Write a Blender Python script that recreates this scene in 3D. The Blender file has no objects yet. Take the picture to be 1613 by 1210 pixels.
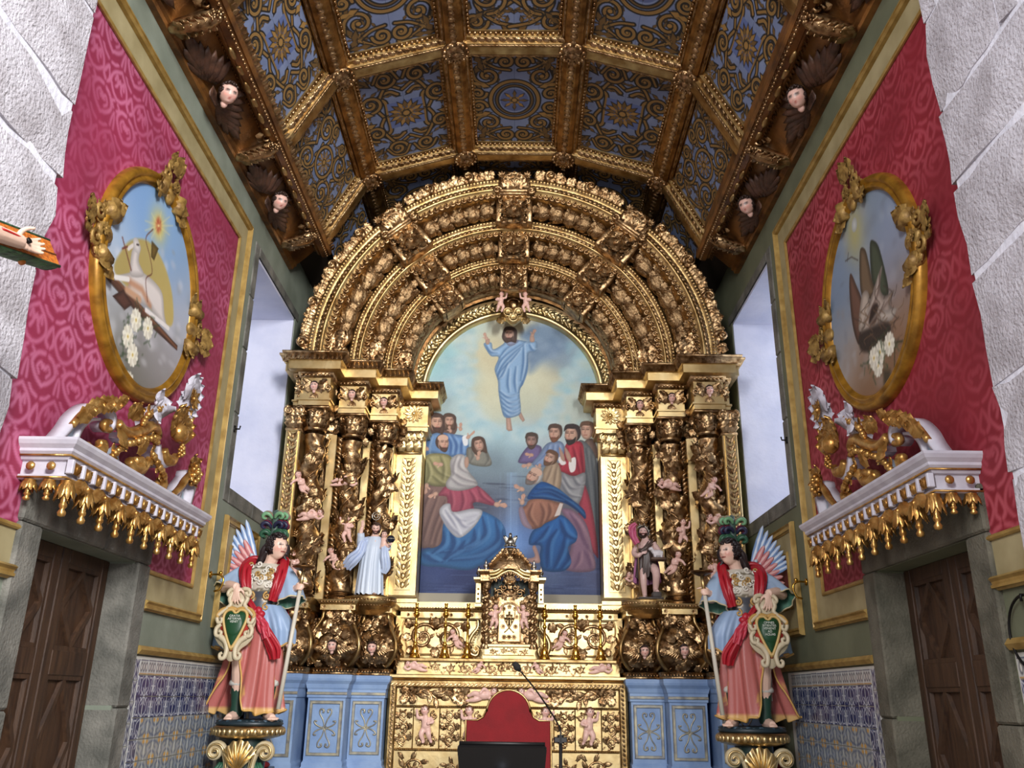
import bpy, bmesh, math, random
import numpy as np
from mathutils import Vector, Matrix, Quaternion, kdtree
PI = math.pi
random.seed(7); RNG = np.random.default_rng(7)
SC = bpy.context.scene
COL = SC.collection

# ------------------------------------------------------------------ camera
F_PX = 1351.12
_p, _y, _r = math.radians(20.0794), math.radians(.56605), math.radians(.78638)
CAM = np.array([.09055, 0, 1.65])
FWD = np.array([-math.sin(_y)*math.cos(_p), math.cos(_y)*math.cos(_p), math.sin(_p)])
_rt = np.array([math.cos(_y), math.sin(_y), 0]); _up = np.cross(_rt, FWD)
CR = math.cos(_r)*_rt + math.sin(_r)*_up
CU = -math.sin(_r)*_rt + math.cos(_r)*_up
cd = bpy.data.cameras.new('camera'); cam = bpy.data.objects.new('camera', cd); COL.objects.link(cam)
cd.sensor_width = 36; cd.lens = F_PX/1613*36; cd.clip_start = .05; cd.clip_end = 200
cam.matrix_world = Matrix(((CR[0], CU[0], -FWD[0], CAM[0]), (CR[1], CU[1], -FWD[1], CAM[1]), (CR[2], CU[2], -FWD[2], CAM[2]), (0, 0, 0, 1)))
SC.camera = cam

def at(px, py, X=None, Y=None, Z=None):
    """measure: the point of the plane X=, Y= or Z= that the photograph shows at pixel px, py"""
    d = FWD*F_PX + CR*(px-806.5) + CU*(605-py)
    t = (X-CAM[0])/d[0] if X is not None else (Y-CAM[1])/d[1] if Y is not None else (Z-CAM[2])/d[2]
    return CAM + t*d

# ------------------------------------------------------------------ world, lights, exposure
SC.view_settings.view_transform = 'Standard'; SC.view_settings.look = 'None'
SC.view_settings.gamma = 1; SC.view_settings.use_curve_mapping = False
SC.view_settings.exposure = 0.5
W = bpy.data.worlds.new('daylight'); SC.world = W; W.use_nodes = True
_bg = W.node_tree.nodes['Background']
_bg.inputs[0].default_value = (.80, .86, 1.0, 1); _bg.inputs[1].default_value = .55

def area(name, loc, target, sx, sy, power, col=(1, 1, 1)):
    l = bpy.data.lights.new(name, 'AREA'); l.shape = 'RECTANGLE'; l.size = sx; l.size_y = sy; l.energy = power; l.color = col
    o = bpy.data.objects.new(name, l); COL.objects.link(o); o.location = loc
    o.rotation_euler = (Vector(target)-Vector(loc)).to_track_quat('-Z', 'Y').to_euler()
    return o
# daylight behind the two chancel windows
area('window_daylight', (-3.75, 8.4, 4.75), (0, 8.4, 4.2), 1.5, 2.4, 9, (.86, .9, 1))
area('window_daylight', (3.75, 8.4, 4.75), (0, 8.4, 4.2), 1.5, 2.4, 24, (.9, .94, 1))
# unseen area lights added behind the camera, standing in for nave daylight
area('nave_fill', (-3.2, -4.5, 6.0), (1.0, 8, 3.9), 1.6, 3.4, 520, (1, .98, .96))
area('nave_fill', (3.2, -4.5, 6.0), (-1.0, 8, 3.9), 1.6, 3.4, 1350, (1, .98, .96))

# ------------------------------------------------------------------ helpers: geometry
def lin(r, g, b):
    f = lambda c: ((c/255+.055)/1.055)**2.4 if c > 10.3 else c/255/12.92
    return (f(r), f(g), f(b))
def s2l(a):
    a = np.asarray(a, float); return np.where(a > .04045, ((a+.055)/1.055)**2.4, a/12.92)

class G:
    """collects vertices and faces; .obj links them as one mesh object"""
    def __init__(s): s.v = []; s.f = []; s.c = []; s.n = 0
    def add(s, VF, M=None, col=None):
        V, F = VF[0], VF[1]
        V = np.asarray(V, float)
        flip = False
        if M is not None:
            M = np.asarray(M, float); V = V @ M[:3, :3].T + M[:3, 3]; flip = np.linalg.det(M[:3, :3]) < 0
        s.v.append(V); o = s.n; s.n += len(V)
        for a in (F if isinstance(F, list) else [F]):
            a = np.asarray(a)
            if len(a): s.f.append((a[:, ::-1] if flip else a)+o)
        if col is None and len(VF) > 2: col = VF[2]
        c = np.ones((len(V), 4)); c[:, :3] = col if col is not None else (1, 1, 1)
        s.c.append(c); return s
    def vf(s):
        V = np.concatenate(s.v); d = {}
        for a in s.f: d.setdefault(a.shape[1], []).append(a)
        return V, [np.concatenate(x) for x in d.values()], np.concatenate(s.c)[:, :3]
    def mesh(s, name, mat, smooth=True, cols=False):
        V, F, C = s.vf()
        me = bpy.data.meshes.new(name)
        me.vertices.add(len(V)); me.vertices.foreach_set('co', V.astype(np.float32).ravel())
        nl = sum(a.size for a in F); nf = sum(len(a) for a in F)
        me.loops.add(nl); me.polygons.add(nf)
        me.loops.foreach_set('vertex_index', np.concatenate([a.ravel() for a in F]).astype(np.int32))
        tot = np.concatenate([np.full(len(a), a.shape[1]) for a in F])
        me.polygons.foreach_set('loop_start', np.concatenate([[0], np.cumsum(tot)[:-1]]).astype(np.int32))
        me.polygons.foreach_set('use_smooth', np.full(nf, smooth, bool))
        if cols:
            at_ = me.color_attributes.new('Col', 'FLOAT_COLOR', 'POINT')
            c4 = np.ones((len(V), 4), np.float32); c4[:, :3] = s2l(C); at_.data.foreach_set('color', c4.ravel())
        me.update(calc_edges=True); me.validate()
        me.materials.append(mat)
        return me
    def obj(s, name, mat, parent=None, smooth=True, cols=False, loc=None):
        return link(name, s.mesh(name, mat, smooth, cols), parent, loc)

def link(name, data, parent=None, loc=None, M=None):
    o = bpy.data.objects.new(name, data); COL.objects.link(o)
    if parent is not None: o.parent = parent
    if M is not None: o.matrix_local = Matrix(np.asarray(M).tolist())
    if loc is not None: o.location = loc
    return o
def empty(name, loc=(0, 0, 0), rz=0, parent=None):
    o = bpy.data.objects.new(name, None); COL.objects.link(o); o.location = loc; o.rotation_euler = (0, 0, rz); o.empty_display_size = .1
    if parent is not None: o.parent = parent
    return o
def tag(o, label, cat, group=None):
    o['label'] = label; o['category'] = cat
    if group: o['group'] = group
    return o
def thing(name, label, cat, loc=(0, 0, 0), rz=0, group=None): return tag(empty(name, loc, rz), label, cat, group)
def struct(o): o['kind'] = 'structure'; return o
def stuff(o): o['kind'] = 'stuff'; return o

def T(x=0, y=0, z=0): M = np.eye(4); M[:3, 3] = (x, y, z); return M
def S(x, y=None, z=None):
    if y is None: y = z = x
    return np.diag([x, y, z, 1.0])
def RX(a): c, s = math.cos(a), math.sin(a); M = np.eye(4); M[1:3, 1:3] = ((c, -s), (s, c)); return M
def RY(a): c, s = math.cos(a), math.sin(a); M = np.eye(4); M[0, 0] = c; M[0, 2] = s; M[2, 0] = -s; M[2, 2] = c; return M
def RZ(a): c, s = math.cos(a), math.sin(a); M = np.eye(4); M[:2, :2] = ((c, -s), (s, c)); return M
def FR(x, y, z, o):
    """frame matrix from three axis vectors and an origin"""
    M = np.eye(4); M[:3, 0] = x; M[:3, 1] = y; M[:3, 2] = z; M[:3, 3] = o; return M
FACE = FR((1, 0, 0), (0, 0, 1), (0, -1, 0), (0, 0, 0))      # local (u, v, out) -> x, z, -y : reliefs that face the nave
def nrm(a): a = np.asarray(a, float); return a/(np.linalg.norm(a, axis=-1, keepdims=True)+1e-12)

def grid(P, cu=False, cv=False):
    """P (m,n,3) -> quads; cu / cv close the first / second direction"""
    P = np.asarray(P, float); m, n = P.shape[:2]; I = np.arange(m*n).reshape(m, n)
    if cu: I = np.concatenate([I, I[:1]])
    if cv: I = np.concatenate([I, I[:, :1]], 1)
    Fq = np.stack([I[:-1, :-1], I[1:, :-1], I[1:, 1:], I[:-1, 1:]], -1).reshape(-1, 4)
    return P.reshape(-1, 3), [Fq]
def box(x0, x1, y0, y1, z0, z1, b=0):
    if b == 0:
        V = np.array([(x, y, z) for z in (z0, z1) for y in (y0, y1) for x in (x0, x1)], float)
        return V, [np.array([(0, 2, 3, 1), (4, 5, 7, 6), (0, 1, 5, 4), (2, 6, 7, 3), (0, 4, 6, 2), (1, 3, 7, 5)])]
    # chamfered box : 24 vertices
    V = []; idx = {}
    X, Y_, Z = (x0, x1), (y0, y1), (z0, z1)
    for i in (0, 1):
        for j in (0, 1):
            for k in (0, 1):
                for a in range(3):
                    p = [X[i], Y_[j], Z[k]]; s = (1-2*i, 1-2*j, 1-2*k)
                    for q in range(3):
                        if q != a: p[q] += s[q]*b
                    idx[i, j, k, a] = len(V); V.append(p)
    Q = []; Tt = []
    for a in range(3):
        o = [q for q in range(3) if q != a]
        for e in (0, 1):
            c = []
            for (m, n) in ((0, 0), (1, 0), (1, 1), (0, 1)):
                k = [0, 0, 0]; k[a] = e; k[o[0]] = m; k[o[1]] = n; c.append(idx[tuple(k)+(a,)])
            Q.append(c)
    for a in range(3):
        o = [q for q in range(3) if q != a]
        for m in (0, 1):
            for n in (0, 1):
                k0 = [0, 0, 0]; k0[o[0]] = m; k0[o[1]] = n; k1 = list(k0); k1[a] = 1
                Q.append([idx[tuple(k0)+(o[0],)], idx[tuple(k1)+(o[0],)], idx[tuple(k1)+(o[1],)], idx[tuple(k0)+(o[1],)]])
    for i in (0, 1):
        for j in (0, 1):
            for k in (0, 1): Tt.append([idx[i, j, k, 0], idx[i, j, k, 1], idx[i, j, k, 2]])
    V = np.array(V, float); cc = np.array([(x0+x1)/2, (y0+y1)/2, (z0+z1)/2])
    def fix(f):
        f = np.array(f); p = V[f]; nn = np.cross(p[:, 1]-p[:, 0], p[:, 2]-p[:, 0]); m = ((p.mean(1)-cc)*nn).sum(1) < 0
        f[m] = f[m][:, ::-1]; return f
    return V, [fix(Q), fix(Tt)]
def lathe(prof, n=16, a0=0, a1=2*PI):
    """prof (r,z) from bottom to top"""
    p = np.asarray(prof, float); full = abs(a1-a0-2*PI) < 1e-6
    th = np.linspace(a0, a1, n+(0 if full else 1), endpoint=not full)
    P = np.stack([np.cos(th)[:, None]*p[:, 0], np.sin(th)[:, None]*p[:, 0], np.broadcast_to(p[:, 1], (len(th), len(p)))], -1)
    return grid(P, cu=full)
def frames(path, closed=False, up=None):
    p = np.asarray(path, float)
    t = nrm(np.roll(p, -1, 0)-np.roll(p, 1, 0)) if closed else nrm(np.gradient(p, axis=0))
    if up is not None:
        u = np.broadcast_to(np.asarray(up, float), p.shape); b = nrm(np.cross(t, u)); n = nrm(np.cross(b, t)); return p, t, n, b
    n = np.zeros_like(p); a = np.array([0, 0, 1.]) if abs(t[0][2]) < .9 else np.array([1., 0, 0])
    n[0] = nrm(a-t[0]*(a@t[0]))
    for i in range(1, len(p)): n[i] = nrm(n[i-1]-t[i]*(n[i-1]@t[i]))
    return p, t, n, np.cross(t, n)
def tube(path, r, n=6, closed=False, up=None, flat=1.0, caps=True):
    p, t, N, B_ = frames(path, closed, up)
    r = np.broadcast_to(np.asarray(r, float), (len(p),))
    th = np.arange(n)*2*PI/n
    P = p[:, None]+(np.cos(th)[None, :, None]*N[:, None]*flat+np.sin(th)[None, :, None]*B_[:, None])*r[:, None, None]
    V, F = grid(P, cu=closed, cv=True)
    if caps and not closed:
        k = len(p)-1; a = np.arange(n); V = np.concatenate([V, p[:1], p[-1:]]); c0, c1 = len(V)-2, len(V)-1
        F = F+[np.concatenate([np.stack([np.full(n, c0), a, np.roll(a, -1)], 1), np.stack([np.full(n, c1), np.roll(a, -1)+k*n, a+k*n], 1)])]
    return V, F
def sweep(prof, path, up, closed=False):
    """prof (k,2): (side, up) offsets swept along the path, mitred at its corners; open ends capped"""
    p = np.asarray(path, float); pr = np.asarray(prof, float); up = np.asarray(up, float)
    if closed: d0 = nrm(p-np.roll(p, 1, 0)); d1 = nrm(np.roll(p, -1, 0)-p)
    else:
        d = nrm(np.diff(p, axis=0)); d0 = np.concatenate([d[:1], d]); d1 = np.concatenate([d, d[-1:]])
    s0 = np.cross(d0, up); s1 = np.cross(d1, up); m = nrm(s0+s1); k = 1/np.clip((m*s0).sum(1), .3, 1)
    P = p[:, None]+m[:, None]*(k[:, None]*pr[None, :, 0])[..., None]+up*pr[None, :, 1][..., None]
    V, F = grid(P, cu=closed, cv=True)
    if not closed:
        n = len(pr); F = F+[np.array([np.arange(n), (np.arange(n)+(len(p)-1)*n)[::-1]])]
    return V, F
def ball(r=1, n=8, m=6, sx=1, sy=1, sz=1):
    th = np.arange(n)*2*PI/n; ph = np.linspace(-PI/2, PI/2, m+1)[1:-1]
    P = np.stack([np.cos(ph)[:, None]*np.cos(th)*sx, np.cos(ph)[:, None]*np.sin(th)*sy, np.broadcast_to(np.sin(ph)[:, None]*sz, (m-1, n))], -1)*r
    V, F = grid(P, cv=True); F = [F[0][:, ::-1]]
    V = np.concatenate([V, [[0, 0, -sz*r], [0, 0, sz*r]]]); a = np.arange(n); k = (m-2)*n
    F.append(np.concatenate([np.stack([np.full(n, len(V)-2), np.roll(a, -1), a], 1), np.stack([np.full(n, len(V)-1), a+k, np.roll(a, -1)+k], 1)]))
    return V, F
def prism(poly, d0, d1, M=None):
    """closed 2-D outline (x,y) made solid from z=d0 to z=d1 (concave outlines allowed)"""
    p = np.asarray(poly, float); n = len(p)
    if (p[:, 0]*np.roll(p[:, 1], -1)-np.roll(p[:, 0], -1)*p[:, 1]).sum() < 0: p = p[::-1]
    V = np.concatenate([np.c_[p, np.full(n, d0)], np.c_[p, np.full(n, d1)]])
    from mathutils.geometry import tessellate_polygon
    t = np.array(tessellate_polygon([[Vector((x, y, 0)) for x, y in p]]))
    a = p[t]; ar = (a[:, 1, 0]-a[:, 0, 0])*(a[:, 2, 1]-a[:, 0, 1])-(a[:, 2, 0]-a[:, 0, 0])*(a[:, 1, 1]-a[:, 0, 1]); t[ar < 0] = t[ar < 0][:, ::-1]
    i = np.arange(n); j = np.roll(i, -1)
    return V, [np.stack([i, j, j+n, i+n], 1), np.concatenate([t[:, ::-1], t+n])]
def cr(pts, n=8, closed=False):
    """Catmull-Rom through the points"""
    p = np.asarray(pts, float)
    p = np.concatenate([p[-1:], p, p[:2]]) if closed else np.concatenate([2*p[:1]-p[1:2], p, 2*p[-1:]-p[-2:-1]])
    t = np.linspace(0, 1, n, endpoint=False)[:, None]; out = []
    for i in range(len(p)-3):
        a, b, c, d = p[i:i+4]
        out.append(.5*((2*b)+(c-a)*t+(2*a-5*b+4*c-d)*t**2+(3*b-a-3*c+d)*t**3))
    if not closed: out.append(p[-2:-1])
    return np.concatenate(out)
def arc(cx, cz, r, a0, a1, n): t = np.linspace(a0, a1, n); return np.c_[cx+r*np.cos(t), cz+r*np.sin(t)]
def to3(p2, y=0): p2 = np.asarray(p2, float); return np.c_[p2[:, 0], np.full(len(p2), y), p2[:, 1]]

# ------------------------------------------------------------------ materials
def newmat(name):
    m = bpy.data.materials.new(name); m.use_nodes = True
    return m, m.node_tree.nodes, m.node_tree.links, m.node_tree.nodes['Principled BSDF']
def mat(name, rgb, rough=.6, metal=0, rgb2=None, scale=6, bump=0, bscale=40, detail=4, spec=.5, stretch=None, coat=0):
    """plain surface with a second colour mixed in by noise, and fine relief"""
    m, N, L, b = newmat(name)
    b.inputs['Roughness'].default_value = rough; b.inputs['Metallic'].default_value = metal
    b.inputs['Specular IOR Level'].default_value = spec; b.inputs['Coat Weight'].default_value = coat
    tc = N.new('ShaderNodeTexCoord'); vec = tc.outputs['Object']
    if stretch:
        mp = N.new('ShaderNodeMapping'); mp.inputs['Scale'].default_value = stretch; L.new(vec, mp.inputs[0]); vec = mp.outputs[0]
    if rgb2 is not None:
        n = N.new('ShaderNodeTexNoise'); n.inputs['Scale'].default_value = scale; n.inputs['Detail'].default_value = detail; L.new(vec, n.inputs['Vector'])
        r = N.new('ShaderNodeValToRGB'); r.color_ramp.elements[0].position = .35; r.color_ramp.elements[1].position = .65
        r.color_ramp.elements[0].color = (*lin(*rgb), 1); r.color_ramp.elements[1].color = (*lin(*rgb2), 1)
        L.new(n.outputs['Fac'], r.inputs[0]); L.new(r.outputs[0], b.inputs['Base Color'])
    else: b.inputs['Base Color'].default_value = (*lin(*rgb), 1)
    if bump:
        n2 = N.new('ShaderNodeTexNoise'); n2.inputs['Scale'].default_value = bscale; n2.inputs['Detail'].default_value = 3; L.new(vec, n2.inputs['Vector'])
        bp = N.new('ShaderNodeBump'); bp.inputs['Strength'].default_value = 1; bp.inputs['Distance'].default_value = bump
        L.new(n2.outputs['Fac'], bp.inputs['Height']); L.new(bp.outputs[0], b.inputs['Normal'])
    return m
def painted(name, rough=.5, bump=0, bscale=60, metal=0, tint=None):
    """colour from the mesh's own painted vertices"""
    m, N, L, b = newmat(name); a = N.new('ShaderNodeAttribute'); a.attribute_name = 'Col'
    L.new(a.outputs['Color'], b.inputs['Base Color']); b.inputs['Roughness'].default_value = rough; b.inputs['Metallic'].default_value = metal
    if bump:
        tc = N.new('ShaderNodeTexCoord'); n2 = N.new('ShaderNodeTexNoise'); n2.inputs['Scale'].default_value = bscale; n2.inputs['Detail'].default_value = 3; L.new(tc.outputs['Object'], n2.inputs['Vector'])
        bp = N.new('ShaderNodeBump'); bp.inputs['Strength'].default_value = 1; bp.inputs['Distance'].default_value = bump
        L.new(n2.outputs['Fac'], bp.inputs['Height']); L.new(bp.outputs[0], b.inputs['Normal'])
    return m
def gold(name, rgb, rgb2, rough=.32, bump=.004, bscale=45, scale=9, metal=1.0):
    return mat(name, rgb, rough, metal, rgb2, scale, bump, bscale)
GOLD = gold('burnished gold leaf', (230, 208, 156), (206, 176, 120), .38, .0012, 25, 5)
GOLDC = gold('carved gilding', (206, 174, 130), (122, 90, 58), .38, .005, 40, 16)
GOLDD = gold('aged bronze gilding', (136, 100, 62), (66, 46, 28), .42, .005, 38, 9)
GOLDM = gold('matt gold moulding', (200, 172, 120), (150, 118, 72), .42, .002, 40, 8)
BRASS = mat('polished brass', (240, 190, 90), .2, 1, (200, 150, 60), 12)
SILVER = mat('aged silver', (190, 186, 176), .35, 1, (110, 104, 96), 20)
PAINT = painted('polychrome paint', .42, .0006, 80)
MATTE = painted('flat painted decoration', .7)
OIL = painted('oil paint', .75, .0006, 90)
SKIN = painted('painted flesh', .4)

# ------------------------------------------------------------------ painter: soft shapes rasterised onto the vertices of a flat grid
def vnoise(h, w, cells, rng, octs=3):
    out = np.zeros((h, w)); amp = 1; tot = 0
    for o in range(octs):
        n = max(2, int(cells*2**o)); m = max(2, int(n*h/w)+1); g = rng.random((m+2, n+2))
        y = np.linspace(0, m, h); x = np.linspace(0, n, w); yi = y.astype(int).clip(0, m); xi = x.astype(int).clip(0, n)
        fy = (y-yi)[:, None]; fx = (x-xi)[None]; fy = fy*fy*(3-2*fy); fx = fx*fx*(3-2*fx)
        a = g[np.ix_(yi, xi)]; b = g[np.ix_(yi, xi+1)]; c = g[np.ix_(yi+1, xi)]; d = g[np.ix_(yi+1, xi+1)]
        out += amp*((a*(1-fx)+b*fx)*(1-fy)+(c*(1-fx)+d*fx)*fy); tot += amp; amp *= .5
    return out/tot
class Canvas:
    def __init__(s, u0, u1, v0, v1, res, col=(128, 128, 128), seed=1):
        s.w = int(round((u1-u0)/res))+1; s.h = int(round((v1-v0)/res))+1; s.b = (u0, u1, v0, v1); s.res = res
        s.u = np.linspace(u0, u1, s.w); s.v = np.linspace(v0, v1, s.h)
        s.img = np.ones((s.h, s.w, 3))*np.array(col)/255; s.rng = np.random.default_rng(seed); s.clip = None
    def noise(s, cells, octs=3): return vnoise(s.h, s.w, cells, s.rng, octs)
    def win(s, lo, hi):
        i0 = max(0, int((lo[0]-s.b[0])/s.res)-1); i1 = min(s.w, int((hi[0]-s.b[0])/s.res)+3)
        j0 = max(0, int((lo[1]-s.b[2])/s.res)-1); j1 = min(s.h, int((hi[1]-s.b[2])/s.res)+3)
        return (slice(j0, j1), slice(i0, i1)) if i1 > i0 and j1 > j0 else None
    def segd(s, P, Q, sl):
        X, Y_ = np.meshgrid(s.u[sl[1]], s.v[sl[0]]); d = np.full(X.shape, 1e9)
        for a, b in zip(P, Q):
            e = b-a; t = np.clip(((X-a[0])*e[0]+(Y_-a[1])*e[1])/(e@e+1e-15), 0, 1)
            d = np.minimum(d, (X-a[0]-t*e[0])**2+(Y_-a[1]-t*e[1])**2)
        return X, Y_, np.sqrt(d)
    def comp(s, sl, al, col, clip=None):
        if clip is not None: al = al*clip[sl]
        c = np.asarray(col, float)/255; s.img[sl] = s.img[sl]*(1-al[..., None])+c*al[..., None]
    def fill(s, poly, col, soft=1., alpha=1., rim=0., rimw=6, light=None, clip=None):
        """soft, rimw in grid cells; rim darkens towards the outline; light=(dx,dy,amount) shades across"""
        p = np.asarray(poly, float); k = soft*s.res; sl = s.win(p.min(0)-k, p.max(0)+k)
        if sl is None: return None
        X, Y_, d = s.segd(p, np.roll(p, -1, 0), sl); ins = np.zeros(X.shape, bool)
        for a, b in zip(p, np.roll(p, -1, 0)):
            if a[1] == b[1]: continue
            c = (a[1] > Y_) != (b[1] > Y_); ins ^= c & (X < (b[0]-a[0])*(Y_-a[1])/(b[1]-a[1])+a[0])
        sd = np.where(ins, d, -d); al = np.clip(sd/k+.5, 0, 1)*alpha
        c = np.ones(X.shape+(3,))*np.asarray(col, float)
        if rim: c = c*(1-rim*np.clip(1-sd/(rimw*s.res), 0, 1))[..., None]
        if light is not None:
            ctr = p.mean(0); ext = np.ptp(p, axis=0).max()/2+1e-9
            c = c*(1+light[2]*np.clip(((X-ctr[0])*light[0]+(Y_-ctr[1])*light[1])/ext, -1, 1))[..., None]
        s.comp(sl, al, np.clip(c, 0, 255), clip)
        m = np.zeros((s.h, s.w)); m[sl] = al; return m
    def stroke(s, pts, w, col, alpha=1., soft=1., clip=None, taper=False):
        p = np.asarray(pts, float); sl = s.win(p.min(0)-w-soft*s.res, p.max(0)+w+soft*s.res)
        if sl is None or len(p) < 2: return
        if taper:
            X, Y_ = np.meshgrid(s.u[sl[1]], s.v[sl[0]]); al = np.zeros(X.shape); n = len(p)-1
            for i, (a, b) in enumerate(zip(p[:-1], p[1:])):
                e = b-a; t = np.clip(((X-a[0])*e[0]+(Y_-a[1])*e[1])/(e@e+1e-15), 0, 1)
                d = np.sqrt((X-a[0]-t*e[0])**2+(Y_-a[1]-t*e[1])**2); q = (i+t)/n; al = np.maximum(al, np.clip((w/2*np.sin(PI*(.08+.84*q))-d)/(soft*s.res)+.5, 0, 1))
        else: _, _, d = s.segd(p[:-1], p[1:], sl); al = np.clip((w/2-d)/(soft*s.res)+.5, 0, 1)
        s.comp(sl, al*alpha, col, clip)
    def blob(s, c, rx, ry, col, alpha=1., p=2., clip=None):
        sl = s.win((c[0]-rx*2, c[1]-ry*2), (c[0]+rx*2, c[1]+ry*2))
        if sl is None: return
        X, Y_ = np.meshgrid(s.u[sl[1]], s.v[sl[0]]); d = ((X-c[0])/rx)**2+((Y_-c[1])/ry)**2
        s.comp(sl, alpha*np.exp(-d**(p/2)), col, clip)
    def ell(s, c, rx, ry, col, rot=0, n=22, **k):
        t = np.arange(n)*2*PI/n; x, y = rx*np.cos(t), ry*np.sin(t)
        return s.fill(np.c_[c[0]+x*math.cos(rot)-y*math.sin(rot), c[1]+x*math.sin(rot)+y*math.cos(rot)], col, **k)
    def field(s, samples, sig):
        """background from colour samples ((u,v),rgb), gaussian-weighted"""
        X, Y_ = np.meshgrid(s.u, s.v); num = np.zeros(X.shape+(3,)); den = np.full(X.shape, 1e-9)
        for (u, v), c in samples:
            w = np.exp(-((X-u)**2+(Y_-v)**2)/(2*sig*sig))+1e-7; num += w[..., None]*np.array(c, float); den += w
        s.img[:] = num/den[..., None]/255
    def geom(s, fn, keep=None):
        X, Y_ = np.meshgrid(s.u, s.v); V, F = grid(fn(X, Y_)); C = s.img.reshape(-1, 3).clip(0, 1)
        if keep is not None:
            k = keep(X, Y_).ravel(); f = F[0]; f = f[k[f].all(1)]; used = np.unique(f); mp = np.full(len(V), -1); mp[used] = np.arange(len(used)); V, F, C = V[used], [mp[f]], C[used]
        return V, F, C

SKINC = (196, 158, 138)
def p_head(cv, c, r, face=0, hair=(70, 50, 45), beard=None, skin=SKINC, long=0, tilt=0, bald=False):
    """painted head: c centre, r half height, face -1..1 = turned left..right"""
    ct, st = math.cos(tilt), math.sin(tilt)
    R = lambda x, y: (c[0]+(x*ct-y*st)*r, c[1]+(x*st+y*ct)*r)
    if long: cv.fill(cr([R(-.95, .2), R(-.6, 1.0), R(.2, 1.12), R(.9, .7), R(1.0, -.2), R(.85, -1.2*long), R(.2, -1.1), R(-.5, -1.25*long), R(-1.0, -.6)], 5, True), hair, rim=.3)
    cv.ell(R(-face*.18, .18), .76*r, .93*r, hair, rot=tilt, rim=.35, rimw=4)
    f = cv.ell(R(face*.16, -.08), .62*r, .88*r, skin, rot=tilt, rim=.28, rimw=4, light=(face*.6-.2, .6, .14))
    if bald: cv.ell(R(0, .62), .62*r, .42*r, (200, 165, 145), rot=tilt)
    else: cv.fill(cr([R(-.8, .3), R(-.62, .95), R(0, 1.1), R(.68, .9), R(.8, .3), R(.5, .62), R(.1, .58), R(-.45, .6)], 5, True), hair, rim=.2)
    fx = face*.42
    for e in (-1, 1):
        k = 1-.35*max(0, e*face)
        cv.stroke([R(fx+e*.27*k-.13, .16), R(fx+e*.27*k+.1, .16)], .10*r, (60, 42, 40), .85)
        cv.stroke([R(fx+e*.27*k-.17, .31), R(fx+e*.27*k+.15, .33)], .09*r, (80, 55, 48), .7)
    cv.stroke([R(fx+.02, .18), R(fx+face*.16+.02, -.2), R(fx-.06, -.24)], .10*r, (150, 108, 92), .8)
    cv.ell(R(face*.5-.22, -.16), .16*r, .13*r, (206, 150, 132), alpha=.5)
    if beard is not None:
        cv.fill(cr([R(-.54+face*.3, -.2), R(-.3+face*.42, -.48), R(.3+face*.42, -.48), R(.52+face*.25, -.2), R(.42+face*.3, -.8), R(face*.5, -1.08), R(-.38+face*.3, -.8)], 5, True), beard, rim=.25, rimw=4)
    cv.stroke([R(fx-.17, -.46), R(fx+.15, -.46)], .10*r, (150, 84, 76), .9)
def p_hand(cv, pts, w, ang, skin=SKINC, L=2.2, spread=.28, n=4):
    """painted hand: palm at pts, fingers fanned about ang"""
    c = np.array(pts, float)
    for i in range(n):
        a = ang+(i-(n-1)/2)*spread*.5; d = np.array([math.cos(a), math.sin(a)]); k = 1-.12*abs(i-1.3)
        cv.stroke([c+d*w*.3, c+d*w*L*k], w*.42, (170, 125, 108), soft=1); cv.stroke([c+d*w*.3, c+d*w*L*k*.97], w*.3, skin, soft=1)
    t = ang+.95; cv.stroke([c, c+np.array([math.cos(t), math.sin(t)])*w*1.2], w*.4, skin)
    cv.ell(c, w*.78, w*.62, skin, rot=ang, rim=.15, rimw=3)
def p_folds(cv, m, lines, w, dark, light, a=.55):
    """cloth folds: dark line with a lit side, kept inside the mask m"""
    for l in lines:
        l = cr(l, 6); cv.stroke(l, w*2.0, dark, a*.55, soft=4, clip=m, taper=True); cv.stroke(l, w, dark, a, soft=2.5, clip=m, taper=True)
        cv.stroke(l+np.array([w*1.1, w*.35]), w*.95, light, a*.8, soft=3, clip=m, taper=True)

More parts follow.
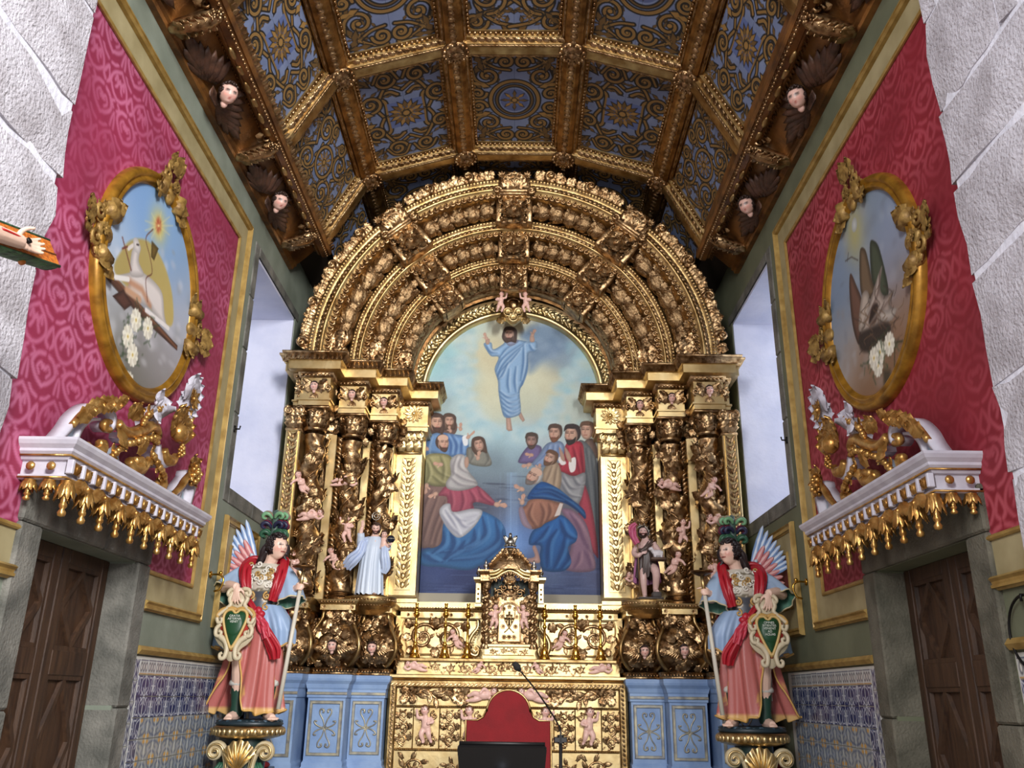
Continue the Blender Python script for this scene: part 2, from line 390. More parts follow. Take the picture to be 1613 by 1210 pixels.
def paint_ascension():
    PY = 9.985
    A = lambda x, y: at(x, y, Y=PY)[[0, 2]]
    Z1 = lambda *p: [A(655+x/5.468, 490+y/5.468) for x, y in p]
    Z2 = lambda *p: [A(650+x/3.906, 640+y/3.906) for x, y in p]
    Z3 = lambda *p: [A(800+x/3.906, 640+y/3.906) for x, y in p]
    px = 1/135.
    cv = Canvas(-1.24, 1.24, 2.60, 6.24, .0075, seed=5)
    D = [((808, 505), (205, 206, 186)), ((735, 515), (178, 196, 188)), ((690, 570), (146, 190, 200)), ((720, 600), (160, 196, 206)), ((765, 560), (206, 200, 166)), ((768, 620), (204, 200, 166)), ((790, 640), (196, 198, 172)),
         ((865, 605), (202, 200, 170)), ((850, 640), (192, 198, 176)), ((868, 535), (150, 168, 182)), ((892, 560), (134, 156, 176)), ((925, 570), (158, 196, 206)), ((940, 610), (160, 180, 188)), ((688, 640), (160, 184, 190)),
         ((740, 650), (176, 198, 198)), ((800, 690), (166, 198, 208)), ((850, 680), (176, 194, 200)), ((905, 640), (182, 196, 188)), ((800, 735), (136, 160, 172)), ((775, 740), (120, 140, 152)), ((835, 745), (116, 136, 150)), ((795, 775), (88, 98, 114)),
         ((770, 800), (70, 76, 94)), ((730, 800), (74, 78, 92)), ((690, 895), (46, 62, 110)), ((800, 925), (54, 66, 108)), ((900, 925), (58, 72, 110)), ((930, 900), (72, 78, 112)), ((660, 930), (42, 56, 98)), ((806, 850), (92, 128, 186)),
         ((806, 805), (104, 122, 156)), ((870, 790), (92, 92, 104)), ((720, 925), (48, 60, 102)), ((850, 900), (70, 84, 118))]
    cv.field([(A(*p), c) for p, c in D], .15)
    n = cv.noise(7, 4); cv.img += ((n-.5)*.14)[..., None]*np.array([.8, 1, 1.1])
    rr = cv.rng                                   # billowing cloud banks either side of the glory
    for (x, y) in cr([(742, 500), (750, 540), (744, 580), (738, 610), (752, 640), (765, 660), (780, 672), (800, 682), (830, 680), (850, 668), (862, 640), (880, 600), (900, 575), (915, 555)], 9):
        s_ = -1 if x < 800 else 1
        for k in range(3):
            q = A(x+s_*rr.uniform(0, 22), y+rr.uniform(-6, 12)); cv.blob(q, rr.uniform(.04, .09), rr.uniform(.035, .07), [(176, 206, 212), (196, 212, 210), (150, 190, 204)][k], .33, 3)
    for k in range(70):
        q = A(rr.uniform(670, 730) if k % 2 else rr.uniform(885, 948), rr.uniform(530, 690)); cv.blob(q, rr.uniform(.04, .1), rr.uniform(.03, .07), [(140, 192, 208), (190, 208, 206), (178, 196, 186), (160, 186, 200)][k % 4], .3, 3)
    cv.fill(cr(Z1((905, 230), (960, 150), (1060, 120), (1180, 130), (1300, 230), (1290, 330), (1200, 380), (1090, 430), (1010, 520), (965, 510), (960, 300)), 6, True), (112, 138, 166), soft=14, alpha=.85)
    for k in range(16): cv.blob(Z1((rr.uniform(930, 1260), rr.uniform(150, 440)))[0], .06, .05, [(96, 122, 152), (140, 162, 186)][k % 2], .4, 3)
    for k in range(26):                           # dark water and shaft of light
        y = rr.uniform(750, 800); x = rr.uniform(745, 830); cv.stroke([A(x, y), A(x+rr.uniform(15, 40), y+1)], .012, [(110, 122, 138), (56, 62, 80)][k % 2], .5, soft=2)
    for k in range(40):
        x = 806+rr.normal()*6; cv.stroke([A(x, 745), A(x+rr.normal()*2, 905)], .006, (150, 186, 226), .14, soft=3)
    cv.blob(A(806, 855), .12, .22, (120, 160, 220), .55)
    for k in range(60):
        y = rr.uniform(895, 936); x = rr.uniform(655, 940); cv.stroke([A(x, y), A(x+rr.uniform(10, 60), y+rr.uniform(-1, 2))], .01, [(86, 104, 150), (34, 46, 84)][k % 2], .4, soft=2)
    # --- the rising figure in pale blue
    skin = (200, 164, 146)
    cv.fill(Z1((776, 915), (815, 915), (832, 1030), (800, 1036), (780, 1020)), skin, rim=.25, rimw=5); cv.fill(Z1((880, 890), (905, 868), (940, 940), (922, 956), (900, 930)), skin, rim=.25, rimw=5)
    bl = (140, 176, 212); dk = (66, 104, 150); lt = (206, 224, 240)
    m = cv.fill(cr(Z1((585, 280), (650, 272), (668, 330), (750, 285), (780, 255), (890, 250), (960, 262), (1040, 262), (1036, 345), (970, 370), (968, 500), (930, 620), (895, 690), (905, 860), (870, 905), (775, 920), (740, 860), (712, 700), (706, 600), (678, 500), (712, 400), (650, 390), (610, 340)), 5, True), bl, rim=.3, rimw=5, light=(-.4, .2, .12))
    p_folds(cv, m, [Z1((960, 260), (850, 330), (740, 420), (690, 520)), Z1((930, 290), (830, 380), (740, 480), (700, 560)), Z1((900, 330), (820, 430), (730, 520), (700, 580)), Z1((880, 270), (780, 330), (720, 400)), Z1((968, 380), (950, 520), (905, 660), (890, 720)), Z1((925, 300), (925, 450), (900, 600)), Z1((790, 450), (740, 560), (706, 590)),
                    Z1((720, 730), (800, 790), (895, 760)), Z1((725, 770), (800, 830), (900, 800)), Z1((735, 820), (810, 870), (900, 835)), Z1((715, 690), (790, 740), (890, 710)), Z1((750, 870), (800, 905), (880, 870)), Z1((600, 290), (640, 350), (700, 360)), Z1((975, 290), (1000, 330), (1035, 330)), Z1((860, 480), (850, 600), (860, 700)), Z1((800, 500), (790, 620), (800, 700))], .024, dk, lt, .6)
    cv.fill(cr(Z1((775, 262), (800, 300), (850, 290), (885, 252), (830, 244)), 5, True), (150, 160, 190), rim=.3)
    cv.fill(cr(Z1((600, 250), (635, 240), (632, 284), (606, 286)), 4, True), skin, rim=.2); p_hand(cv, Z1((608, 236))[0], .036, 1.95, skin, 2.2)
    cv.fill(cr(Z1((985, 215), (1015, 215), (1022, 262), (985, 264)), 4, True), skin, rim=.2); p_hand(cv, Z1((1005, 205))[0], .036, 1.15, skin, 2.3)
    p_head(cv, Z1((808, 200))[0], .095, -.25, (84, 66, 60), (88, 66, 58), skin, long=1)
    # --- left group
    cv.ell(A(650+225/3.906, 640+130/3.906), .1, .12, (96, 74, 66))
    p_head(cv, Z2((222, 92))[0], .092, .35, (92, 70, 60), (110, 80, 62), long=1)
    p_hand(cv, Z2((295, 140))[0], .035, 1.6); p_hand(cv, Z2((232, 152))[0], .03, 1.9)
    m = cv.fill(cr(Z2((66, 300), (80, 190), (150, 160), (240, 170), (330, 186), (345, 220), (330, 300), (210, 310), (120, 290)), 5, True), (98, 136, 184), rim=.3, light=(.3, .6, .2))
    p_folds(cv, m, [Z2((200, 170), (235, 230), (230, 300)), Z2((240, 180), (270, 240), (260, 300)), Z2((320, 190), (300, 240), (300, 300)), Z2((110, 190), (90, 250), (90, 300))], .03, (46, 78, 130), (160, 190, 220))
    cv.fill(cr(Z2((305, 190), (335, 180), (340, 235), (315, 240)), 4, True), (220, 224, 228)); p_hand(cv, Z2((342, 190))[0], .037, .75, n=2, L=2.9); p_hand(cv, Z2((88, 262))[0], .035, 2.2)
    p_head(cv, Z2((140, 102))[0], .115, .6, (84, 62, 54), (80, 56, 48), long=1)
    m = cv.fill(cr(Z2((46, 850), (50, 620), (62, 520), (130, 480), (210, 480), (240, 560), (200, 700), (180, 860), (100, 870)), 5, True), (112, 88, 84), rim=.2, light=(-.3, .5, .15))
    p_folds(cv, m, [Z2((150, 560), (100, 700), (60, 830)), Z2((200, 580), (140, 720), (100, 850)), Z2((120, 520), (70, 620), (56, 740)), Z2((190, 680), (150, 790), (130, 860))], .03, (78, 58, 58), (146, 118, 108))
    m = cv.fill(cr(Z2((62, 470), (62, 360), (90, 300), (170, 290), (235, 310), (250, 380), (235, 480), (150, 495), (90, 480)), 5, True), (142, 138, 96), rim=.35, light=(-.3, .5, .2))
    p_folds(cv, m, [Z2((100, 320), (150, 400), (220, 440)), Z2((90, 350), (100, 420), (80, 470)), Z2((170, 310), (190, 380), (180, 470)), Z2((120, 430), (170, 470), (220, 480))], .03, (92, 90, 60), (184, 178, 136))
    p_hand(cv, Z2((172, 358))[0], .04, 3.0); p_hand(cv, Z2((85, 490))[0], .045, -1.7)
    p_head(cv, Z2((185, 228))[0], .105, .55, (84, 60, 52), (84, 60, 52), bald=True)
    m = cv.fill(cr(Z2((330, 280), (350, 250), (440, 260), (475, 310), (485, 360), (430, 372), (345, 350)), 5, True), (126, 126, 116), rim=.3)
    p_folds(cv, m, [Z2((450, 280), (465, 330), (440, 365)), Z2((360, 270), (370, 310), (350, 345))], .025, (86, 86, 82), (164, 160, 148)); p_head(cv, Z2((405, 235))[0], .09, .2, (92, 68, 56), None, long=1.2, tilt=.25); p_hand(cv, Z2((402, 318))[0], .04, 1.4)
    m = cv.fill(cr(Z2((38, 960), (60, 890), (170, 850), (190, 720), (260, 660), (400, 640), (520, 690), (570, 760), (570, 860), (520, 930), (420, 980), (330, 1010), (180, 990), (80, 985)), 5, True), (46, 96, 148), rim=.25, light=(.2, .8, .2))
    p_folds(cv, m, [Z2((430, 680), (440, 800), (330, 880), (170, 900)), Z2((510, 700), (520, 830), (400, 920), (220, 950)), Z2((555, 760), (545, 870), (440, 950)), Z2((230, 760), (250, 860), (180, 960)), Z2((190, 770), (180, 860), (100, 920)), Z2((320, 830), (280, 890), (200, 940)), Z2((380, 760), (370, 840), (290, 880)), Z2((60, 910), (110, 940), (160, 960))], .05, (24, 56, 104), (84, 136, 186), .6)
    m = cv.fill(cr(Z2((175, 520), (215, 490), (330, 500), (400, 490), (500, 580), (495, 612), (400, 590), (370, 600), (372, 640), (260, 660), (215, 640), (210, 560), (160, 550)), 5, True), (152, 70, 90), rim=.3, light=(.2, .7, .2))
    p_folds(cv, m, [Z2((400, 510), (430, 560), (490, 600)), Z2((350, 520), (380, 580), (360, 640)), Z2((230, 520), (240, 590), (230, 640)), Z2((300, 520), (310, 590), (290, 650))], .03, (104, 40, 60), (190, 108, 120))
    m = cv.fill(cr(Z2((165, 660), (185, 610), (230, 600), (250, 650), (370, 630), (430, 650), (380, 740), (290, 810), (220, 760)), 5, True), (190, 192, 200), rim=.3)
    p_folds(cv, m, [Z2((200, 640), (250, 720), (290, 800)), Z2((240, 660), (300, 700), (400, 670)), Z2((180, 670), (230, 740), (280, 790)), Z2((270, 690), (320, 740), (380, 710))], .03, (126, 128, 146), (226, 226, 230))
    m = cv.fill(cr(Z2((240, 320), (280, 295), (320, 305), (335, 360), (345, 400), (385, 450), (395, 490), (300, 520), (220, 510), (205, 470), (235, 420), (230, 360)), 5, True), (178, 176, 176), rim=.3, light=(-.3, .6, .15))
    p_folds(cv, m, [Z2((240, 400), (300, 440), (390, 470)), Z2((230, 440), (290, 480), (380, 490)), Z2((270, 310), (250, 370), (250, 420)), Z2((300, 310), (285, 370), (330, 410))], .028, (120, 116, 120), (214, 210, 206))
    cv.ell(Z2((332, 345))[0], .028, .07, SKINC, rim=.2); p_hand(cv, Z2((520, 605))[0], .05, -.1, L=2.3); p_hand(cv, Z2((140, 540))[0], .04, 3.6)
    # --- right group
    p_head(cv, Z3((488, 152))[0], .115, -.45, (110, 80, 62), None)
    cv.fill(cr(Z3((470, 220), (520, 200), (550, 260), (550, 320), (470, 300)), 5, True), (118, 96, 88), rim=.3)
    m = cv.fill(cr(Z3((70, 350), (70, 320), (110, 260), (150, 235), (205, 250), (200, 310), (150, 350)), 5, True), (108, 94, 138), rim=.3); p_head(cv, Z3((146, 214))[0], .1, -.1, (84, 68, 60), (84, 66, 58), skin=(150, 122, 112)); p_hand(cv, Z3((145, 300))[0], .035, 3)
    m = cv.fill(cr(Z3((150, 350), (190, 300), (240, 230), (320, 215), (350, 260), (320, 340), (230, 370), (170, 370)), 5, True), (126, 148, 184), rim=.3)
    p_folds(cv, m, [Z3((250, 240), (230, 300), (170, 355)), Z3((280, 240), (270, 300), (220, 350)), Z3((310, 240), (310, 300))], .025, (80, 100, 140), (168, 186, 212)); p_head(cv, Z3((290, 166))[0], .11, -.35, (88, 68, 58), (130, 84, 62)); p_hand(cv, Z3((130, 360))[0], .04, 3.4)
    m = cv.fill(cr(Z3((430, 230), (470, 215), (530, 290), (552, 420), (556, 900), (510, 780), (480, 560), (460, 400)), 5, True), (96, 102, 106), rim=.25, light=(-.5, .3, .2))
    p_folds(cv, m, [Z3((480, 260), (500, 450), (530, 700)), Z3((510, 300), (530, 480), (548, 760)), Z3((460, 300), (490, 500), (515, 720))], .03, (60, 66, 74), (138, 142, 142))
    cv.fill(cr(Z3((470, 480), (520, 640), (556, 900), (540, 920), (440, 760), (440, 600)), 5, True), (156, 58, 74), rim=.3, light=(-.4, .3, .2))
    m = cv.fill(cr(Z3((360, 230), (450, 220), (470, 300), (470, 420), (400, 430), (300, 395), (298, 360), (340, 330)), 5, True), (164, 46, 62), rim=.3, light=(-.3, .5, .2))
    p_folds(cv, m, [Z3((400, 250), (420, 330), (440, 410)), Z3((370, 260), (360, 330), (320, 380)), Z3((445, 250), (455, 330), (460, 410))], .025, (104, 22, 40), (206, 96, 100))
    m = cv.fill(cr(Z3((310, 400), (400, 430), (475, 410), (470, 500), (430, 600), (340, 540), (310, 480)), 5, True), (146, 148, 152), rim=.3)
    p_folds(cv, m, [Z3((330, 420), (380, 500), (450, 500)), Z3((320, 460), (370, 540), (440, 560)), Z3((400, 440), (430, 480), (470, 470))], .03, (86, 88, 98), (194, 194, 194))
    cv.fill(cr(Z3((308, 325), (330, 310), (358, 350), (330, 362)), 4, True), (226, 222, 220)); cv.fill(cr(Z3((375, 340), (415, 315), (415, 390), (385, 405)), 4, True), (226, 222, 220))
    cv.fill(cr(Z3((315, 250), (345, 300), (350, 340), (325, 320)), 5, True), SKINC, rim=.2); cv.fill(cr(Z3((350, 250), (385, 300), (390, 345), (360, 320)), 5, True), SKINC, rim=.2)
    p_head(cv, Z3((395, 175))[0], .125, -.6, (56, 46, 46), (50, 42, 42))
    m = cv.fill(cr(Z3((210, 420), (240, 360), (300, 340), (330, 420), (310, 520), (220, 470)), 5, True), (164, 142, 118), rim=.3); p_folds(cv, m, [Z3((270, 370), (250, 430), (230, 470)), Z3((300, 370), (290, 430), (280, 490))], .025, (112, 94, 80), (200, 180, 154)); p_head(cv, Z3((262, 322))[0], .1, -.6, (110, 78, 58), (110, 78, 58), tilt=-.4); p_hand(cv, Z3((192, 385))[0], .045, 1.4, L=1.3)
    m = cv.fill(cr(Z3((330, 640), (400, 640), (480, 720), (520, 880), (530, 1010), (350, 1005), (380, 900), (400, 760)), 5, True), (130, 100, 122), rim=.25, light=(-.3, .5, .15))
    p_folds(cv, m, [Z3((420, 700), (470, 800), (500, 920)), Z3((440, 900), (430, 960), (400, 1000)), Z3((470, 890), (500, 950), (510, 1000)), Z3((380, 660), (430, 740), (470, 850))], .035, (92, 66, 92), (164, 130, 140))
    m = cv.fill(cr(Z3((150, 770), (230, 720), (330, 670), (420, 760), (420, 830), (370, 870), (390, 960), (340, 1015), (220, 1010), (195, 930), (200, 860), (130, 850)), 5, True), (32, 84, 146), rim=.3, light=(.2, .6, .2))
    p_folds(cv, m, [Z3((300, 760), (250, 850), (240, 990)), Z3((350, 800), (330, 900), (280, 1000)), Z3((250, 740), (200, 820), (160, 845)), Z3((320, 700), (350, 780), (410, 820)), Z3((380, 880), (370, 950), (320, 1005))], .045, (14, 46, 96), (76, 132, 188))
    m = cv.fill(cr(Z3((70, 640), (110, 610), (130, 580), (200, 560), (300, 590), (340, 600), (310, 680), (230, 720), (200, 745), (140, 755), (90, 710)), 5, True), (146, 100, 82), rim=.3, light=(-.2, .7, .2))
    p_folds(cv, m, [Z3((150, 600), (130, 670), (170, 740)), Z3((200, 600), (220, 660), (200, 730)), Z3((250, 600), (260, 650), (240, 700))], .03, (92, 58, 50), (190, 142, 116))
    cv.fill(cr(Z3((66, 640), (90, 620), (120, 700), (150, 755), (90, 730)), 5, True), (150, 130, 146), rim=.2)
    cv.fill(Z3((320, 595), (340, 600), (320, 670), (285, 680)), (206, 196, 190))
    m = cv.fill(cr(Z3((120, 570), (150, 510), (210, 465), (300, 500), (390, 570), (470, 640), (475, 695), (420, 640), (330, 590), (200, 570)), 5, True), (26, 74, 136), rim=.25, light=(0, .8, .25))
    p_folds(cv, m, [Z3((150, 540), (250, 530), (380, 600), (465, 680)), Z3((170, 510), (260, 510), (390, 580)), Z3((140, 560), (220, 560), (330, 585))], .03, (12, 40, 86), (86, 140, 190))
    p_head(cv, Z3((160, 435))[0], .115, -.7, (176, 176, 176), (120, 110, 106), tilt=-.45, bald=True)
    p_hand(cv, Z3((85, 510))[0], .045, 2.7); p_hand(cv, Z3((88, 590))[0], .045, 1.4)
    cv.fill(cr(Z3((150, 870), (170, 860), (195, 930), (190, 965), (110, 955), (105, 940), (165, 925)), 5, True), (190, 150, 140), rim=.25)
    cv.img = cv.img*.95+.03; cv.img += ((cv.rng.random((cv.h, cv.w))-.5)*.03)[..., None]
    ok = lambda x, z: (np.hypot(x, (z-5.06)) < 1.2) | ((z < 5.06) & (abs(x) < 1.2))
    return cv.geom(lambda x, z: np.stack([x, np.full(x.shape, PY), z], -1), ok)

OVC = (5.455, 4.345, .83)
def paint_medal(side):
    X = 2.525*side; A = lambda x, y: at(x, y, X=X)[[1, 2]]
    Rr = OVC[2]-.06
    cv = Canvas(OVC[0]-Rr, OVC[0]+Rr, OVC[1]-Rr, OVC[1]+Rr, .0085, seed=9+side)
    rr = cv.rng
    if side < 0:
        Z = lambda *p: [A(130+x/3.105, 250+y/3.105) for x, y in p]
        cv.field([(Z(q)[0], c) for q, c in (((260, 150), (120, 158, 206)), ((400, 330), (134, 172, 214)), ((450, 560), (126, 160, 200)), ((160, 330), (150, 180, 214)), ((100, 430), (190, 198, 210)), ((110, 650), (180, 184, 190)), ((120, 800), (150, 150, 152)), ((180, 960), (110, 108, 98)), ((260, 1080), (92, 88, 74)), ((330, 950), (170, 170, 178)), ((420, 860), (184, 182, 190)), ((380, 1020), (120, 112, 106)), ((470, 750), (180, 186, 200)))], .22)
        for k in range(80): q = Z((rr.uniform(70, 480), rr.uniform(420, 1080)))[0]; cv.blob(q, rr.uniform(.03, .09), rr.uniform(.02, .06), [(226, 226, 232), (150, 150, 150), (200, 198, 206)][k % 3], .35, 3)
        cv.fill(cr(Z((160, 560), (190, 450), (250, 395), (330, 410), (400, 520), (440, 680), (430, 820), (300, 700)), 7, True), (178, 156, 84), soft=3, alpha=.9, light=(.6, .2, .12))
        cv.blob(Z((372, 330))[0], .12, .12, (226, 200, 90), .9); cv.blob(Z((372, 325))[0], .05, .06, (170, 70, 50), .9, 4)
        for k in range(9): cv.stroke([Z((372, 328))[0], Z((372+70*math.cos(k*.7), 328+70*math.sin(k*.7)))[0]], .006, (236, 220, 150), .5, soft=2)
        br = (92, 58, 44)
        cv.fill(Z((112, 572), (150, 566), (465, 915), (462, 940), (300, 790), (118, 590)), br, rim=.4, rimw=4); cv.fill(Z((145, 672), (200, 640), (245, 712), (205, 742)), (84, 52, 42), rim=.4, rimw=4)
        cv.stroke(Z((150, 572), (460, 925)), .02, (132, 88, 62), .8)
        w = (214, 206, 202)
        m = cv.fill(cr(Z((235, 555), (260, 530), (300, 560), (350, 600), (390, 660), (400, 760), (410, 830), (350, 760), (330, 730), (260, 690), (210, 650), (225, 610), (160, 580), (170, 570)), 5, True), w, rim=.25, light=(.2, .6, .15))
        cv.fill(cr(Z((245, 440), (285, 430), (275, 500), (300, 570), (250, 580), (232, 550)), 5, True), w, rim=.25); cv.ell(Z((265, 425))[0], .06, .045, (224, 218, 214), rot=-.3, rim=.2); cv.stroke(Z((245, 425), (225, 440)), .03, w); cv.stroke(Z((265, 420), (275, 422)), .012, (50, 40, 40))
        cv.stroke(Z((215, 640), (270, 680), (280, 690)), .05, (196, 150, 116), .9, 3); cv.stroke(Z((225, 600), (290, 640), (330, 720)), .05, (178, 118, 80), .7, 4, clip=m); cv.stroke(Z((310, 740), (420, 830)), .035, (230, 224, 222)); cv.stroke(Z((160, 580), (225, 590)), .035, (226, 222, 218))
        cv.stroke(Z((195, 385), (238, 545)), .014, (110, 60, 50)); cv.stroke(Z((195, 440), (220, 430)), .014, (110, 60, 50)); cv.fill(Z((338, 400), (372, 440), (350, 500), (335, 480)), (120, 96, 40), rim=.4)
        cv.stroke(cr(Z((345, 345), (310, 390), (330, 480), (340, 560), (310, 590), (318, 700)), 5), .01, (96, 50, 40), .9)
        fl = [(262, 790), (222, 870), (245, 960), (320, 830), (225, 1100)]
    else:
        Z = lambda *p: [A(1280+x/3.105, 260+y/3.105) for x, y in p]
        cv.field([(Z(q)[0], c) for q, c in (((300, 150), (124, 140, 160)), ((200, 300), (150, 158, 160)), ((400, 330), (136, 150, 176)), ((120, 450), (124, 144, 172)), ((130, 650), (120, 140, 166)), ((150, 820), (138, 146, 158)), ((180, 960), (176, 166, 158)), ((250, 1080), (128, 90, 60)), ((380, 1050), (120, 88, 62)), ((430, 900), (132, 98, 72)), ((450, 700), (146, 112, 88)), ((420, 520), (136, 138, 150)), ((300, 950), (150, 126, 106)))], .2)
        for k in range(70): q = Z((rr.uniform(110, 470), rr.uniform(140, 1080)))[0]; cv.blob(q, rr.uniform(.03, .08), rr.uniform(.02, .06), [(176, 180, 190), (110, 116, 126), (150, 134, 122)][k % 3], .25, 3)
        cv.blob(Z((205, 330))[0], .15, .2, (178, 168, 104), .8); cv.ell(Z((204, 293))[0], .05, .055, (200, 204, 200), rim=.2)
        cv.fill(cr(Z((280, 390), (300, 370), (330, 420), (372, 620), (330, 640), (290, 560)), 5, True), (70, 78, 60), rim=.4); cv.fill(cr(Z((230, 430), (255, 410), (275, 480), (290, 560), (310, 640), (240, 640)), 5, True), (112, 92, 70), rim=.4)
        cv.fill(cr(Z((185, 530), (215, 590), (245, 680), (240, 800), (225, 880), (195, 780), (180, 620)), 5, True), (106, 76, 62), rim=.4, light=(-.5, .3, .3))
        m = cv.fill(cr(Z((300, 600), (340, 490), (330, 600), (355, 640), (400, 610), (380, 680), (405, 720), (350, 760), (260, 830), (240, 800), (270, 700)), 5, True), (176, 160, 148), rim=.4, light=(.1, .6, .2))
        cv.fill(cr(Z((240, 640), (270, 620), (280, 700), (250, 800), (225, 800)), 5, True), (186, 172, 158), rim=.3); cv.fill(cr(Z((290, 690), (320, 680), (310, 760), (275, 780)), 5, True), (50, 36, 30), soft=3)
        cv.fill(cr(Z((320, 700), (360, 710), (410, 700), (385, 760), (330, 760)), 5, True), (200, 188, 176), rim=.3)
        p_folds(cv, m, [Z((330, 520), (320, 620), (270, 740)), Z((390, 640), (340, 700), (280, 790)), Z((260, 680), (250, 760))], .025, (90, 70, 62), (226, 216, 204))
        cv.fill(cr(Z((230, 830), (300, 790), (370, 770), (380, 830), (320, 900), (240, 910)), 5, True), (52, 42, 36), soft=4)
        for k in range(46):
            x, y = rr.uniform(220, 430), rr.uniform(640, 930); a = rr.uniform(0, PI); cv.stroke(cr(Z((x, y), (x+rr.uniform(-25, 25), y-25), (x+rr.uniform(-40, 40), y-55)), 4), .008, [(64, 50, 42), (110, 84, 60)][k % 2], .8)
        cv.stroke(Z((160, 470), (190, 450), (222, 466)), .008, (60, 50, 46)); cv.stroke(Z((175, 430), (170, 470)), .008, (60, 50, 46)); cv.stroke(cr(Z((400, 990), (405, 880), (440, 860)), 5), .014, (66, 60, 36)); cv.fill(Z((345, 1000), (380, 1000), (390, 1110), (350, 1120)), (70, 60, 44), soft=5)
        fl = [(330, 915), (375, 875), (320, 980), (300, 945)]
    for (x, y) in fl:
        for k in range(26):
            q = Z((x+rr.normal()*24, y+rr.normal()*24))[0]; cv.stroke([q, q+rr.normal(size=2)*.03], .012, [(50, 66, 44), (70, 84, 58)][k % 2], .7, soft=2)
        c0 = Z((x, y))[0]
        for k in range(12): a = k*PI/6; cv.ell((c0[0]+.05*math.cos(a), c0[1]+.05*math.sin(a)), .034, .022, [(236, 232, 216), (214, 208, 190)][k % 2], rot=a)
        cv.ell(c0, .032, .028, (240, 234, 210)); cv.ell(c0, .012, .012, (204, 176, 90))
    V, F, C = cv.geom(lambda y, z: np.stack([np.full(y.shape, X), y, z], -1), lambda y, z: np.hypot(y-OVC[0], z-OVC[1]) < Rr-.005)
    return V, ([F[0][:, ::-1]] if side > 0 else F), C

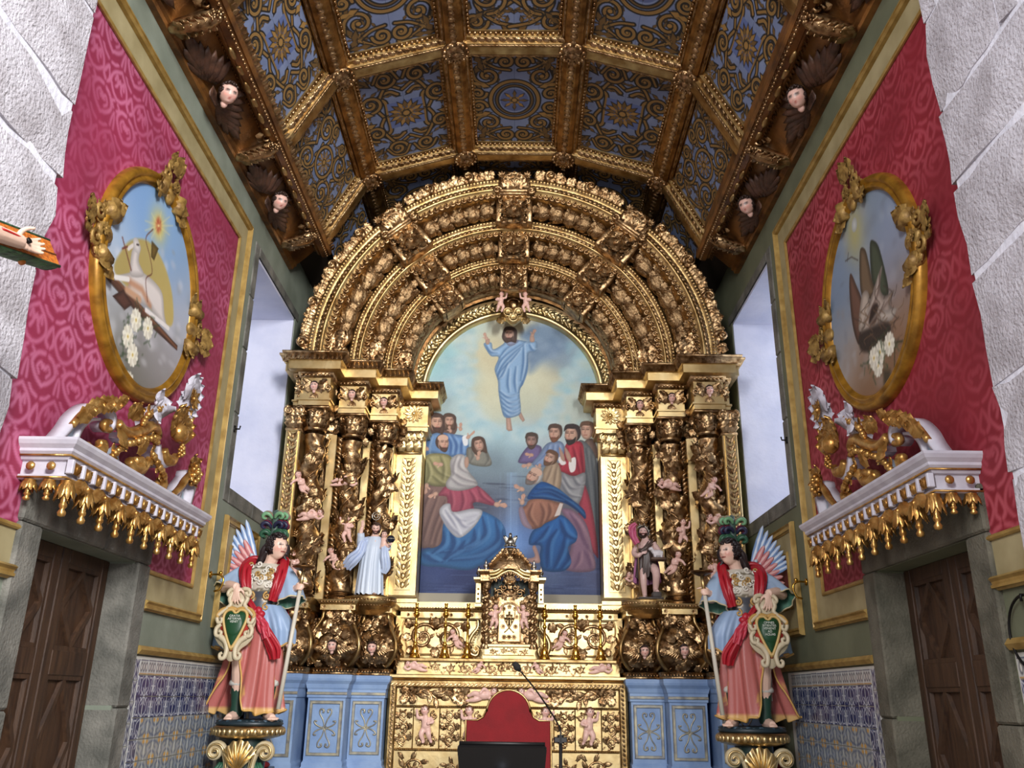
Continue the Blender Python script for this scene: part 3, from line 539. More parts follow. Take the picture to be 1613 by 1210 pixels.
# --- ceiling panels: golden strapwork outlined in black on grey-blue boards
def paint_coffer(kind, w=1., h=1.5, n=150):
    res = w/n
    cv = Canvas(-w/2, w/2, -h/2, h/2, res, (116, 130, 164), seed=kind+3)
    cv.img += ((cv.noise(5, 3)-.5)*.16)[..., None]
    for k in (-1, 0, 1): cv.stroke([(k*w/4, -h/2), (k*w/4, h/2)], .006, (70, 84, 112), .6)
    g1, g2 = (156, 120, 64), (108, 82, 44); ink = (26, 24, 22)
    def strap(p, wd, c=g1):
        wd *= .85; cv.stroke(p, wd+.036, ink); cv.stroke(p, wd, c); cv.stroke(p, wd*.25, g2, .8)
    def spiral(x, y, r, a, d, turns=1.5, wd=.035, c=g1):
        t = np.linspace(0, 1, 30); rad = r*(1-.82*t); an = a+d*turns*2*PI*t; strap(np.c_[x+rad*np.cos(an), y+rad*np.sin(an)], wd, c); cv.ell((x, y), r*.22, r*.22, ink); cv.ell((x, y), r*.15, r*.15, c)
    def leaf(x, y, a, L, c=g2):
        d = np.array([math.cos(a), math.sin(a)]); e = np.array([-d[1], d[0]]); b = np.array([x, y]); q = [b, b+d*L*.3+e*L*.16, b+d*L*.45+e*L*.05, b+d*L*.7+e*L*.14, b+d*L, b+d*L*.66-e*L*.12, b+d*L*.45-e*L*.04, b+d*L*.3-e*L*.15]
        p = np.array(q); cv.fill((p-p.mean(0))*1.25+p.mean(0), ink); cv.fill(p, c)
    def star(x, y, r, k, c=g1):
        for i in range(k): leaf(x, y, i*2*PI/k, r, c if i % 2 else g2)
        cv.ell((x, y), r*.26, r*.26, ink); cv.ell((x, y), r*.19, r*.19, g1)
    sx, sy = w/2, h/2; rl = np.random.default_rng(kind+40); xs = [(rl.uniform(.1, .92), rl.uniform(.12, .94), rl.uniform(0, 6), rl.uniform(.1, .17)) for _ in range(26)]
    for a_, b_, c_, d_ in xs:
        if math.hypot(a_, b_) < .5: continue
        for mx in (-1, 1):
            for my in (-1, 1): leaf(mx*sx*a_, my*sy*b_, math.atan2(my*math.sin(c_), mx*math.cos(c_)), d_)
    for mx in (-1, 1):
        for my in (-1, 1):
            Q = lambda pts: np.array(cr([(mx*sx*a, my*sy*b) for a, b in pts], 7))
            if kind == 0:                    # oval ring and rosette
                strap(Q([(.12, .93), (.5, .86), (.82, .62), (.9, .3), (.72, .1)]), .034); spiral(mx*sx*.6, my*sy*.5, .17, mx*0+PI/2*my, -mx*my); spiral(mx*sx*.2, my*sy*.78, .1, 0 if mx > 0 else PI, mx*my)
                strap(Q([(.1, .62), (.4, .66), (.7, .8), (.88, .9)]), .026); star(mx*sx*.72, my*sy*.74, .09, 8); leaf(mx*sx*.85, my*sy*.55, my*1.2, .2); leaf(mx*sx*.82, my*sy*.9, math.atan2(-my, -mx*.3), .24)
                leaf(mx*sx*.45, my*sy*.9, 0 if mx > 0 else PI, .22); spiral(mx*sx*.82, my*sy*.14, .1, 0, mx*my); leaf(mx*sx*.55, my*sy*.28, math.atan2(my*.3, mx), .22, g1)
            elif kind == 1:                  # square strapwork and star flower
                strap(Q([(.42, 0), (.42, .3), (.55, .42), (.3, .5), (.12, .42)]), .036); strap(Q([(0, .5), (.3, .62), (.5, .45), (.62, .2), (.52, .02)]), .03); spiral(mx*sx*.35, my*sy*.74, .12, 0, mx*my); spiral(mx*sx*.76, my*sy*.32, .13, PI/2, -mx*my)
                strap(Q([(.05, .72), (.2, .9), (.45, .88), (.6, .72)]), .026); leaf(mx*sx*.7, my*sy*.68, math.atan2(my, mx), .3); leaf(mx*sx*.8, my*sy*.72, math.atan2(my*.2, mx), .18); leaf(mx*sx*.68, my*sy*.8, math.atan2(my, mx*.1), .2); leaf(mx*sx*.74, my*sy*.1, math.atan2(my*.3, mx), .24, g1); star(mx*sx*.86, my*sy*.9, .07, 7)
            else:                            # crossing vines
                strap(Q([(-.1, .9), (.4, .8), (.75, .5), (.5, .2), (-.2, .3)]), .036); strap(Q([(.9, .9), (.7, .7), (.3, .6), (0, .45)]), .03); spiral(mx*sx*.52, my*sy*.42, .2, PI/2, mx*my); spiral(mx*sx*.78, my*sy*.82, .13, 0, -mx*my); spiral(mx*sx*.82, my*sy*.2, .1, 0, mx*my)
                leaf(mx*sx*.25, my*sy*.88, math.atan2(my, -mx), .22); leaf(mx*sx*.88, my*sy*.5, math.atan2(my, mx*.3), .24); star(mx*sx*.3, my*sy*.72, .08, 8); leaf(mx*sx*.62, my*sy*.66, math.atan2(my, mx), .2); leaf(mx*sx*.66, my*sy*.05, math.atan2(my, mx), .18)
    t = np.linspace(0, 2*PI, 50)
    if kind == 0: strap(np.c_[.27*np.cos(t), .30*np.sin(t)], .04); strap(np.c_[.20*np.cos(t), .23*np.sin(t)], .02, g2); cv.ell((0, 0), .16, .18, (86, 98, 140)); star(0, 0, .15, 8)
    elif kind == 1: cv.fill([(-.2, -.2), (.2, -.2), (.2, .2), (-.2, .2)], (92, 108, 156)); star(0, 0, .2, 16)
    else: strap(np.c_[.2*np.cos(t), .2*np.sin(t)], .036); star(0, 0, .16, 12)
    return cv
def paint_damask(y0, y1, z0, z1, res=.0115, base=(150, 34, 56), fig=(186, 66, 92)):
    """red damask wall cloth: one mirrored motif repeated"""
    K_ = .74; mw, mh = .46*K_, .62*K_; n = Canvas(0, .23, 0, .62, .0155, (0, 0, 0), seed=4); wht = (255, 255, 255)
    for P_, wd in (([(0, .02), (.1, .07), (.17, .16), (.12, .25), (.03, .28)], .03), ([(.23, .3), (.15, .33), (.08, .42), (.12, .52), (.23, .6)], .026), ([(.06, .1), (.1, .15), (.06, .2), (.02, .17)], .022), ([(.2, .02), (.21, .1), (.23, .16)], .024), ([(.02, .34), (.06, .38), (.03, .46), (.0, .5)], .03), ([(.17, .4), (.2, .46), (.17, .52), (.15, .47)], .026), ([(.03, .56), (.1, .58), (.15, .62)], .024), ([(.2, .2), (.16, .24), (.2, .27)], .022)):
        n.stroke(cr(P_, 6), wd*1.35, wht, soft=1.4)
    for k in range(5):
        a = PI/2+(k-2)*.5; n.ell((.01+.06*math.cos(a)*.6, .12+.06*math.sin(a)), .028, .013, wht, rot=a); n.ell((.23-.05*math.cos(a)*.5, .44+.06*math.sin(a)), .028, .014, wht, rot=a)
    m = n.img[..., 0]; m = np.concatenate([m[:, :-1], m[:, ::-1][:, :-1]], 1)
    cv = Canvas(y0, y1, z0, z1, res)
    iu = ((cv.u/mw % 1)*m.shape[1]).astype(int) % m.shape[1]; a = np.zeros((cv.h, cv.w))
    iv = ((cv.v/mh % 1)*m.shape[0]).astype(int) % m.shape[0]; a = m[np.ix_(iv, iu)]
    fade = np.clip(cv.noise(4, 3)*2.4-.5, .2, 1)
    a = (a*fade)[..., None]; blot = ((cv.noise(9, 3)-.5)*.20)[..., None]
    cv.img = (np.array(base)/255*(1-a)+np.array(fig)/255*a)*(1+blot)
    return cv

# ------------------------------------------------------------------ carver's kit: leaves, scrolls, grapes, rosettes, heads, bodies (local x, y in the plane, z outward)
def leaf(L=1., Wd=.42, curl=.35, lift=.14, lobes=3, nu=8, fold=.10):
    """acanthus leaf along +x, base at origin, tip curling outward"""
    u = np.linspace(0, 1, nu); v = np.array([-1, -.62, 0, .62, 1])
    wd = Wd*np.sin(PI*np.clip(.12+.88*u, 0, 1))**.7*(1+.22*np.cos(u*2*PI*lobes))
    P = np.zeros((nu, 5, 3)); z = lift*np.sin(u*PI*.8)+curl*np.clip(u-.55, 0, 1)**2*3
    x = u-curl*.9*np.clip(u-.72, 0, 1)**2*4
    P[..., 0] = (x[:, None]-np.abs(v)[None]*.07)*L; P[..., 1] = wd[:, None]*v[None]*.5*L
    P[..., 2] = (z[:, None]+np.where(np.abs(v) > .9, -.05, np.where(v == 0, -fold*.3, fold))[None]*np.sin(PI*np.clip(u*.9+.1, 0, 1))[:, None])*L
    V, F = grid(P); return V, [F[0][:, ::-1]]
LEAF = leaf(); LEAF_S = leaf(nu=6, lobes=2); LEAF_W = leaf(Wd=.75, curl=.5, lift=.2, nu=9)
EGG = ball(.5, 7, 5); EGG_S = ball(.5, 6, 4)
def placed(items):
    g = G()
    for VF, M in items: g.add(VF, M)
    return g.vf()[:2]
def grapes(r=1., n=16, seed=0):
    rg = np.random.default_rng(seed); g = G()
    for i in range(n):
        t = i/n; w = math.sin(PI*(.2+.75*(1-t)))*.62; a = i*2.4
        g.add(ball(.24*r, 6, 4), T(w*math.cos(a)*r*.75, -t*1.5*r+.2*r, .25*r+w*math.sin(a)*r*.4))
    return g.vf()[:2]
GRAPES = grapes()
def rosette(r=1., k=8, layers=2):
    g = G()
    for l in range(layers):
        for i in range(k):
            a = 2*PI*(i+.5*l)/k; g.add(LEAF_S, RZ(a) @ T(.12*r, 0, .03*r*l) @ S(r*(.9-.35*l)))
    g.add(ball(.2*r, 8, 6, sz=.8), T(0, 0, .12*r)); return g.vf()[:2]
ROSE = rosette(); SUNF = rosette(1., 12, 2)
def spiral2(cx, cy, r, a0, d, turns=1.4, n=26, core=.16):
    t = np.linspace(0, 1, n); rad = r*(1-(1-core)*t**.85); an = a0+d*turns*2*PI*t
    return np.c_[cx+rad*np.cos(an), cy+rad*np.sin(an)]
def stem(g, p2, r0, r1, z0=0., z1=None, M=None, n=5):
    """scroll stem: tapered half-round rod following p2 in the plane"""
    p2 = np.asarray(p2, float); k = len(p2); z = np.linspace(z0, z0 if z1 is None else z1, k)
    g.add(tube(np.c_[p2, z], np.linspace(r0, r1, k), n, up=(0, 0, 1)), M)
def leaves_along(g, p2, size, step=3, side=1, z=0., M=None, fall=.5, both=False, first=1):
    p2 = np.asarray(p2, float); t = nrm(np.gradient(p2, axis=0)); k = len(p2)
    for i in range(first, k-1, step):
        for s in ((1, -1) if both else (side,)):
            a = math.atan2(t[i, 1], t[i, 0])+s*.85; q = size*(1-fall*i/k)
            A_ = T(p2[i, 0], p2[i, 1], z) @ RZ(a) @ S(q); g.add(LEAF_S, A_ if M is None else M @ A_)
def scrollwork(w, h, n=2, th=.02, seed=0, mirror=True, M=None, g=None, flower=True):
    """running acanthus rinceau filling a w x h field (centre at origin); mirrored halves"""
    g = g or G(); half = w/2 if mirror else w; k = n
    for sx in ((1, -1) if mirror else (1,)):
        X0 = 0 if mirror else -w/2; cell = half/k; r = min(cell*.46, h*.40)
        for i in range(k):
            cx = X0+cell*(i+.5); d = 1 if i % 2 == 0 else -1; a0 = PI+.2 if d > 0 else PI-.2
            p = spiral2(cx, 0, r, a0, -d, 1.35); pre = cr([(X0+cell*i-.02*cell, -d*0.0), (cx-r, 0)], 3)
            F = S(sx, 1, 1) if M is None else M @ S(sx, 1, 1)
            stem(g, np.concatenate([pre[:-1], p]), th, th*.45, 0, th*.7, F); leaves_along(g, p, r*1.05, 3, d, 0, F, .45)
            leaves_along(g, p[:14], r*.55, 5, -d, 0, F, .3, first=2)
            if flower: g.add(ROSE, F @ T(cx, 0, th*.5) @ S(r*.42))
            for (ex, ey) in ((-1, 1), (1, -1)):
                c = F @ T(cx+ex*cell*.36, ey*d*h*.34, 0) @ RZ(math.atan2(ey*d, ex*.8)) @ S(min(cell, h)*.34); g.add(LEAF_S, c)
    return g
def edge_row(path, normal, spacing, item, size, sink=0., turn=0., closed=False, g=None):
    """copies of item set side by side along a 3-D path; item x along, z along normal"""
    g = g or G(); p = np.asarray(path, float); p = np.concatenate([p, p[:1]]) if closed else p
    d = np.linalg.norm(np.diff(p, axis=0), axis=1); s = np.concatenate([[0], np.cumsum(d)]); n = max(1, int(round(s[-1]/spacing)))
    q = (np.arange(n)+.5)*s[-1]/n; P = np.stack([np.interp(q, s, p[:, k]) for k in range(3)], 1); idx = np.clip(np.searchsorted(s, q)-1, 0, len(d)-1)
    t = nrm(np.diff(p, axis=0))[idx]; nn = np.broadcast_to(np.asarray(normal, float), p.shape) if np.ndim(normal) == 1 else np.asarray(normal, float)
    N = nrm(np.stack([np.interp(q, s, nn[:, k]) for k in range(3)], 1) if np.ndim(normal) > 1 else np.broadcast_to(nn[0], P.shape))
    sx, sy, sz = size if np.ndim(size) else (size,)*3
    for i in range(n):
        b = np.cross(N[i], t[i]); M = FR(t[i], b, N[i], P[i]-N[i]*sink)
        if turn: M = M @ RZ(turn)
        g.add(item, M @ S(sx, sy, sz))
    return g
CURL = placed([(tube(np.c_[spiral2(0, 0, .5, -PI/2, 1, 1.15, 14, .2), np.linspace(0, .12, 14)], np.linspace(.2, .1, 14), 5, up=(0, 0, 1)), np.eye(4)), (ball(.2, 6, 4), T(0, 0, .1))])
HEARTL = placed([(ball(.5, 7, 5, sz=.6), T(0, -.05, 0) @ S(.7, .9, 1)), (LEAF_S, T(-.12, -.3, 0) @ RZ(2.4) @ S(.8)), (LEAF_S, T(.12, -.3, 0) @ RZ(.74) @ S(.8))])

def head(hair=(60, 44, 38), skin=(226, 190, 172), chub=0., beard=None, nu=34, nv=28, lids=1.):
    """head of unit height facing -y, painted features"""
    th = np.arange(nu)*2*PI/nu; th = th+.35*np.sin(th)*1.0         # denser at the face (th=0 is the front)
    ph = np.linspace(-PI/2+.02, PI/2-.02, nv)
    TH, PH = np.meshgrid(th, ph, indexing='ij')
    rx, ry, rz = .345+.06*chub, .41+.02*chub, .5
    x = rx*np.sin(TH)*np.cos(PH); y = -ry*np.cos(TH)*np.cos(PH); z = rz*np.sin(PH)
    fr = np.clip(np.cos(TH)*np.cos(PH), 0, 1)
    x *= 1-.22*np.clip(-z-.05, 0, 1)*(1-chub)*1.3; y += .10*np.clip(-z-.2, 0, 1)*(y > 0)*-1.0
    gs = lambda cx, cz, sx, sz: np.exp(-((x-cx)/sx)**2-((z-cz)/sz)**2)*(y < 0)
    off = .085*gs(0, -.10, .045, .05)+.055*gs(0, -.02, .032, .10)+.02*gs(0, .12, .22, .05)-.045*gs(.15, .03, .07, .05)-.045*gs(-.15, .03, .07, .05)+.022*gs(.15, .02, .045, .028)+.022*gs(-.15, .02, .045, .028)
    off += .03*gs(0, -.225, .085, .022)+.028*gs(0, -.275, .07, .022)+.045*gs(0, -.40, .10, .07)-.02*gs(0, -.32, .1, .03)+(.02+.04*chub)*(gs(.2, -.17, .1, .11)+gs(-.2, -.17, .1, .11))
    y = y-off
    C = np.ones(x.shape+(3,))*np.array(skin)/255
    def dab(m, c, a=1.): C[:] = C*(1-a*m[..., None])+np.array(c)/255*a*m[..., None]
    dab(gs(.2, -.14, .11, .09)+gs(-.2, -.14, .11, .09), (214, 130, 116), .55)
    st = lambda m: np.clip(m*3-1, 0, 1)
    for s in (-1, 1):
        dab(st(gs(s*.15, .022, .082, .038)), (70, 48, 42)); dab(st(gs(s*.15, .018, .068, .028)), (236, 232, 226)); dab(st(gs(s*.15, .020, .034, .034)), (46, 32, 28)); dab(st(gs(s*.16, .105, .105, .022)), tuple(.8*np.array(hair)), .8)
    dab(st(gs(0, -.252, .10, .042)), (176, 84, 78)); dab(st(gs(0, -.25, .09, .012)), (110, 44, 42), .8); dab(st(gs(.035, -.145, .026, .018)+gs(-.035, -.145, .026, .018)), (130, 80, 70), .6)
    hl = (z > .30+.1*np.cos(TH*3)*.2) | ((y > -.08) & (z > -.30))
    C[hl] = np.array(hair)/255
    if beard is not None:
        b = ((z < -.13-.0*x) & (y < .06) & ~((np.abs(x) < .11) & (z > -.305) & (z < -.2)) & ~((np.abs(x) < .16) & (z > -.19))); C[b] = np.array(beard)/255
        y[b] -= .035
    V = np.stack([x, y, z], -1); Vv, F = grid(V.transpose(1, 0, 2), cv=True); Cc = C.transpose(1, 0, 2).reshape(-1, 3)
    n = nu; Vv = np.concatenate([Vv, [[0, 0, -rz+.01], [0, 0, rz]]]); Cc = np.concatenate([Cc, [np.array(beard if beard is not None else skin)/255, np.array(hair)/255]]); a = np.arange(n); k = (nv-1)*n
    F.append(np.concatenate([np.stack([np.full(n, len(Vv)-2), np.roll(a, -1), a], 1), np.stack([np.full(n, len(Vv)-1), a+k, np.roll(a, -1)+k], 1)]))
    ear = ball(.09, 6, 5, .5, .8, 1.2)
    g = G(); g.add((Vv, F), col=Cc)
    for s in (-1, 1): g.add(ear, T(s*rx*.98, .02, -.02), np.array(skin)/255)
    return g.vf()
def curls(n=60, seed=0, r=.11, back=0., lo=-.2, amp=1.):
    """hair as a cap of small curling locks round a unit head"""
    rg = np.random.default_rng(seed); g = G(); i = 0
    while i < n:
        d = nrm(rg.normal(size=3))
        if d[2] < lo or (d[1] < -.35 and d[2] < .62) : continue
        p = d*np.array([.37, .43, .50]); t = nrm(np.cross(d, rg.normal(size=3))); b = np.cross(d, t)
        s = spiral2(0, 0, r, rg.uniform(0, 6), 1, 1.0, 8, .3); g.add(tube(p+s[:, :1]*t+s[:, 1:]*b+d*np.linspace(.0, .05, 8)[:, None]*amp, np.linspace(r*.55, r*.3, 8), 5)); i += 1
    return g.vf()[:2]
def limb(pts, r, n=8, per=4):
    p = cr(pts, per); k = np.linspace(0, len(r)-1, len(p)); return tube(p, np.interp(k, range(len(r)), r), n)
def hand(M, size=.17, curl=.35, spread=.3, thumb=1, skin=(226, 190, 172)):
    """hand: wrist at origin, fingers along +x, palm facing -z, thumb on the +y side (thumb=-1 mirrors)"""
    g = G(); s = size
    g.add(ball(1, 8, 6, .30*s, .20*s, .085*s), T(.24*s, 0, 0)); g.add(limb([(-.1*s, 0, 0), (.1*s, 0, 0), (.3*s, 0, 0)], [.115*s, .12*s, .12*s], 8, 2), S(1, 1.15, .8))
    for i in range(4):
        y = (.14-.093*i)*s; a = (.5-i/3)*spread; L = (.44, .5, .46, .36)[i]*s; p = np.array([.46*s, y, 0]); pts = [p-np.array([.14*s, 0, 0]), p]; b = 0
        for k in range(3):
            b += curl*(.7+.35*k); f = (.45, .32, .23)[k]*L; p = p+f*np.array([math.cos(b)*math.cos(a), math.cos(b)*math.sin(a), -math.sin(b)]); pts.append(p)
        g.add(limb(pts, [.062*s, .058*s, .052*s, .048*s, .036*s], 7, 3))
    p = np.array([.10*s, .14*s, -.02*s]); g.add(limb([p, p+np.array([.14, .15, -.06])*s, p+np.array([.30, .22, -.12-.2*curl])*s, p+np.array([.42, .20, -.18-.4*curl])*s], [.075*s, .068*s, .056*s, .04*s], 7, 3))
    V, F, C = g.vf(); return (V*np.array([1, thumb, 1])) @ M[:3, :3].T+M[:3, 3], ([f[:, ::-1] for f in F] if thumb*np.linalg.det(M[:3, :3]) < 0 else F), np.ones((len(V), 3))*np.array(skin)/255
def fuse(parts, voxel, smooth=2):
    """one continuous surface out of overlapping parts, with the parts' colours carried over"""
    g = G()
    for p in parts: g.add(p)
    V, F, C = g.vf(); me = bpy.data.meshes.new('fuse'); me.from_pydata(V.tolist(), [], [list(q) for f in F for q in f]); me.update()
    o = bpy.data.objects.new('fuse', me); COL.objects.link(o); m = o.modifiers.new('r', 'REMESH'); m.mode = 'VOXEL'; m.voxel_size = voxel
    if smooth: m2 = o.modifiers.new('s', 'SMOOTH'); m2.iterations = smooth; m2.factor = .5
    dg = bpy.context.evaluated_depsgraph_get(); ev = o.evaluated_get(dg); em = ev.to_mesh()
    W_ = np.zeros(len(em.vertices)*3, np.float32); em.vertices.foreach_get('co', W_); W_ = W_.reshape(-1, 3)
    q = np.zeros(len(em.loops), np.int32); em.loops.foreach_get('vertex_index', q); tot = np.zeros(len(em.polygons), np.int32); em.polygons.foreach_get('loop_total', tot)
    assert (tot == 4).all(); q = q.reshape(-1, 4).copy()
    ev.to_mesh_clear(); bpy.data.objects.remove(o); bpy.data.meshes.remove(me)
    kd = kdtree.KDTree(len(V))
    for i, v in enumerate(V): kd.insert(v, i)
    kd.balance(); idx = [kd.find(v)[1] for v in W_]
    return W_, [q], C[idx]
def colour(VF, rgb): return VF[0], VF[1], np.ones((len(VF[0]), 3))*np.array(rgb)/255
PSKIN = (226, 184, 170)
def putto_geom(pose=0, hgt=.36, hair=(104, 66, 40), skin=PSKIN, seed=0):
    """a plump child of height hgt (unit pose about its hip) as one continuous body"""
    P = [dict(head=(.05, -.06, .52), turn=.4, ch=(.02, -.03, .26), la=[(.13, -.03, .30), (.26, -.10, .30), (.30, -.12, .48)], ra=[(-.11, -.03, .30), (-.22, -.10, .18), (-.10, -.18, .14)], ll=[(.06, 0, -.02), (.14, -.08, -.20), (.06, -.02, -.40), (.10, -.09, -.43)], rl=[(-.06, 0, -.02), (-.10, -.10, -.20), (-.16, 0, -.38), (-.20, -.06, -.42)]),
         dict(head=(.20, -.08, .44), turn=-.5, ch=(.10, -.04, .22), la=[(.20, -.04, .24), (.34, -.10, .16), (.42, -.12, .05)], ra=[(0, -.05, .28), (-.04, -.14, .10), (.12, -.18, .06)], ll=[(.05, 0, -.03), (-.02, -.12, -.20), (-.20, -.05, -.30), (-.27, -.08, -.30)], rl=[(-.06, 0, 0), (-.20, -.08, -.10), (-.34, 0, -.22), (-.42, -.03, -.25)]),
         dict(head=(-.46, -.06, .16), turn=.5, ch=(-.24, -.04, .06), la=[(-.26, -.06, .15), (-.12, -.12, .24), (-.02, -.14, .14)], ra=[(-.30, -.05, -.04), (-.44, -.12, -.10), (-.56, -.12, -.02)], ll=[(.02, 0, .04), (.20, -.10, .10), (.38, -.03, .02), (.44, -.06, .04)], rl=[(.0, 0, -.04), (.20, -.06, -.10), (.40, -.02, -.13), (.47, -.06, -.12)])][pose]
    k = hgt; sc = lambda pts: [np.array(p)*k for p in pts]; c = lambda v: colour(v, skin); pr = []
    ch = np.array(P['ch'])*k; hd = np.array(P['head'])*k; nk = ch+(hd-ch)*.45
    pr.append(c(limb([(0, .0, -.05*k), (0, -.02*k, .04*k), ch*.55, ch, nk, hd], [.09*k, .145*k, .135*k, .13*k, .06*k, .06*k], 10)))
    for a in ('la', 'ra'):
        q = sc(P[a]); pr.append(c(limb(q, [.062*k, .058*k, .042*k], 7))); d = nrm(q[2]-q[1]); pr.append(c(ball(.062*k, 7, 5, .8, .7, 1)) if 0 else c((ball(.055*k, 7, 5)[0]+q[2]+d*.03*k, ball(1, 7, 5)[1])))
    for a in ('ll', 'rl'): pr.append(c(limb(sc(P[a]), [.10*k, .085*k, .05*k, .038*k], 8)))
    H = head(hair, skin, 1., nu=24, nv=20); M = T(*hd) @ RZ(P['turn']) @ S(.30*k); pr.append((H[0] @ M[:3, :3].T+M[:3, 3], H[1], H[2]))
    hc = curls(22, seed, .16); pr.append(colour((hc[0] @ M[:3, :3].T+M[:3, 3], hc[1]), hair))
    return fuse(pr, hgt*.021, 1)
PUTTI = []
for _i in range(3):
    _g = G(); _g.add(putto_geom(_i, 1.0, seed=_i)); PUTTI.append(_g.mesh('putto', SKIN, True, True))
def cherub_mesh(hair, skin=PSKIN, chub=.8):
    g = G(); g.add(head(hair, skin, chub, nu=30, nv=24)); h = curls(34, 3, .12, lo=-.35); g.add(h, col=np.array(hair)/255); g.add(ball(.17, 8, 5, 1, 1, 1.3), T(0, .10, -.50), np.array(skin)/255); return g.mesh('cherub_head', SKIN, True, True)
CHERUB = cherub_mesh((52, 36, 30)); CHERUB2 = cherub_mesh((110, 70, 44))
def wing_geom(n=7, L=1., rows=3, drop=.5):
    """small carved wing spreading along +x from the origin, feathers turning down"""
    g = G()
    for r in range(rows):
        for i in range(n):
            t = i/(n-1); a = -drop*1.6*(1-t)-.1+.25*r; x = t*.45*L*(1-.18*r); z = .05*L*(rows-r)
            V, F = ball(.5, 6, 5, 1, .24, .16); g.add((V+np.array([.5, 0, 0]), F), T(x, .12*L*math.sin(t*2.2)*(1-.1*r), z*.25) @ RZ(a) @ S(L*(.62-.14*r)*(.75+.3*t), L*.6, L*.5))
    return g.vf()[:2]
WING = wing_geom()

# ------------------------------------------------------------------ setting: shell of the chancel
WX = 2.56; YN, YB = 3.78, 10.25; ZT = 8.2
D0, D1, DZ = 4.70, 5.98, 2.495            # door openings
W0, W1, WZ0, WZ1 = 7.67, 9.2, 3.42, 5.80   # window openings
PLASTER_G = mat('grey green wall paint', (134, 142, 128), .7, 0, (118, 126, 112), 3, .001, 60)
PLASTER_O = mat('shaded wall paint', (112, 116, 92), .7, 0, (98, 102, 80), 3, .001, 60)  # right wall: the same paint, its dimmer light mixed into the colour
KHAKI = mat('khaki band paint', (168, 156, 118), .6, 0, (146, 134, 96), 4)
OCHRE = mat('gilded ochre moulding', (180, 150, 86), .42, .25, (146, 116, 58), 10)
LIME = mat('white limewash', (206, 208, 226), .8, 0, (190, 194, 216), 3, .004, 18)
GRAN = mat('pale granite', (204, 201, 208), .85, 0, (172, 167, 172), 5, .014, 50, 6)
GRAND = mat('grey granite', (128, 126, 118), .85, 0, (86, 86, 80), 5, .008, 60, 6)
GRANR = mat('shaded grey granite', (110, 106, 92), .85, 0, (78, 76, 64), 5, .008, 60, 6)  # right door surround: grey granite again, darkened for the dimmer light there
MORTAR = mat('lime mortar', (228, 228, 238), .9, 0, (210, 210, 220), 6, .008, 30)
OAK = mat('dark oak', (74, 50, 32), .55, 0, (48, 30, 18), 6, .002, 60, stretch=(6, 6, .6))
WALN = mat('brown cornice wood', (146, 98, 48), .42, .35, (84, 52, 24), 5, .003, 40)
STONE_F = mat('stone paving', (140, 130, 118), .6, 0, (112, 104, 94), 4)

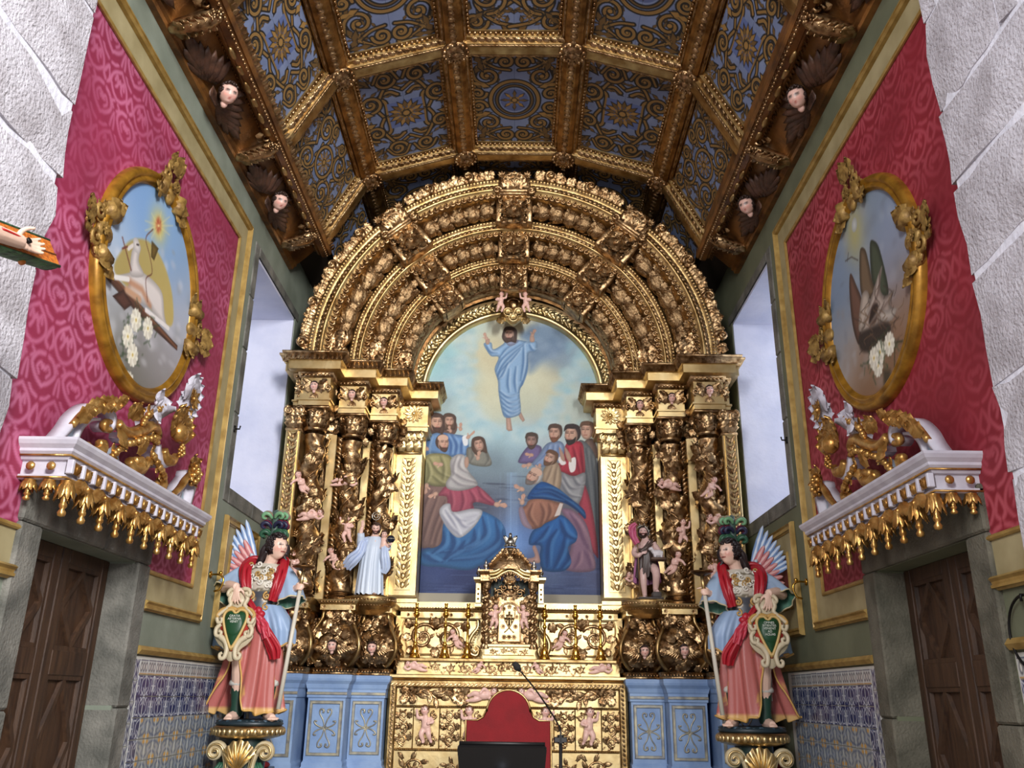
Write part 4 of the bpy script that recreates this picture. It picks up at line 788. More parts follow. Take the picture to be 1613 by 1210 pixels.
f = G(); f.add(box(-3.4, 3.4, -9, YB+.6, -.12, 0)); struct(f.obj('floor', STONE_F, smooth=False))
rg = np.random.default_rng(11)
def frame_path(side, y0, y1, z0, z1, x): return [(side*x, a, b) for a, b in ((y0, z0), (y1, z0), (y1, z1), (y0, z1))]
def mould(name, side, y0, y1, z0, z1, prof, m, parent, x=WX):
    p = frame_path(side, y0, y1, z0, z1, x)
    if side > 0: p = p[::-1]
    g = G(); g.add(sweep(prof, p, (-side, 0, 0), True)); return g.obj(name, m, parent, smooth=False)
for side, nm in ((-1, 'left'), (1, 'right')):
    PL = PLASTER_G if side < 0 else PLASTER_O
    g = G(); xo = WX+.85
    def wb(y0, y1, z0, z1, x0=WX, x1=xo): g.add(box(min(side*x0, side*x1), max(side*x0, side*x1), y0, y1, z0, z1))
    wb(YN, D0, 0, DZ); wb(D1, W0, 0, DZ); wb(YN, W0, DZ, ZT); wb(W0, YB, 0, WZ0); wb(W1, YB, WZ0, ZT); wb(W0, W1, WZ1, ZT); wb(W0, W0+.0, WZ0, WZ1)
    wall = struct(g.obj('wall_'+nm, PL, smooth=False))
    # panel of red damask with its khaki band and gilt mouldings
    bs, fg_ = ((142, 40, 72), (188, 102, 136)) if side < 0 else ((130, 26, 40), (176, 78, 90))  # left cloth paler and pinker: its stronger light is put into the colours
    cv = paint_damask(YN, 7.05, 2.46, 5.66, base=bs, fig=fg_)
    hole = lambda y, z: ~((y > 4.50) & (y < 6.18) & (z < 2.74))
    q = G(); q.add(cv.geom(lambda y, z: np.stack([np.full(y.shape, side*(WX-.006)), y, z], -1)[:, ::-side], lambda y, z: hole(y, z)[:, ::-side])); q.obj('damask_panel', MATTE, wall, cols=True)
    q = G(); xx = lambda a, b: (min(side*a, side*b), max(side*a, side*b))
    q.add(box(*xx(WX, WX-.012), 7.05, 7.27, 2.24, 5.88)); q.add(box(*xx(WX, WX-.012), YN, 7.05, 5.66, 5.88))
    q.add(box(*xx(WX, WX-.012), 6.18, 7.05, 2.24, 2.46)); q.add(box(*xx(WX, WX-.012), YN, 4.50, 2.24, 2.46)); q.obj('khaki_band', KHAKI, wall, smooth=False)
    pin = [(-.014, 0), (-.014, .014), (-.005, .022), (.005, .022), (.014, .014), (.014, 0)]
    po = [(-.036, 0), (-.036, .012), (-.026, .02), (-.024, .034), (-.010, .036), (-.006, .026), (.008, .03), (.022, .045), (.034, .03), (.036, 0)]
    def run(name, pts, prof):
        P_ = [(side*(WX-.01), a, b) for a, b in pts]; P_ = P_[::-1] if side > 0 else P_
        r_ = G(); r_.add(sweep(prof, P_, (-side, 0, 0))); r_.obj(name, OCHRE, wall, smooth=False)
    run('panel_moulding', [(YN, 5.66), (7.05, 5.66), (7.05, 2.46), (6.18, 2.46)], pin); run('panel_moulding', [(YN, 5.89), (7.29, 5.89), (7.29, 2.23), (6.18, 2.23)], po)
    run('panel_moulding', [(4.5, 2.46), (YN, 2.46)], pin); run('panel_moulding', [(4.5, 2.23), (YN, 2.23)], po)
    run('dado_rail', [(6.2, 1.93), (8.5, 1.93)], [(-.028, 0), (-.028, .02), (0, .04), (.028, .02), (.028, 0)]); run('dado_rail', [(YN, 1.93), (4.46, 1.93)], [(-.028, 0), (-.028, .02), (0, .04), (.028, .02), (.028, 0)])
    # small framed panel beside the retable
    mould('panel_moulding', side, 7.68, 8.62, 2.22, 3.13, po, OCHRE, wall, WX-.005); mould('panel_moulding', side, 7.90, 8.40, 2.44, 2.92, pin, OCHRE, wall, WX-.005)
    q = G(); q.add(box(*xx(WX, WX-.008), 7.68, 8.62, 2.22, 3.13)); q.obj('khaki_band', KHAKI, wall, smooth=False)
    cv = paint_damask(7.90, 8.40, 2.44, 2.92, base=(120, 66, 84) if side < 0 else (106, 34, 34), fig=(150, 110, 128) if side < 0 else (120, 48, 46)); q = G(); q.add(cv.geom(lambda y, z: np.stack([np.full(y.shape, side*(WX-.014)), y, z], -1)[:, ::-side])); q.obj('damask_panel', MATTE, wall, cols=True)  # small panels too carry the left and right light in their colours
    # granite facing round the window
    for (a, b, c_, d_) in ((W0-.13, W0, WZ0-.14, 4.1), (W0-.13, W0, 4.115, 4.75), (W0-.13, W0, 4.765, 5.3), (W0-.13, W0, 5.315, WZ1+.1), (W0+.005, 8.4, WZ0-.14, WZ0), (8.415, W1+.1, WZ0-.14, WZ0), (W0+.005, W1+.1, WZ1, WZ1+.1)):
        q = G(); q.add(box(*xx(WX+.2, WX-.012), a, b, c_, d_, .006)); q.obj('window_stone', GRAND, wall, smooth=False)
    # whitewashed reveal and the window itself
    win = struct(empty('window_%d' % (1 if side < 0 else 2)))
    q = G(); q.add(box(*xx(WX+.01, xo-.02), W1-.03, W1, WZ0, WZ1)); q.add(box(*xx(WX+.2, xo-.02), W0, W0+.03, WZ0, WZ1)); q.add(box(*xx(WX+.01, xo-.02), W0, W1, WZ1-.03, WZ1)); q.add(box(*xx(WX+.05, xo-.02), W0, W1, WZ0, WZ0+.03)); q.obj('reveal', LIME, win, smooth=False)
    q = G()
    for a in np.linspace(W0+.06, W1-.06, 4): q.add(box(*xx(xo-.12, xo-.06), a-.025, a+.025, WZ0, WZ1))
    for a in np.linspace(WZ0+.06, WZ1-.06, 5): q.add(box(*xx(xo-.115, xo-.065), W0, W1, a-.022, a+.022))
    q.obj('sash_bars', OAK, win, smooth=False)
    gm, N_, L_, b_ = newmat('window glass'); b_.inputs['Transmission Weight'].default_value = 1; b_.inputs['Roughness'].default_value = .15; b_.inputs['Base Color'].default_value = (.95, .97, 1, 1); b_.inputs['IOR'].default_value = 1.05
    q = G(); q.add(box(*xx(xo-.092, xo-.088), W0, W1, WZ0, WZ1)); q.obj('pane', gm, win, smooth=False)
    hk = thing('window_hook', 'small black iron hook at the edge of the %s window' % nm, 'hook', (side*(WX-.012), W0-.09, 3.95 if side < 0 else 3.9))
    q = G(); q.add(tube([(0, 0, 0), (-side*.05, 0, 0), (-side*.055, 0, .03)], .008, 6)); q.add(box(-.012, .012, -.012, .012, -.03, .03)); q.obj('hook', mat('black iron', (24, 22, 22), .5, .6) if 'black iron' not in bpy.data.materials else bpy.data.materials['black iron'], hk)
    hk = thing('wall_hook', 'brass wall hook on the green wall beside the %s angel' % nm, 'hook', (side*(WX-.002), 7.48, 2.55))
    q = G(); q.add(tube(cr([(0, 0, .06), (-side*.08, 0, .06), (-side*.12, 0, .02), (-side*.10, 0, -.06), (-side*.05, 0, -.08)], 5), .009, 6)); q.add(ball(.018, 6, 5), T(-side*.09, 0, .075)); q.obj('hook', BRASS, hk); q = G(); q.add(lathe([(0, 0), (.03, 0), (.03, .01), (0, .015)], 10), RY(-side*PI/2) @ T(0, 0, 0)); q.obj('rose_plate', BRASS, hk, loc=(0, 0, .06))
    # granite pier of the chancel arch, block by block
    pier = struct(empty('wall_pier_'+nm)); PX = 2.30
    q = G(); q.add(box(*xx(PX+.008, WX+.9), .3, YN-.012, 0, ZT)); q.obj('mortar', MORTAR, pier, smooth=False)
    z = 0; row = 0; hs = [.52, .44, .56, .48, .62, .42, .58, .5, .46, .6, .52, .44, .56, .5, .5, .5, .5]
    while z < 7.6:
        h = hs[row % len(hs)]; cuts = [.3]; y = YN-(rg.uniform(.55, .75) if row % 2 else rg.uniform(.9, 1.25)); ys = [YN, y]
        while ys[-1] > .3: ys.append(max(.3, ys[-1]-rg.uniform(.6, 1.1)))
        for k in range(len(ys)-1):
            a, b = ys[k+1], ys[k]
            if b-a < .1: continue
            n_, m_ = 6, 4; j = .017; u = np.linspace(a+j, b-(j if k else .0), n_); w = np.linspace(z+j, z+h-j, m_)
            U, W_ = np.meshgrid(u, w, indexing='ij'); ed = np.zeros(U.shape); ed[0] = ed[-1] = 1; ed[:, 0] = ed[:, -1] = 1
            J = rg.normal(size=U.shape+(3,))*.011; X_ = PX-.004-(1-ed)*.010+ed*.006+J[..., 0]*.5; U = U+J[..., 1]*ed; W_ = W_+J[..., 2]*ed
            P = np.stack([side*X_, U, W_], -1); back = P.copy(); back[..., 0] = side*(PX+.25); ring = lambda Q: np.concatenate([Q[:, 0], Q[-1, 1:], Q[::-1, -1][1:], Q[0, ::-1][1:-1]])
            q = G(); VF = grid(P); q.add((VF[0], [VF[1][0][:, ::-1]] if side < 0 else VF[1])); e = grid(np.stack([ring(P), ring(back)]), cv=True); q.add((e[0], [e[1][0][:, ::-1]] if side > 0 else e[1])); q.obj('stone_block', GRAN, pier, smooth=True)
        z += h; row += 1
    # tiled dado: each tile a piece
    if side < 0:
        tm, N_, L_, b_ = newmat('blue and white glazed tile'); b_.inputs['Roughness'].default_value = .28
        tc = N_.new('ShaderNodeAttribute'); tc.attribute_name = 'Col'; L_.new(tc.outputs[0], b_.inputs['Base Color']); TM = tm
        def tile_mesh(kind, w, h):
            n = 18; cv = Canvas(0, 1, 0, 1, 1/n, (186, 190, 188) if kind != 1 else (150, 156, 158), seed=kind); b1 = (30, 44, 92); b2 = (30, 44, 92)
            if kind == 0:
                cv.img[:] = np.array(b1)/255
                for p_ in ([(0, 0), (.25, .2), (.3, .55), (.12, .8), (.05, .55), (.2, .5)], [(0, 0), (.1, .35), (.02, .6)], [(.95, .05), (.6, .25), (.55, .6), (.75, .85), (.9, .7), (.78, .6)], [(1, 1), (.8, .9), (.6, .95)], [(.3, .1), (.5, .12), (.62, .02)], [(.35, .9), (.42, .7)]): cv.stroke(cr(p_, 5), .062, (214, 218, 220), soft=1)
            elif kind == 1:
                for p_ in ([(0, .1), (.3, .3), (.2, .6), (.5, .8), (1, .9)], [(.5, 0), (.7, .3), (1, .4)], [(0, .7), (.2, .9), (.3, 1)], [(.6, .5), (.8, .65), (.7, .8)]): cv.stroke(cr(p_, 5), .10, (84, 98, 126), soft=1.5)
                cv.ell((.2, .88), .16, .1, (196, 152, 84)); cv.ell((.8, .12), .16, .1, (196, 152, 84)); cv.ell((.5, .45), .12, .12, (150, 160, 176))
            elif kind == 2:
                for c_ in (.2, .5, .8): cv.ell((c_, .5), .14, .34, (96, 100, 108)); cv.ell((c_, .5), .07, .2, (214, 212, 204))
                cv.stroke([(0, .04), (1, .04)], .08, (176, 132, 66)); cv.stroke([(0, .95), (1, .95)], .07, (70, 78, 100))
            else:
                for p_ in ([(.1, 0), (.5, .5), (.1, 1)], [(.9, 0), (.5, .5), (.9, 1)], [(.5, .1), (.5, .9)], [(.15, .35), (.15, .65)], [(.85, .35), (.85, .65)]): cv.stroke(cr(p_, 5), .12, b1, soft=1)
            V, F, C = cv.geom(lambda u, v: np.stack([np.zeros(u.shape), (u-.5)*w, (v-.5)*h], -1)); q = G(); q.add((V+np.array([.012, 0, 0]), F, C)); bx = box(-.002, .0115, -w/2, w/2, -h/2, h/2); q.add(bx, col=(.8, .8, .78)); return q.mesh('tile', TM, False, True)
        ts = .141; TILES = [tile_mesh(0, ts-.006, ts-.006), tile_mesh(1, ts-.006, ts-.006), tile_mesh(2, ts-.004, .10), tile_mesh(3, .08, ts-.004)]
        GROUT = mat('tile grout', (196, 194, 186), .9)
    for (ya, yb) in ((6.2, 8.24), (YN, 4.46)):
        q = G(); q.add(box(*xx(WX, WX-.006), ya, yb, .3, 1.89)); q.obj('grout_bed', GROUT, wall, smooth=False)
        n = int((yb-ya-.09)/ts)
        for i in range(n):
            for j in range(8):
                kd_ = 2 if j == 0 else (0 if j in (1, 2) else (1 if j in (3, 4, 5, 6) else 2)); hz = 1.82 if j == 0 else 1.765-ts*(j-.5)
                if i == 0 and j: kd_ = 0
                y = ya+.09+ts*(i+.5); mx = -1 if i % 2 else 1; mz = -1 if j % 2 else 1
                if kd_ == 2: mx = mz = 1
                o = link('tile', TILES[kd_], wall, M=T(side*(WX-.006), y, hz+rg.normal()*.0008) @ S(-side, 1, 1) @ RX(rg.normal()*.006) @ S(1, mx, mz))
                if j and i == 0: pass
        for j in range(12): link('tile', TILES[3], wall, M=T(side*(WX-.006), ya+.045, 1.80-ts*j) @ S(-side, 1, 1))
    # door : stone surround, two-leaved oak door with lozenge panels
    sur = struct(empty('trim_%d' % (1 if side < 0 else 2)))
    def stone(y0, y1, z0, z1):
        q = G(); q.add(box(*xx(WX+.34, WX-.035), y0, y1, z0, z1, .012)); q.obj('stone_block', GRAND if side < 0 else GRANR, sur, smooth=False)
    for (z0, z1) in ((0, .62), (.626, 1.55), (1.556, DZ)): stone(D1-.001, D1+.20, z0, z1); stone(D0-.22, D0+.001, z0, z1)
    stone(D0-.22, 5.45, DZ+.005, DZ+.26); stone(5.456, D1+.20, DZ+.005, DZ+.26)
    door = struct(empty('door_%d' % (1 if side < 0 else 2))); dx = WX+.215
    q = G(); q.add(box(*xx(dx, dx+.05), D0, D1, 0, DZ)); q.obj('door_back', OAK, door, smooth=False)
    mid = (D0+D1)/2
    for lf in (0, 1):
        a, b = (D0, mid-.004) if lf == 0 else (mid+.004, D1)
        leafe = empty('door_leaf', parent=door)
        q = G(); RB, RT = 1.74, 1.89
        for (y0, y1, z0, z1) in ((a+.09, b-.09, .84, .96), (a, a+.09, 0, DZ), (b-.09, b, 0, DZ), (a+.09, b-.09, 0, .2), (a+.09, b-.09, RB, RT), (a+.09, b-.09, DZ-.09, DZ)): q.add(box(*xx(dx, dx-.045), y0, y1, z0, z1, .006))
        q.obj('frame', OAK, leafe, smooth=False)
        for (z0, z1) in ((.2, .84), (.96, RB), (RT, DZ-.09)):
            y0, y1 = a+.09, b-.09; yc, zc = (y0+y1)/2, (z0+z1)/2; q = G(); q.add(box(*xx(dx, dx-.012), y0, y1, z0, z1))
            loz = [(side*(dx-.012), yc, z0+.03), (side*(dx-.012), y1-.03, zc), (side*(dx-.012), yc, z1-.03), (side*(dx-.012), y0+.03, zc)]
            q.add(sweep([(-.022, 0), (-.018, .024), (.018, .024), (.022, 0)], loz if side < 0 else loz[::-1], (-side, 0, 0), True))
            q.add(sweep([(-.02, 0), (-.014, .028), (.014, .028), (.02, 0)], [(side*(dx-.01), u, w) for u, w in ((y0+.01, z0+.01), (y1-.01, z0+.01), (y1-.01, z1-.01), (y0+.01, z1-.01))][::-side], (-side, 0, 0), True))
            q.obj('lozenge_panel', OAK, leafe, smooth=False)
# iron ring hanging on the right wall beside the door
_c, _e = at(1622, 996, X=WX-.03), at(1590, 993, X=WX-.03); _r2 = float(np.linalg.norm(_c-_e)); hk = thing('wall_ring', 'thin dark iron ring on the right wall between the door and the stone pier', 'ring', tuple(_c))
q = G(); t_ = np.arange(40)*2*PI/40; q.add(tube(np.c_[np.zeros(40), _r2*np.cos(t_), _r2*np.sin(t_)], .007, 6, True)); q.obj('ring', bpy.data.materials['black iron'], hk)
q = G(); q.add(tube([(.03, 0, _r2), (-.012, 0, _r2), (-.012, 0, _r2-.03)], .008, 6)); q.obj('staple', bpy.data.materials['black iron'], hk)
# back wall behind the retable
q = G(); q.add(box(-WX-.85, WX+.85, YB, YB+.5, 0, ZT)); struct(q.obj('wall_back', PLASTER_O, smooth=False))

# ------------------------------------------------------------------ ceiling: five-sided coffered vault
CP = [(-2.09, 6.42), (-1.666, 7.235), (-.574, 7.57), (.574, 7.57), (1.666, 7.235), (2.09, 6.42)]
ROWS = [3.3, 5.0, 6.74, 8.5, 10.2]
ceil = struct(empty('ceiling')); GOLDR = gold('rib gilding', (176, 132, 76), (112, 78, 42), .42, .004, 40, 8)
DARKW = mat('dark ceiling boards', (52, 40, 30), .8)
q = G(); oc = [(x*1.0+(.16 if x > 0 else -.16)*(abs(x) > 1), z+.17) for x, z in CP]; poly = oc+[(2.6, 6.5), (2.6, 8.1), (-2.6, 8.1), (-2.6, 6.5)]
q.add(prism(poly, 0, 1), FR((1, 0, 0), (0, 0, 1), (0, -1, 0), (0, YB, 0)) @ S(1, 1, YB-3.4)); q.obj('boarding', DARKW, ceil, smooth=False)
COFF = []
for k in range(3):
    cv = paint_coffer(k); g = G(); V, F, C = cv.geom(lambda u, v: np.stack([u, v, np.zeros(u.shape)], -1)); g.add((V, F, C)); COFF.append(g.mesh('coffer', MATTE, False, True))
    if k == 0: SW0 = (cv.b[1]-cv.b[0], cv.b[3]-cv.b[2])
kinds = [[1, 2, 0, 2, 1], [1, 0, 2, 0, 1], [2, 1, 0, 1, 2], [1, 0, 2, 0, 1]]
bprof = [(-.16, .13), (-.16, .10), (-.125, .095), (-.12, .06), (-.085, .055), (-.08, .015), (-.045, .0), (.045, .0), (.08, .015), (.085, .055), (.12, .06), (.125, .095), (.16, .10), (.16, .13)]
for fi in range(5):
    (xa, za), (xb, zb) = CP[fi], CP[fi+1]; w = math.hypot(xb-xa, zb-za); ex = np.array([(xb-xa)/w, 0, (zb-za)/w]); up = np.cross(np.array([0, 1., 0]), ex)*-1; up = up if up[2] > 0 else -up
    c0 = np.array([(xa+xb)/2, 0, (za+zb)/2])
    for r in range(4):
        yc = (ROWS[r]+ROWS[r+1])/2; M = FR(ex, (0, 1, 0), np.cross(ex, (0, 1, 0)), c0+np.array([0, yc, 0])+up*.118)
        o = link('coffer_panel', COFF[kinds[r][fi]], ceil, M=M @ S((w-.2)/SW0[0], (ROWS[r+1]-ROWS[r]-.24)/SW0[1], 1))
    for yb in ROWS[:4]:
        pa, pb = np.array([xa, yb, za]), np.array([xb, yb, zb]); beam = G(); beam.add(sweep(bprof, [pa, pb], up)); b = beam.obj('cross_beam', GOLDM, ceil, smooth=False)
        g = G(); dn = -up; A_ = pa+ex*.12; B_ = pb-ex*.12
        for s_ in (-1, 1):
            for off, hh, sp, it, sz in ((.145, .10, .05, EGG_S, (.04, .036, .03)), (.104, .06, .07, LEAF_W, (.085, .06, .06)), (.064, .02, .04, LEAF_S, (.055, .04, .04))):
                o3 = np.array([0, s_*off, 0])+up*(hh-.012); edge_row([A_+o3, B_+o3], dn+np.array([0, s_*.5, 0]), sp, it, sz, 0, g=g)
        g.obj('carved_beading', GOLDC, b)
for ri in range(1, 5):
    x, z = CP[ri]; up = np.array([x*.35, 0, 1.]); up /= np.linalg.norm(up)
    for k in range(4):
        y0, y1 = ROWS[k]+.1, ROWS[k+1]-.1; b = G(); b.add(sweep([(a*1.05, c_-.02) for a, c_ in bprof], [(x, ROWS[k], z), (x, ROWS[k+1], z)], up)); b = b.obj('long_rib', GOLDR, ceil, smooth=False)
        g = G(); sd = np.cross(np.array([0, 1., 0]), up)
        edge_row([(x, y0, z-.02), (x, y1, z-.02)], -up, .075, HEARTL, (.085, .085, .06), -.0, g=g)
        for s_ in (-1, 1):
            for off, hh, sp, it, sz in ((.15, .08, .05, EGG_S, (.034, .03, .02)), (.108, .04, .07, LEAF_S, (.075, .045, .04))):
                o3 = sd*s_*off+up*(hh-.014); edge_row([np.array([x, y0, z])+o3, np.array([x, y1, z])+o3], -up+sd*s_*.5, sp, it, sz, g=g)
        g.obj('carved_beading', GOLDC, b)
BOSS = G(); BOSS.add(lathe([(0, .06), (.10, .06), (.125, .04), (.12, .02), (.10, .012), (.09, .03), (.075, .02), (.055, -.005), (.04, .0), (.03, -.02), (0, -.03)], 18))
for k in range(14): BOSS.add(EGG_S, RZ(k*PI/7) @ T(.105, 0, .012) @ S(.04, .03, .03)); BOSS.add(LEAF_S, RZ(k*PI/7) @ T(.02, 0, .0) @ S(.06, .05, -.05))
BOSS = BOSS.mesh('boss', GOLDC)
for yb in ROWS[:4]:
    for ri in range(1, 5):
        x, z = CP[ri]; up = nrm(np.array([x*.35, 0, 1.])); sd = np.cross(np.array([0, 1., 0]), up); link('boss', BOSS, ceil, M=FR(sd, (0, 1, 0), up, np.array([x, yb, z])-up*.055) @ S(1.12))

# ------------------------------------------------------------------ cornices with corbels and cherub heads
for side, nm in ((-1, 'left'), (1, 'right')):
    tr = struct(empty('trim_%d' % (3 if side < 0 else 4))); Y0, Y1 = YN-.3, 8.72
    X = lambda s: side*(WX-s)
    prof = [(0, 6.20), (.05, 6.20), (.06, 6.23), (.085, 6.24), (.09, 6.27), (.12, 6.29), (.20, 6.37), (.27, 6.44), (.30, 6.44), (.31, 6.40), (.335, 6.385), (.35, 6.39), (.37, 6.36), (.42, 6.36), (.44, 6.39), (.455, 6.385), (.475, 6.41), (.47, 6.47), (.44, 6.49), (.44, 6.62), (0, 6.62)]
    g = G(); ring = [[(X(a), y, z) for a, z in prof] for y in (Y0, Y1)]; VF = grid(ring, cv=True); g.add(VF); n_ = len(prof); g.v[-1]; g.add((np.array(ring[0]+ring[1]), [np.array([list(range(n_))]), np.array([list(range(n_, 2*n_))[::-1]])])); core = g.obj('cornice_core', WALN, tr, smooth=False)
    g = G(); edge_row([(X(.475), Y0, 6.43), (X(.475), Y1, 6.43)], (-side*.8, 0, -.6), .06, LEAF_W, (.075, .06, .05), .01, PI/2, g=g); edge_row([(X(.43), Y0, 6.365), (X(.43), Y1, 6.365)], (0, 0, -1), .045, EGG_S, (.034, .03, .02), 0, g=g); g.obj('gilded_leaf_moulding', GOLDC, tr)
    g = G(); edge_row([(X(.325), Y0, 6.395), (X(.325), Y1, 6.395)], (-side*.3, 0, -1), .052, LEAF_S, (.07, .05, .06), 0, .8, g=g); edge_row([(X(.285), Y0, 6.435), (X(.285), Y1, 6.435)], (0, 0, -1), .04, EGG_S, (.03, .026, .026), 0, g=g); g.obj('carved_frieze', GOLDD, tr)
    CORB = [5.0-1.6, 5.0, 6.6, 8.2]
    for yc in CORB:
        c = G(); pth = cr([(X(.05), yc, 6.24), (X(.17), yc, 6.26), (X(.30), yc, 6.31), (X(.37), yc, 6.36), (X(.33), yc, 6.40)], 5); c.add(tube(pth, np.interp(np.linspace(0, 1, len(pth)), [0, .5, 1], [.05, .075, .05]), 8, up=(0, 1, 0))); c.add(box(min(X(.05), X(.38)), max(X(.05), X(.38)), yc-.09, yc+.09, 6.40, 6.50))
        for s_ in (-1, 1):
            for k in range(5): c.add(LEAF_W, T(X(.08+.05*k), yc+s_*.03, 6.22+.02*k) @ FR((-side, 0, .1), (0, s_, 0), nrm((0, s_*.5, -1)), (0, 0, 0)) @ S(.13))
            c.add(tube(np.array([(X(.34), yc+s_*.085, 6.37)])+np.c_[spiral2(0, 0, .055, 0, 1, 1.2, 14)[:, 0], np.zeros(14), spiral2(0, 0, .055, 0, 1, 1.2, 14)[:, 1]], np.linspace(.02, .01, 14), 5))
        c.add(GRAPES, T(X(.40), yc, 6.30) @ S(.07)); c.obj('corbel', GOLDC, tr)
    for yc in np.arange(3.8, 8.6, .4):
        if min(abs(yc-c_) for c_ in CORB) < .12: continue
        g = G(); g.add(ball(.5, 8, 5), T(X(.375), yc, 6.35) @ S(.05, .15, .04)); g.obj('gilded_drop', GOLDM, tr)
        g = G(); g.add(box(-.022, .022, -.05, .05, -.015, .015, .008), T(X(.375), yc+.2, 6.36)); g.obj('gilded_drop', GOLDM, tr)
    FEATH = mat('brown feather paint', (92, 62, 46), .5, 0, (58, 38, 28), 12, .004, 60) if side < 0 else bpy.data.materials['brown feather paint']
    for yc in (4.2, 5.74, 7.36):
        ch = link('cherub_head', CHERUB, tr, M=T(X(.25), yc, 6.25) @ RZ(side*-.75) @ RX(.5) @ S(.18))
        for s_ in (-1, 1):
            w = G(); M = T(X(.14), yc+s_*.05, 6.30) @ FR((0, s_, 0), (side*.8, 0, -.6), nrm((-side*.6, 0, -.8)), (0, 0, 0)); w.add(WING, M @ S(.56, .56, .6)); w.obj('wing', FEATH, tr)
        w = G()
        for k in range(10): w.add(LEAF_S, T(X(.15), yc-.07+.014*k, 6.25) @ FR((side*.5, 0, -1), (0, 1, 0), (-side, 0, -.4), (0, 0, 0)) @ S(.10))
        w.obj('feather_collar', FEATH, tr)

# ------------------------------------------------------------------ the gilded altarpiece (retable)
RLOC = (0, 9.2, 0)
ALT = thing('altarpiece', 'gilded baroque altarpiece with twisted columns and concentric carved arches filling the end wall', 'altarpiece', RLOC)
def inst(name, me, M=None, parent=ALT, m=None):
    o = bpy.data.objects.new(name, me); COL.objects.link(o); o.parent = parent
    if parent.parent is None: o.matrix_parent_inverse = Matrix.Translation(-Vector(parent.location))
    if M is not None: o.matrix_basis = Matrix(np.asarray(M).tolist())
    return o
def part(g, name, m, parent=ALT, smooth=True, cols=False): return inst(name, g.mesh(name, m, smooth, cols), None, parent)
def stack(x0, x1, yf, yb, prof):
    """block with mouldings: prof (out, z) bottom to top, running round front and sides"""
    P = np.array([[(x0-o, yb, z), (x0-o, yf-o, z), (x1+o, yf-o, z), (x1+o, yb, z)] for o, z in prof], float); V, F = grid(P); k = (len(prof)-1)*4
    F[0] = F[0][:, ::-1]; F.append(np.array([(0, 1, 2, 3)])); F.append(np.array([(k+3, k+2, k+1, k)])); return V, F
MIR = {1: np.eye(4), -1: S(-1, 1, 1)}
BLUE = mat('pale blue painted wood', (140, 166, 202), .5, 0, (118, 146, 188), 5, .002, 30)
SILV = mat('worn silvered moulding', (184, 176, 150), .42, .5, (132, 132, 130), 14)
BLACK = mat('black lacquer', (14, 13, 14), .3)

# --- twisted columns
def twisted_shaft(h=1.62, r=.118, turns=3.4, seed=2):
    rg = np.random.default_rng(seed); nz, nt = 96, 20; t = np.linspace(0, 1, nz)[:, None]; a = (np.arange(nt)*2*PI/nt)[None]
    ph = 2*PI*turns*t; am = .046*np.sin(PI*np.clip(t*1.02, 0, 1))**.4; rr = r*(1-.12*t)*(1+.05*np.cos(a*5+ph*3)+.04*np.sin(t*70+a*3))
    P = np.stack([am*np.cos(ph)+rr*np.cos(a), am*np.sin(ph)+rr*np.sin(a), np.broadcast_to(t*h, rr.shape)], -1); g = G(); g.add(grid(P[:, ::1], cv=True))
    def surf(tt, aa, d=0):
        p_ = 2*PI*turns*tt; am_ = .046; R_ = r*(1-.12*tt)+d; return np.array([am_*math.cos(p_)+R_*math.cos(aa), am_*math.sin(p_)+R_*math.sin(aa), tt*h]), np.array([math.cos(aa), math.sin(aa), 0])
    for i in range(120):
        tt = rg.uniform(.03, .97); aa = 2*PI*turns*tt+rg.normal()*1.0; p_, n_ = surf(tt, aa, -.008); tg = nrm(np.cross((0, 0, 1), n_)); d = rg.uniform(-.6, 2.2); x = tg*math.cos(d)+np.array([0, 0, 1])*math.sin(d)
        g.add(LEAF_W if i % 2 else LEAF, FR(x, np.cross(n_, x), n_, p_) @ S(rg.uniform(.09, .15)))
    for i in range(20):
        tt = .05+.92*i/20; aa = 2*PI*turns*tt+(2.4 if i % 2 else -1.9)+rg.normal()*.3; p_, n_ = surf(tt, aa, -.02); tg = np.cross((0, 0, 1), n_); g.add(GRAPES, FR(tg, (0, 0, 1), n_, p_) @ S(rg.uniform(.045, .06)))
    for s_ in (0, PI):
        tt = np.linspace(0, 1, 90); g.add(tube([surf(q, 2*PI*turns*q+PI*.75+s_*.3, .006)[0] for q in tt], .011, 5))
    return g
SHAFT = twisted_shaft().mesh('shaft', GOLDC)
SHAFT_M = bpy.data.meshes.new('x'); _g = G(); _g.add(twisted_shaft(seed=6).vf(), MIR[-1]); SHAFT_M = _g.mesh('shaft', GOLDC)
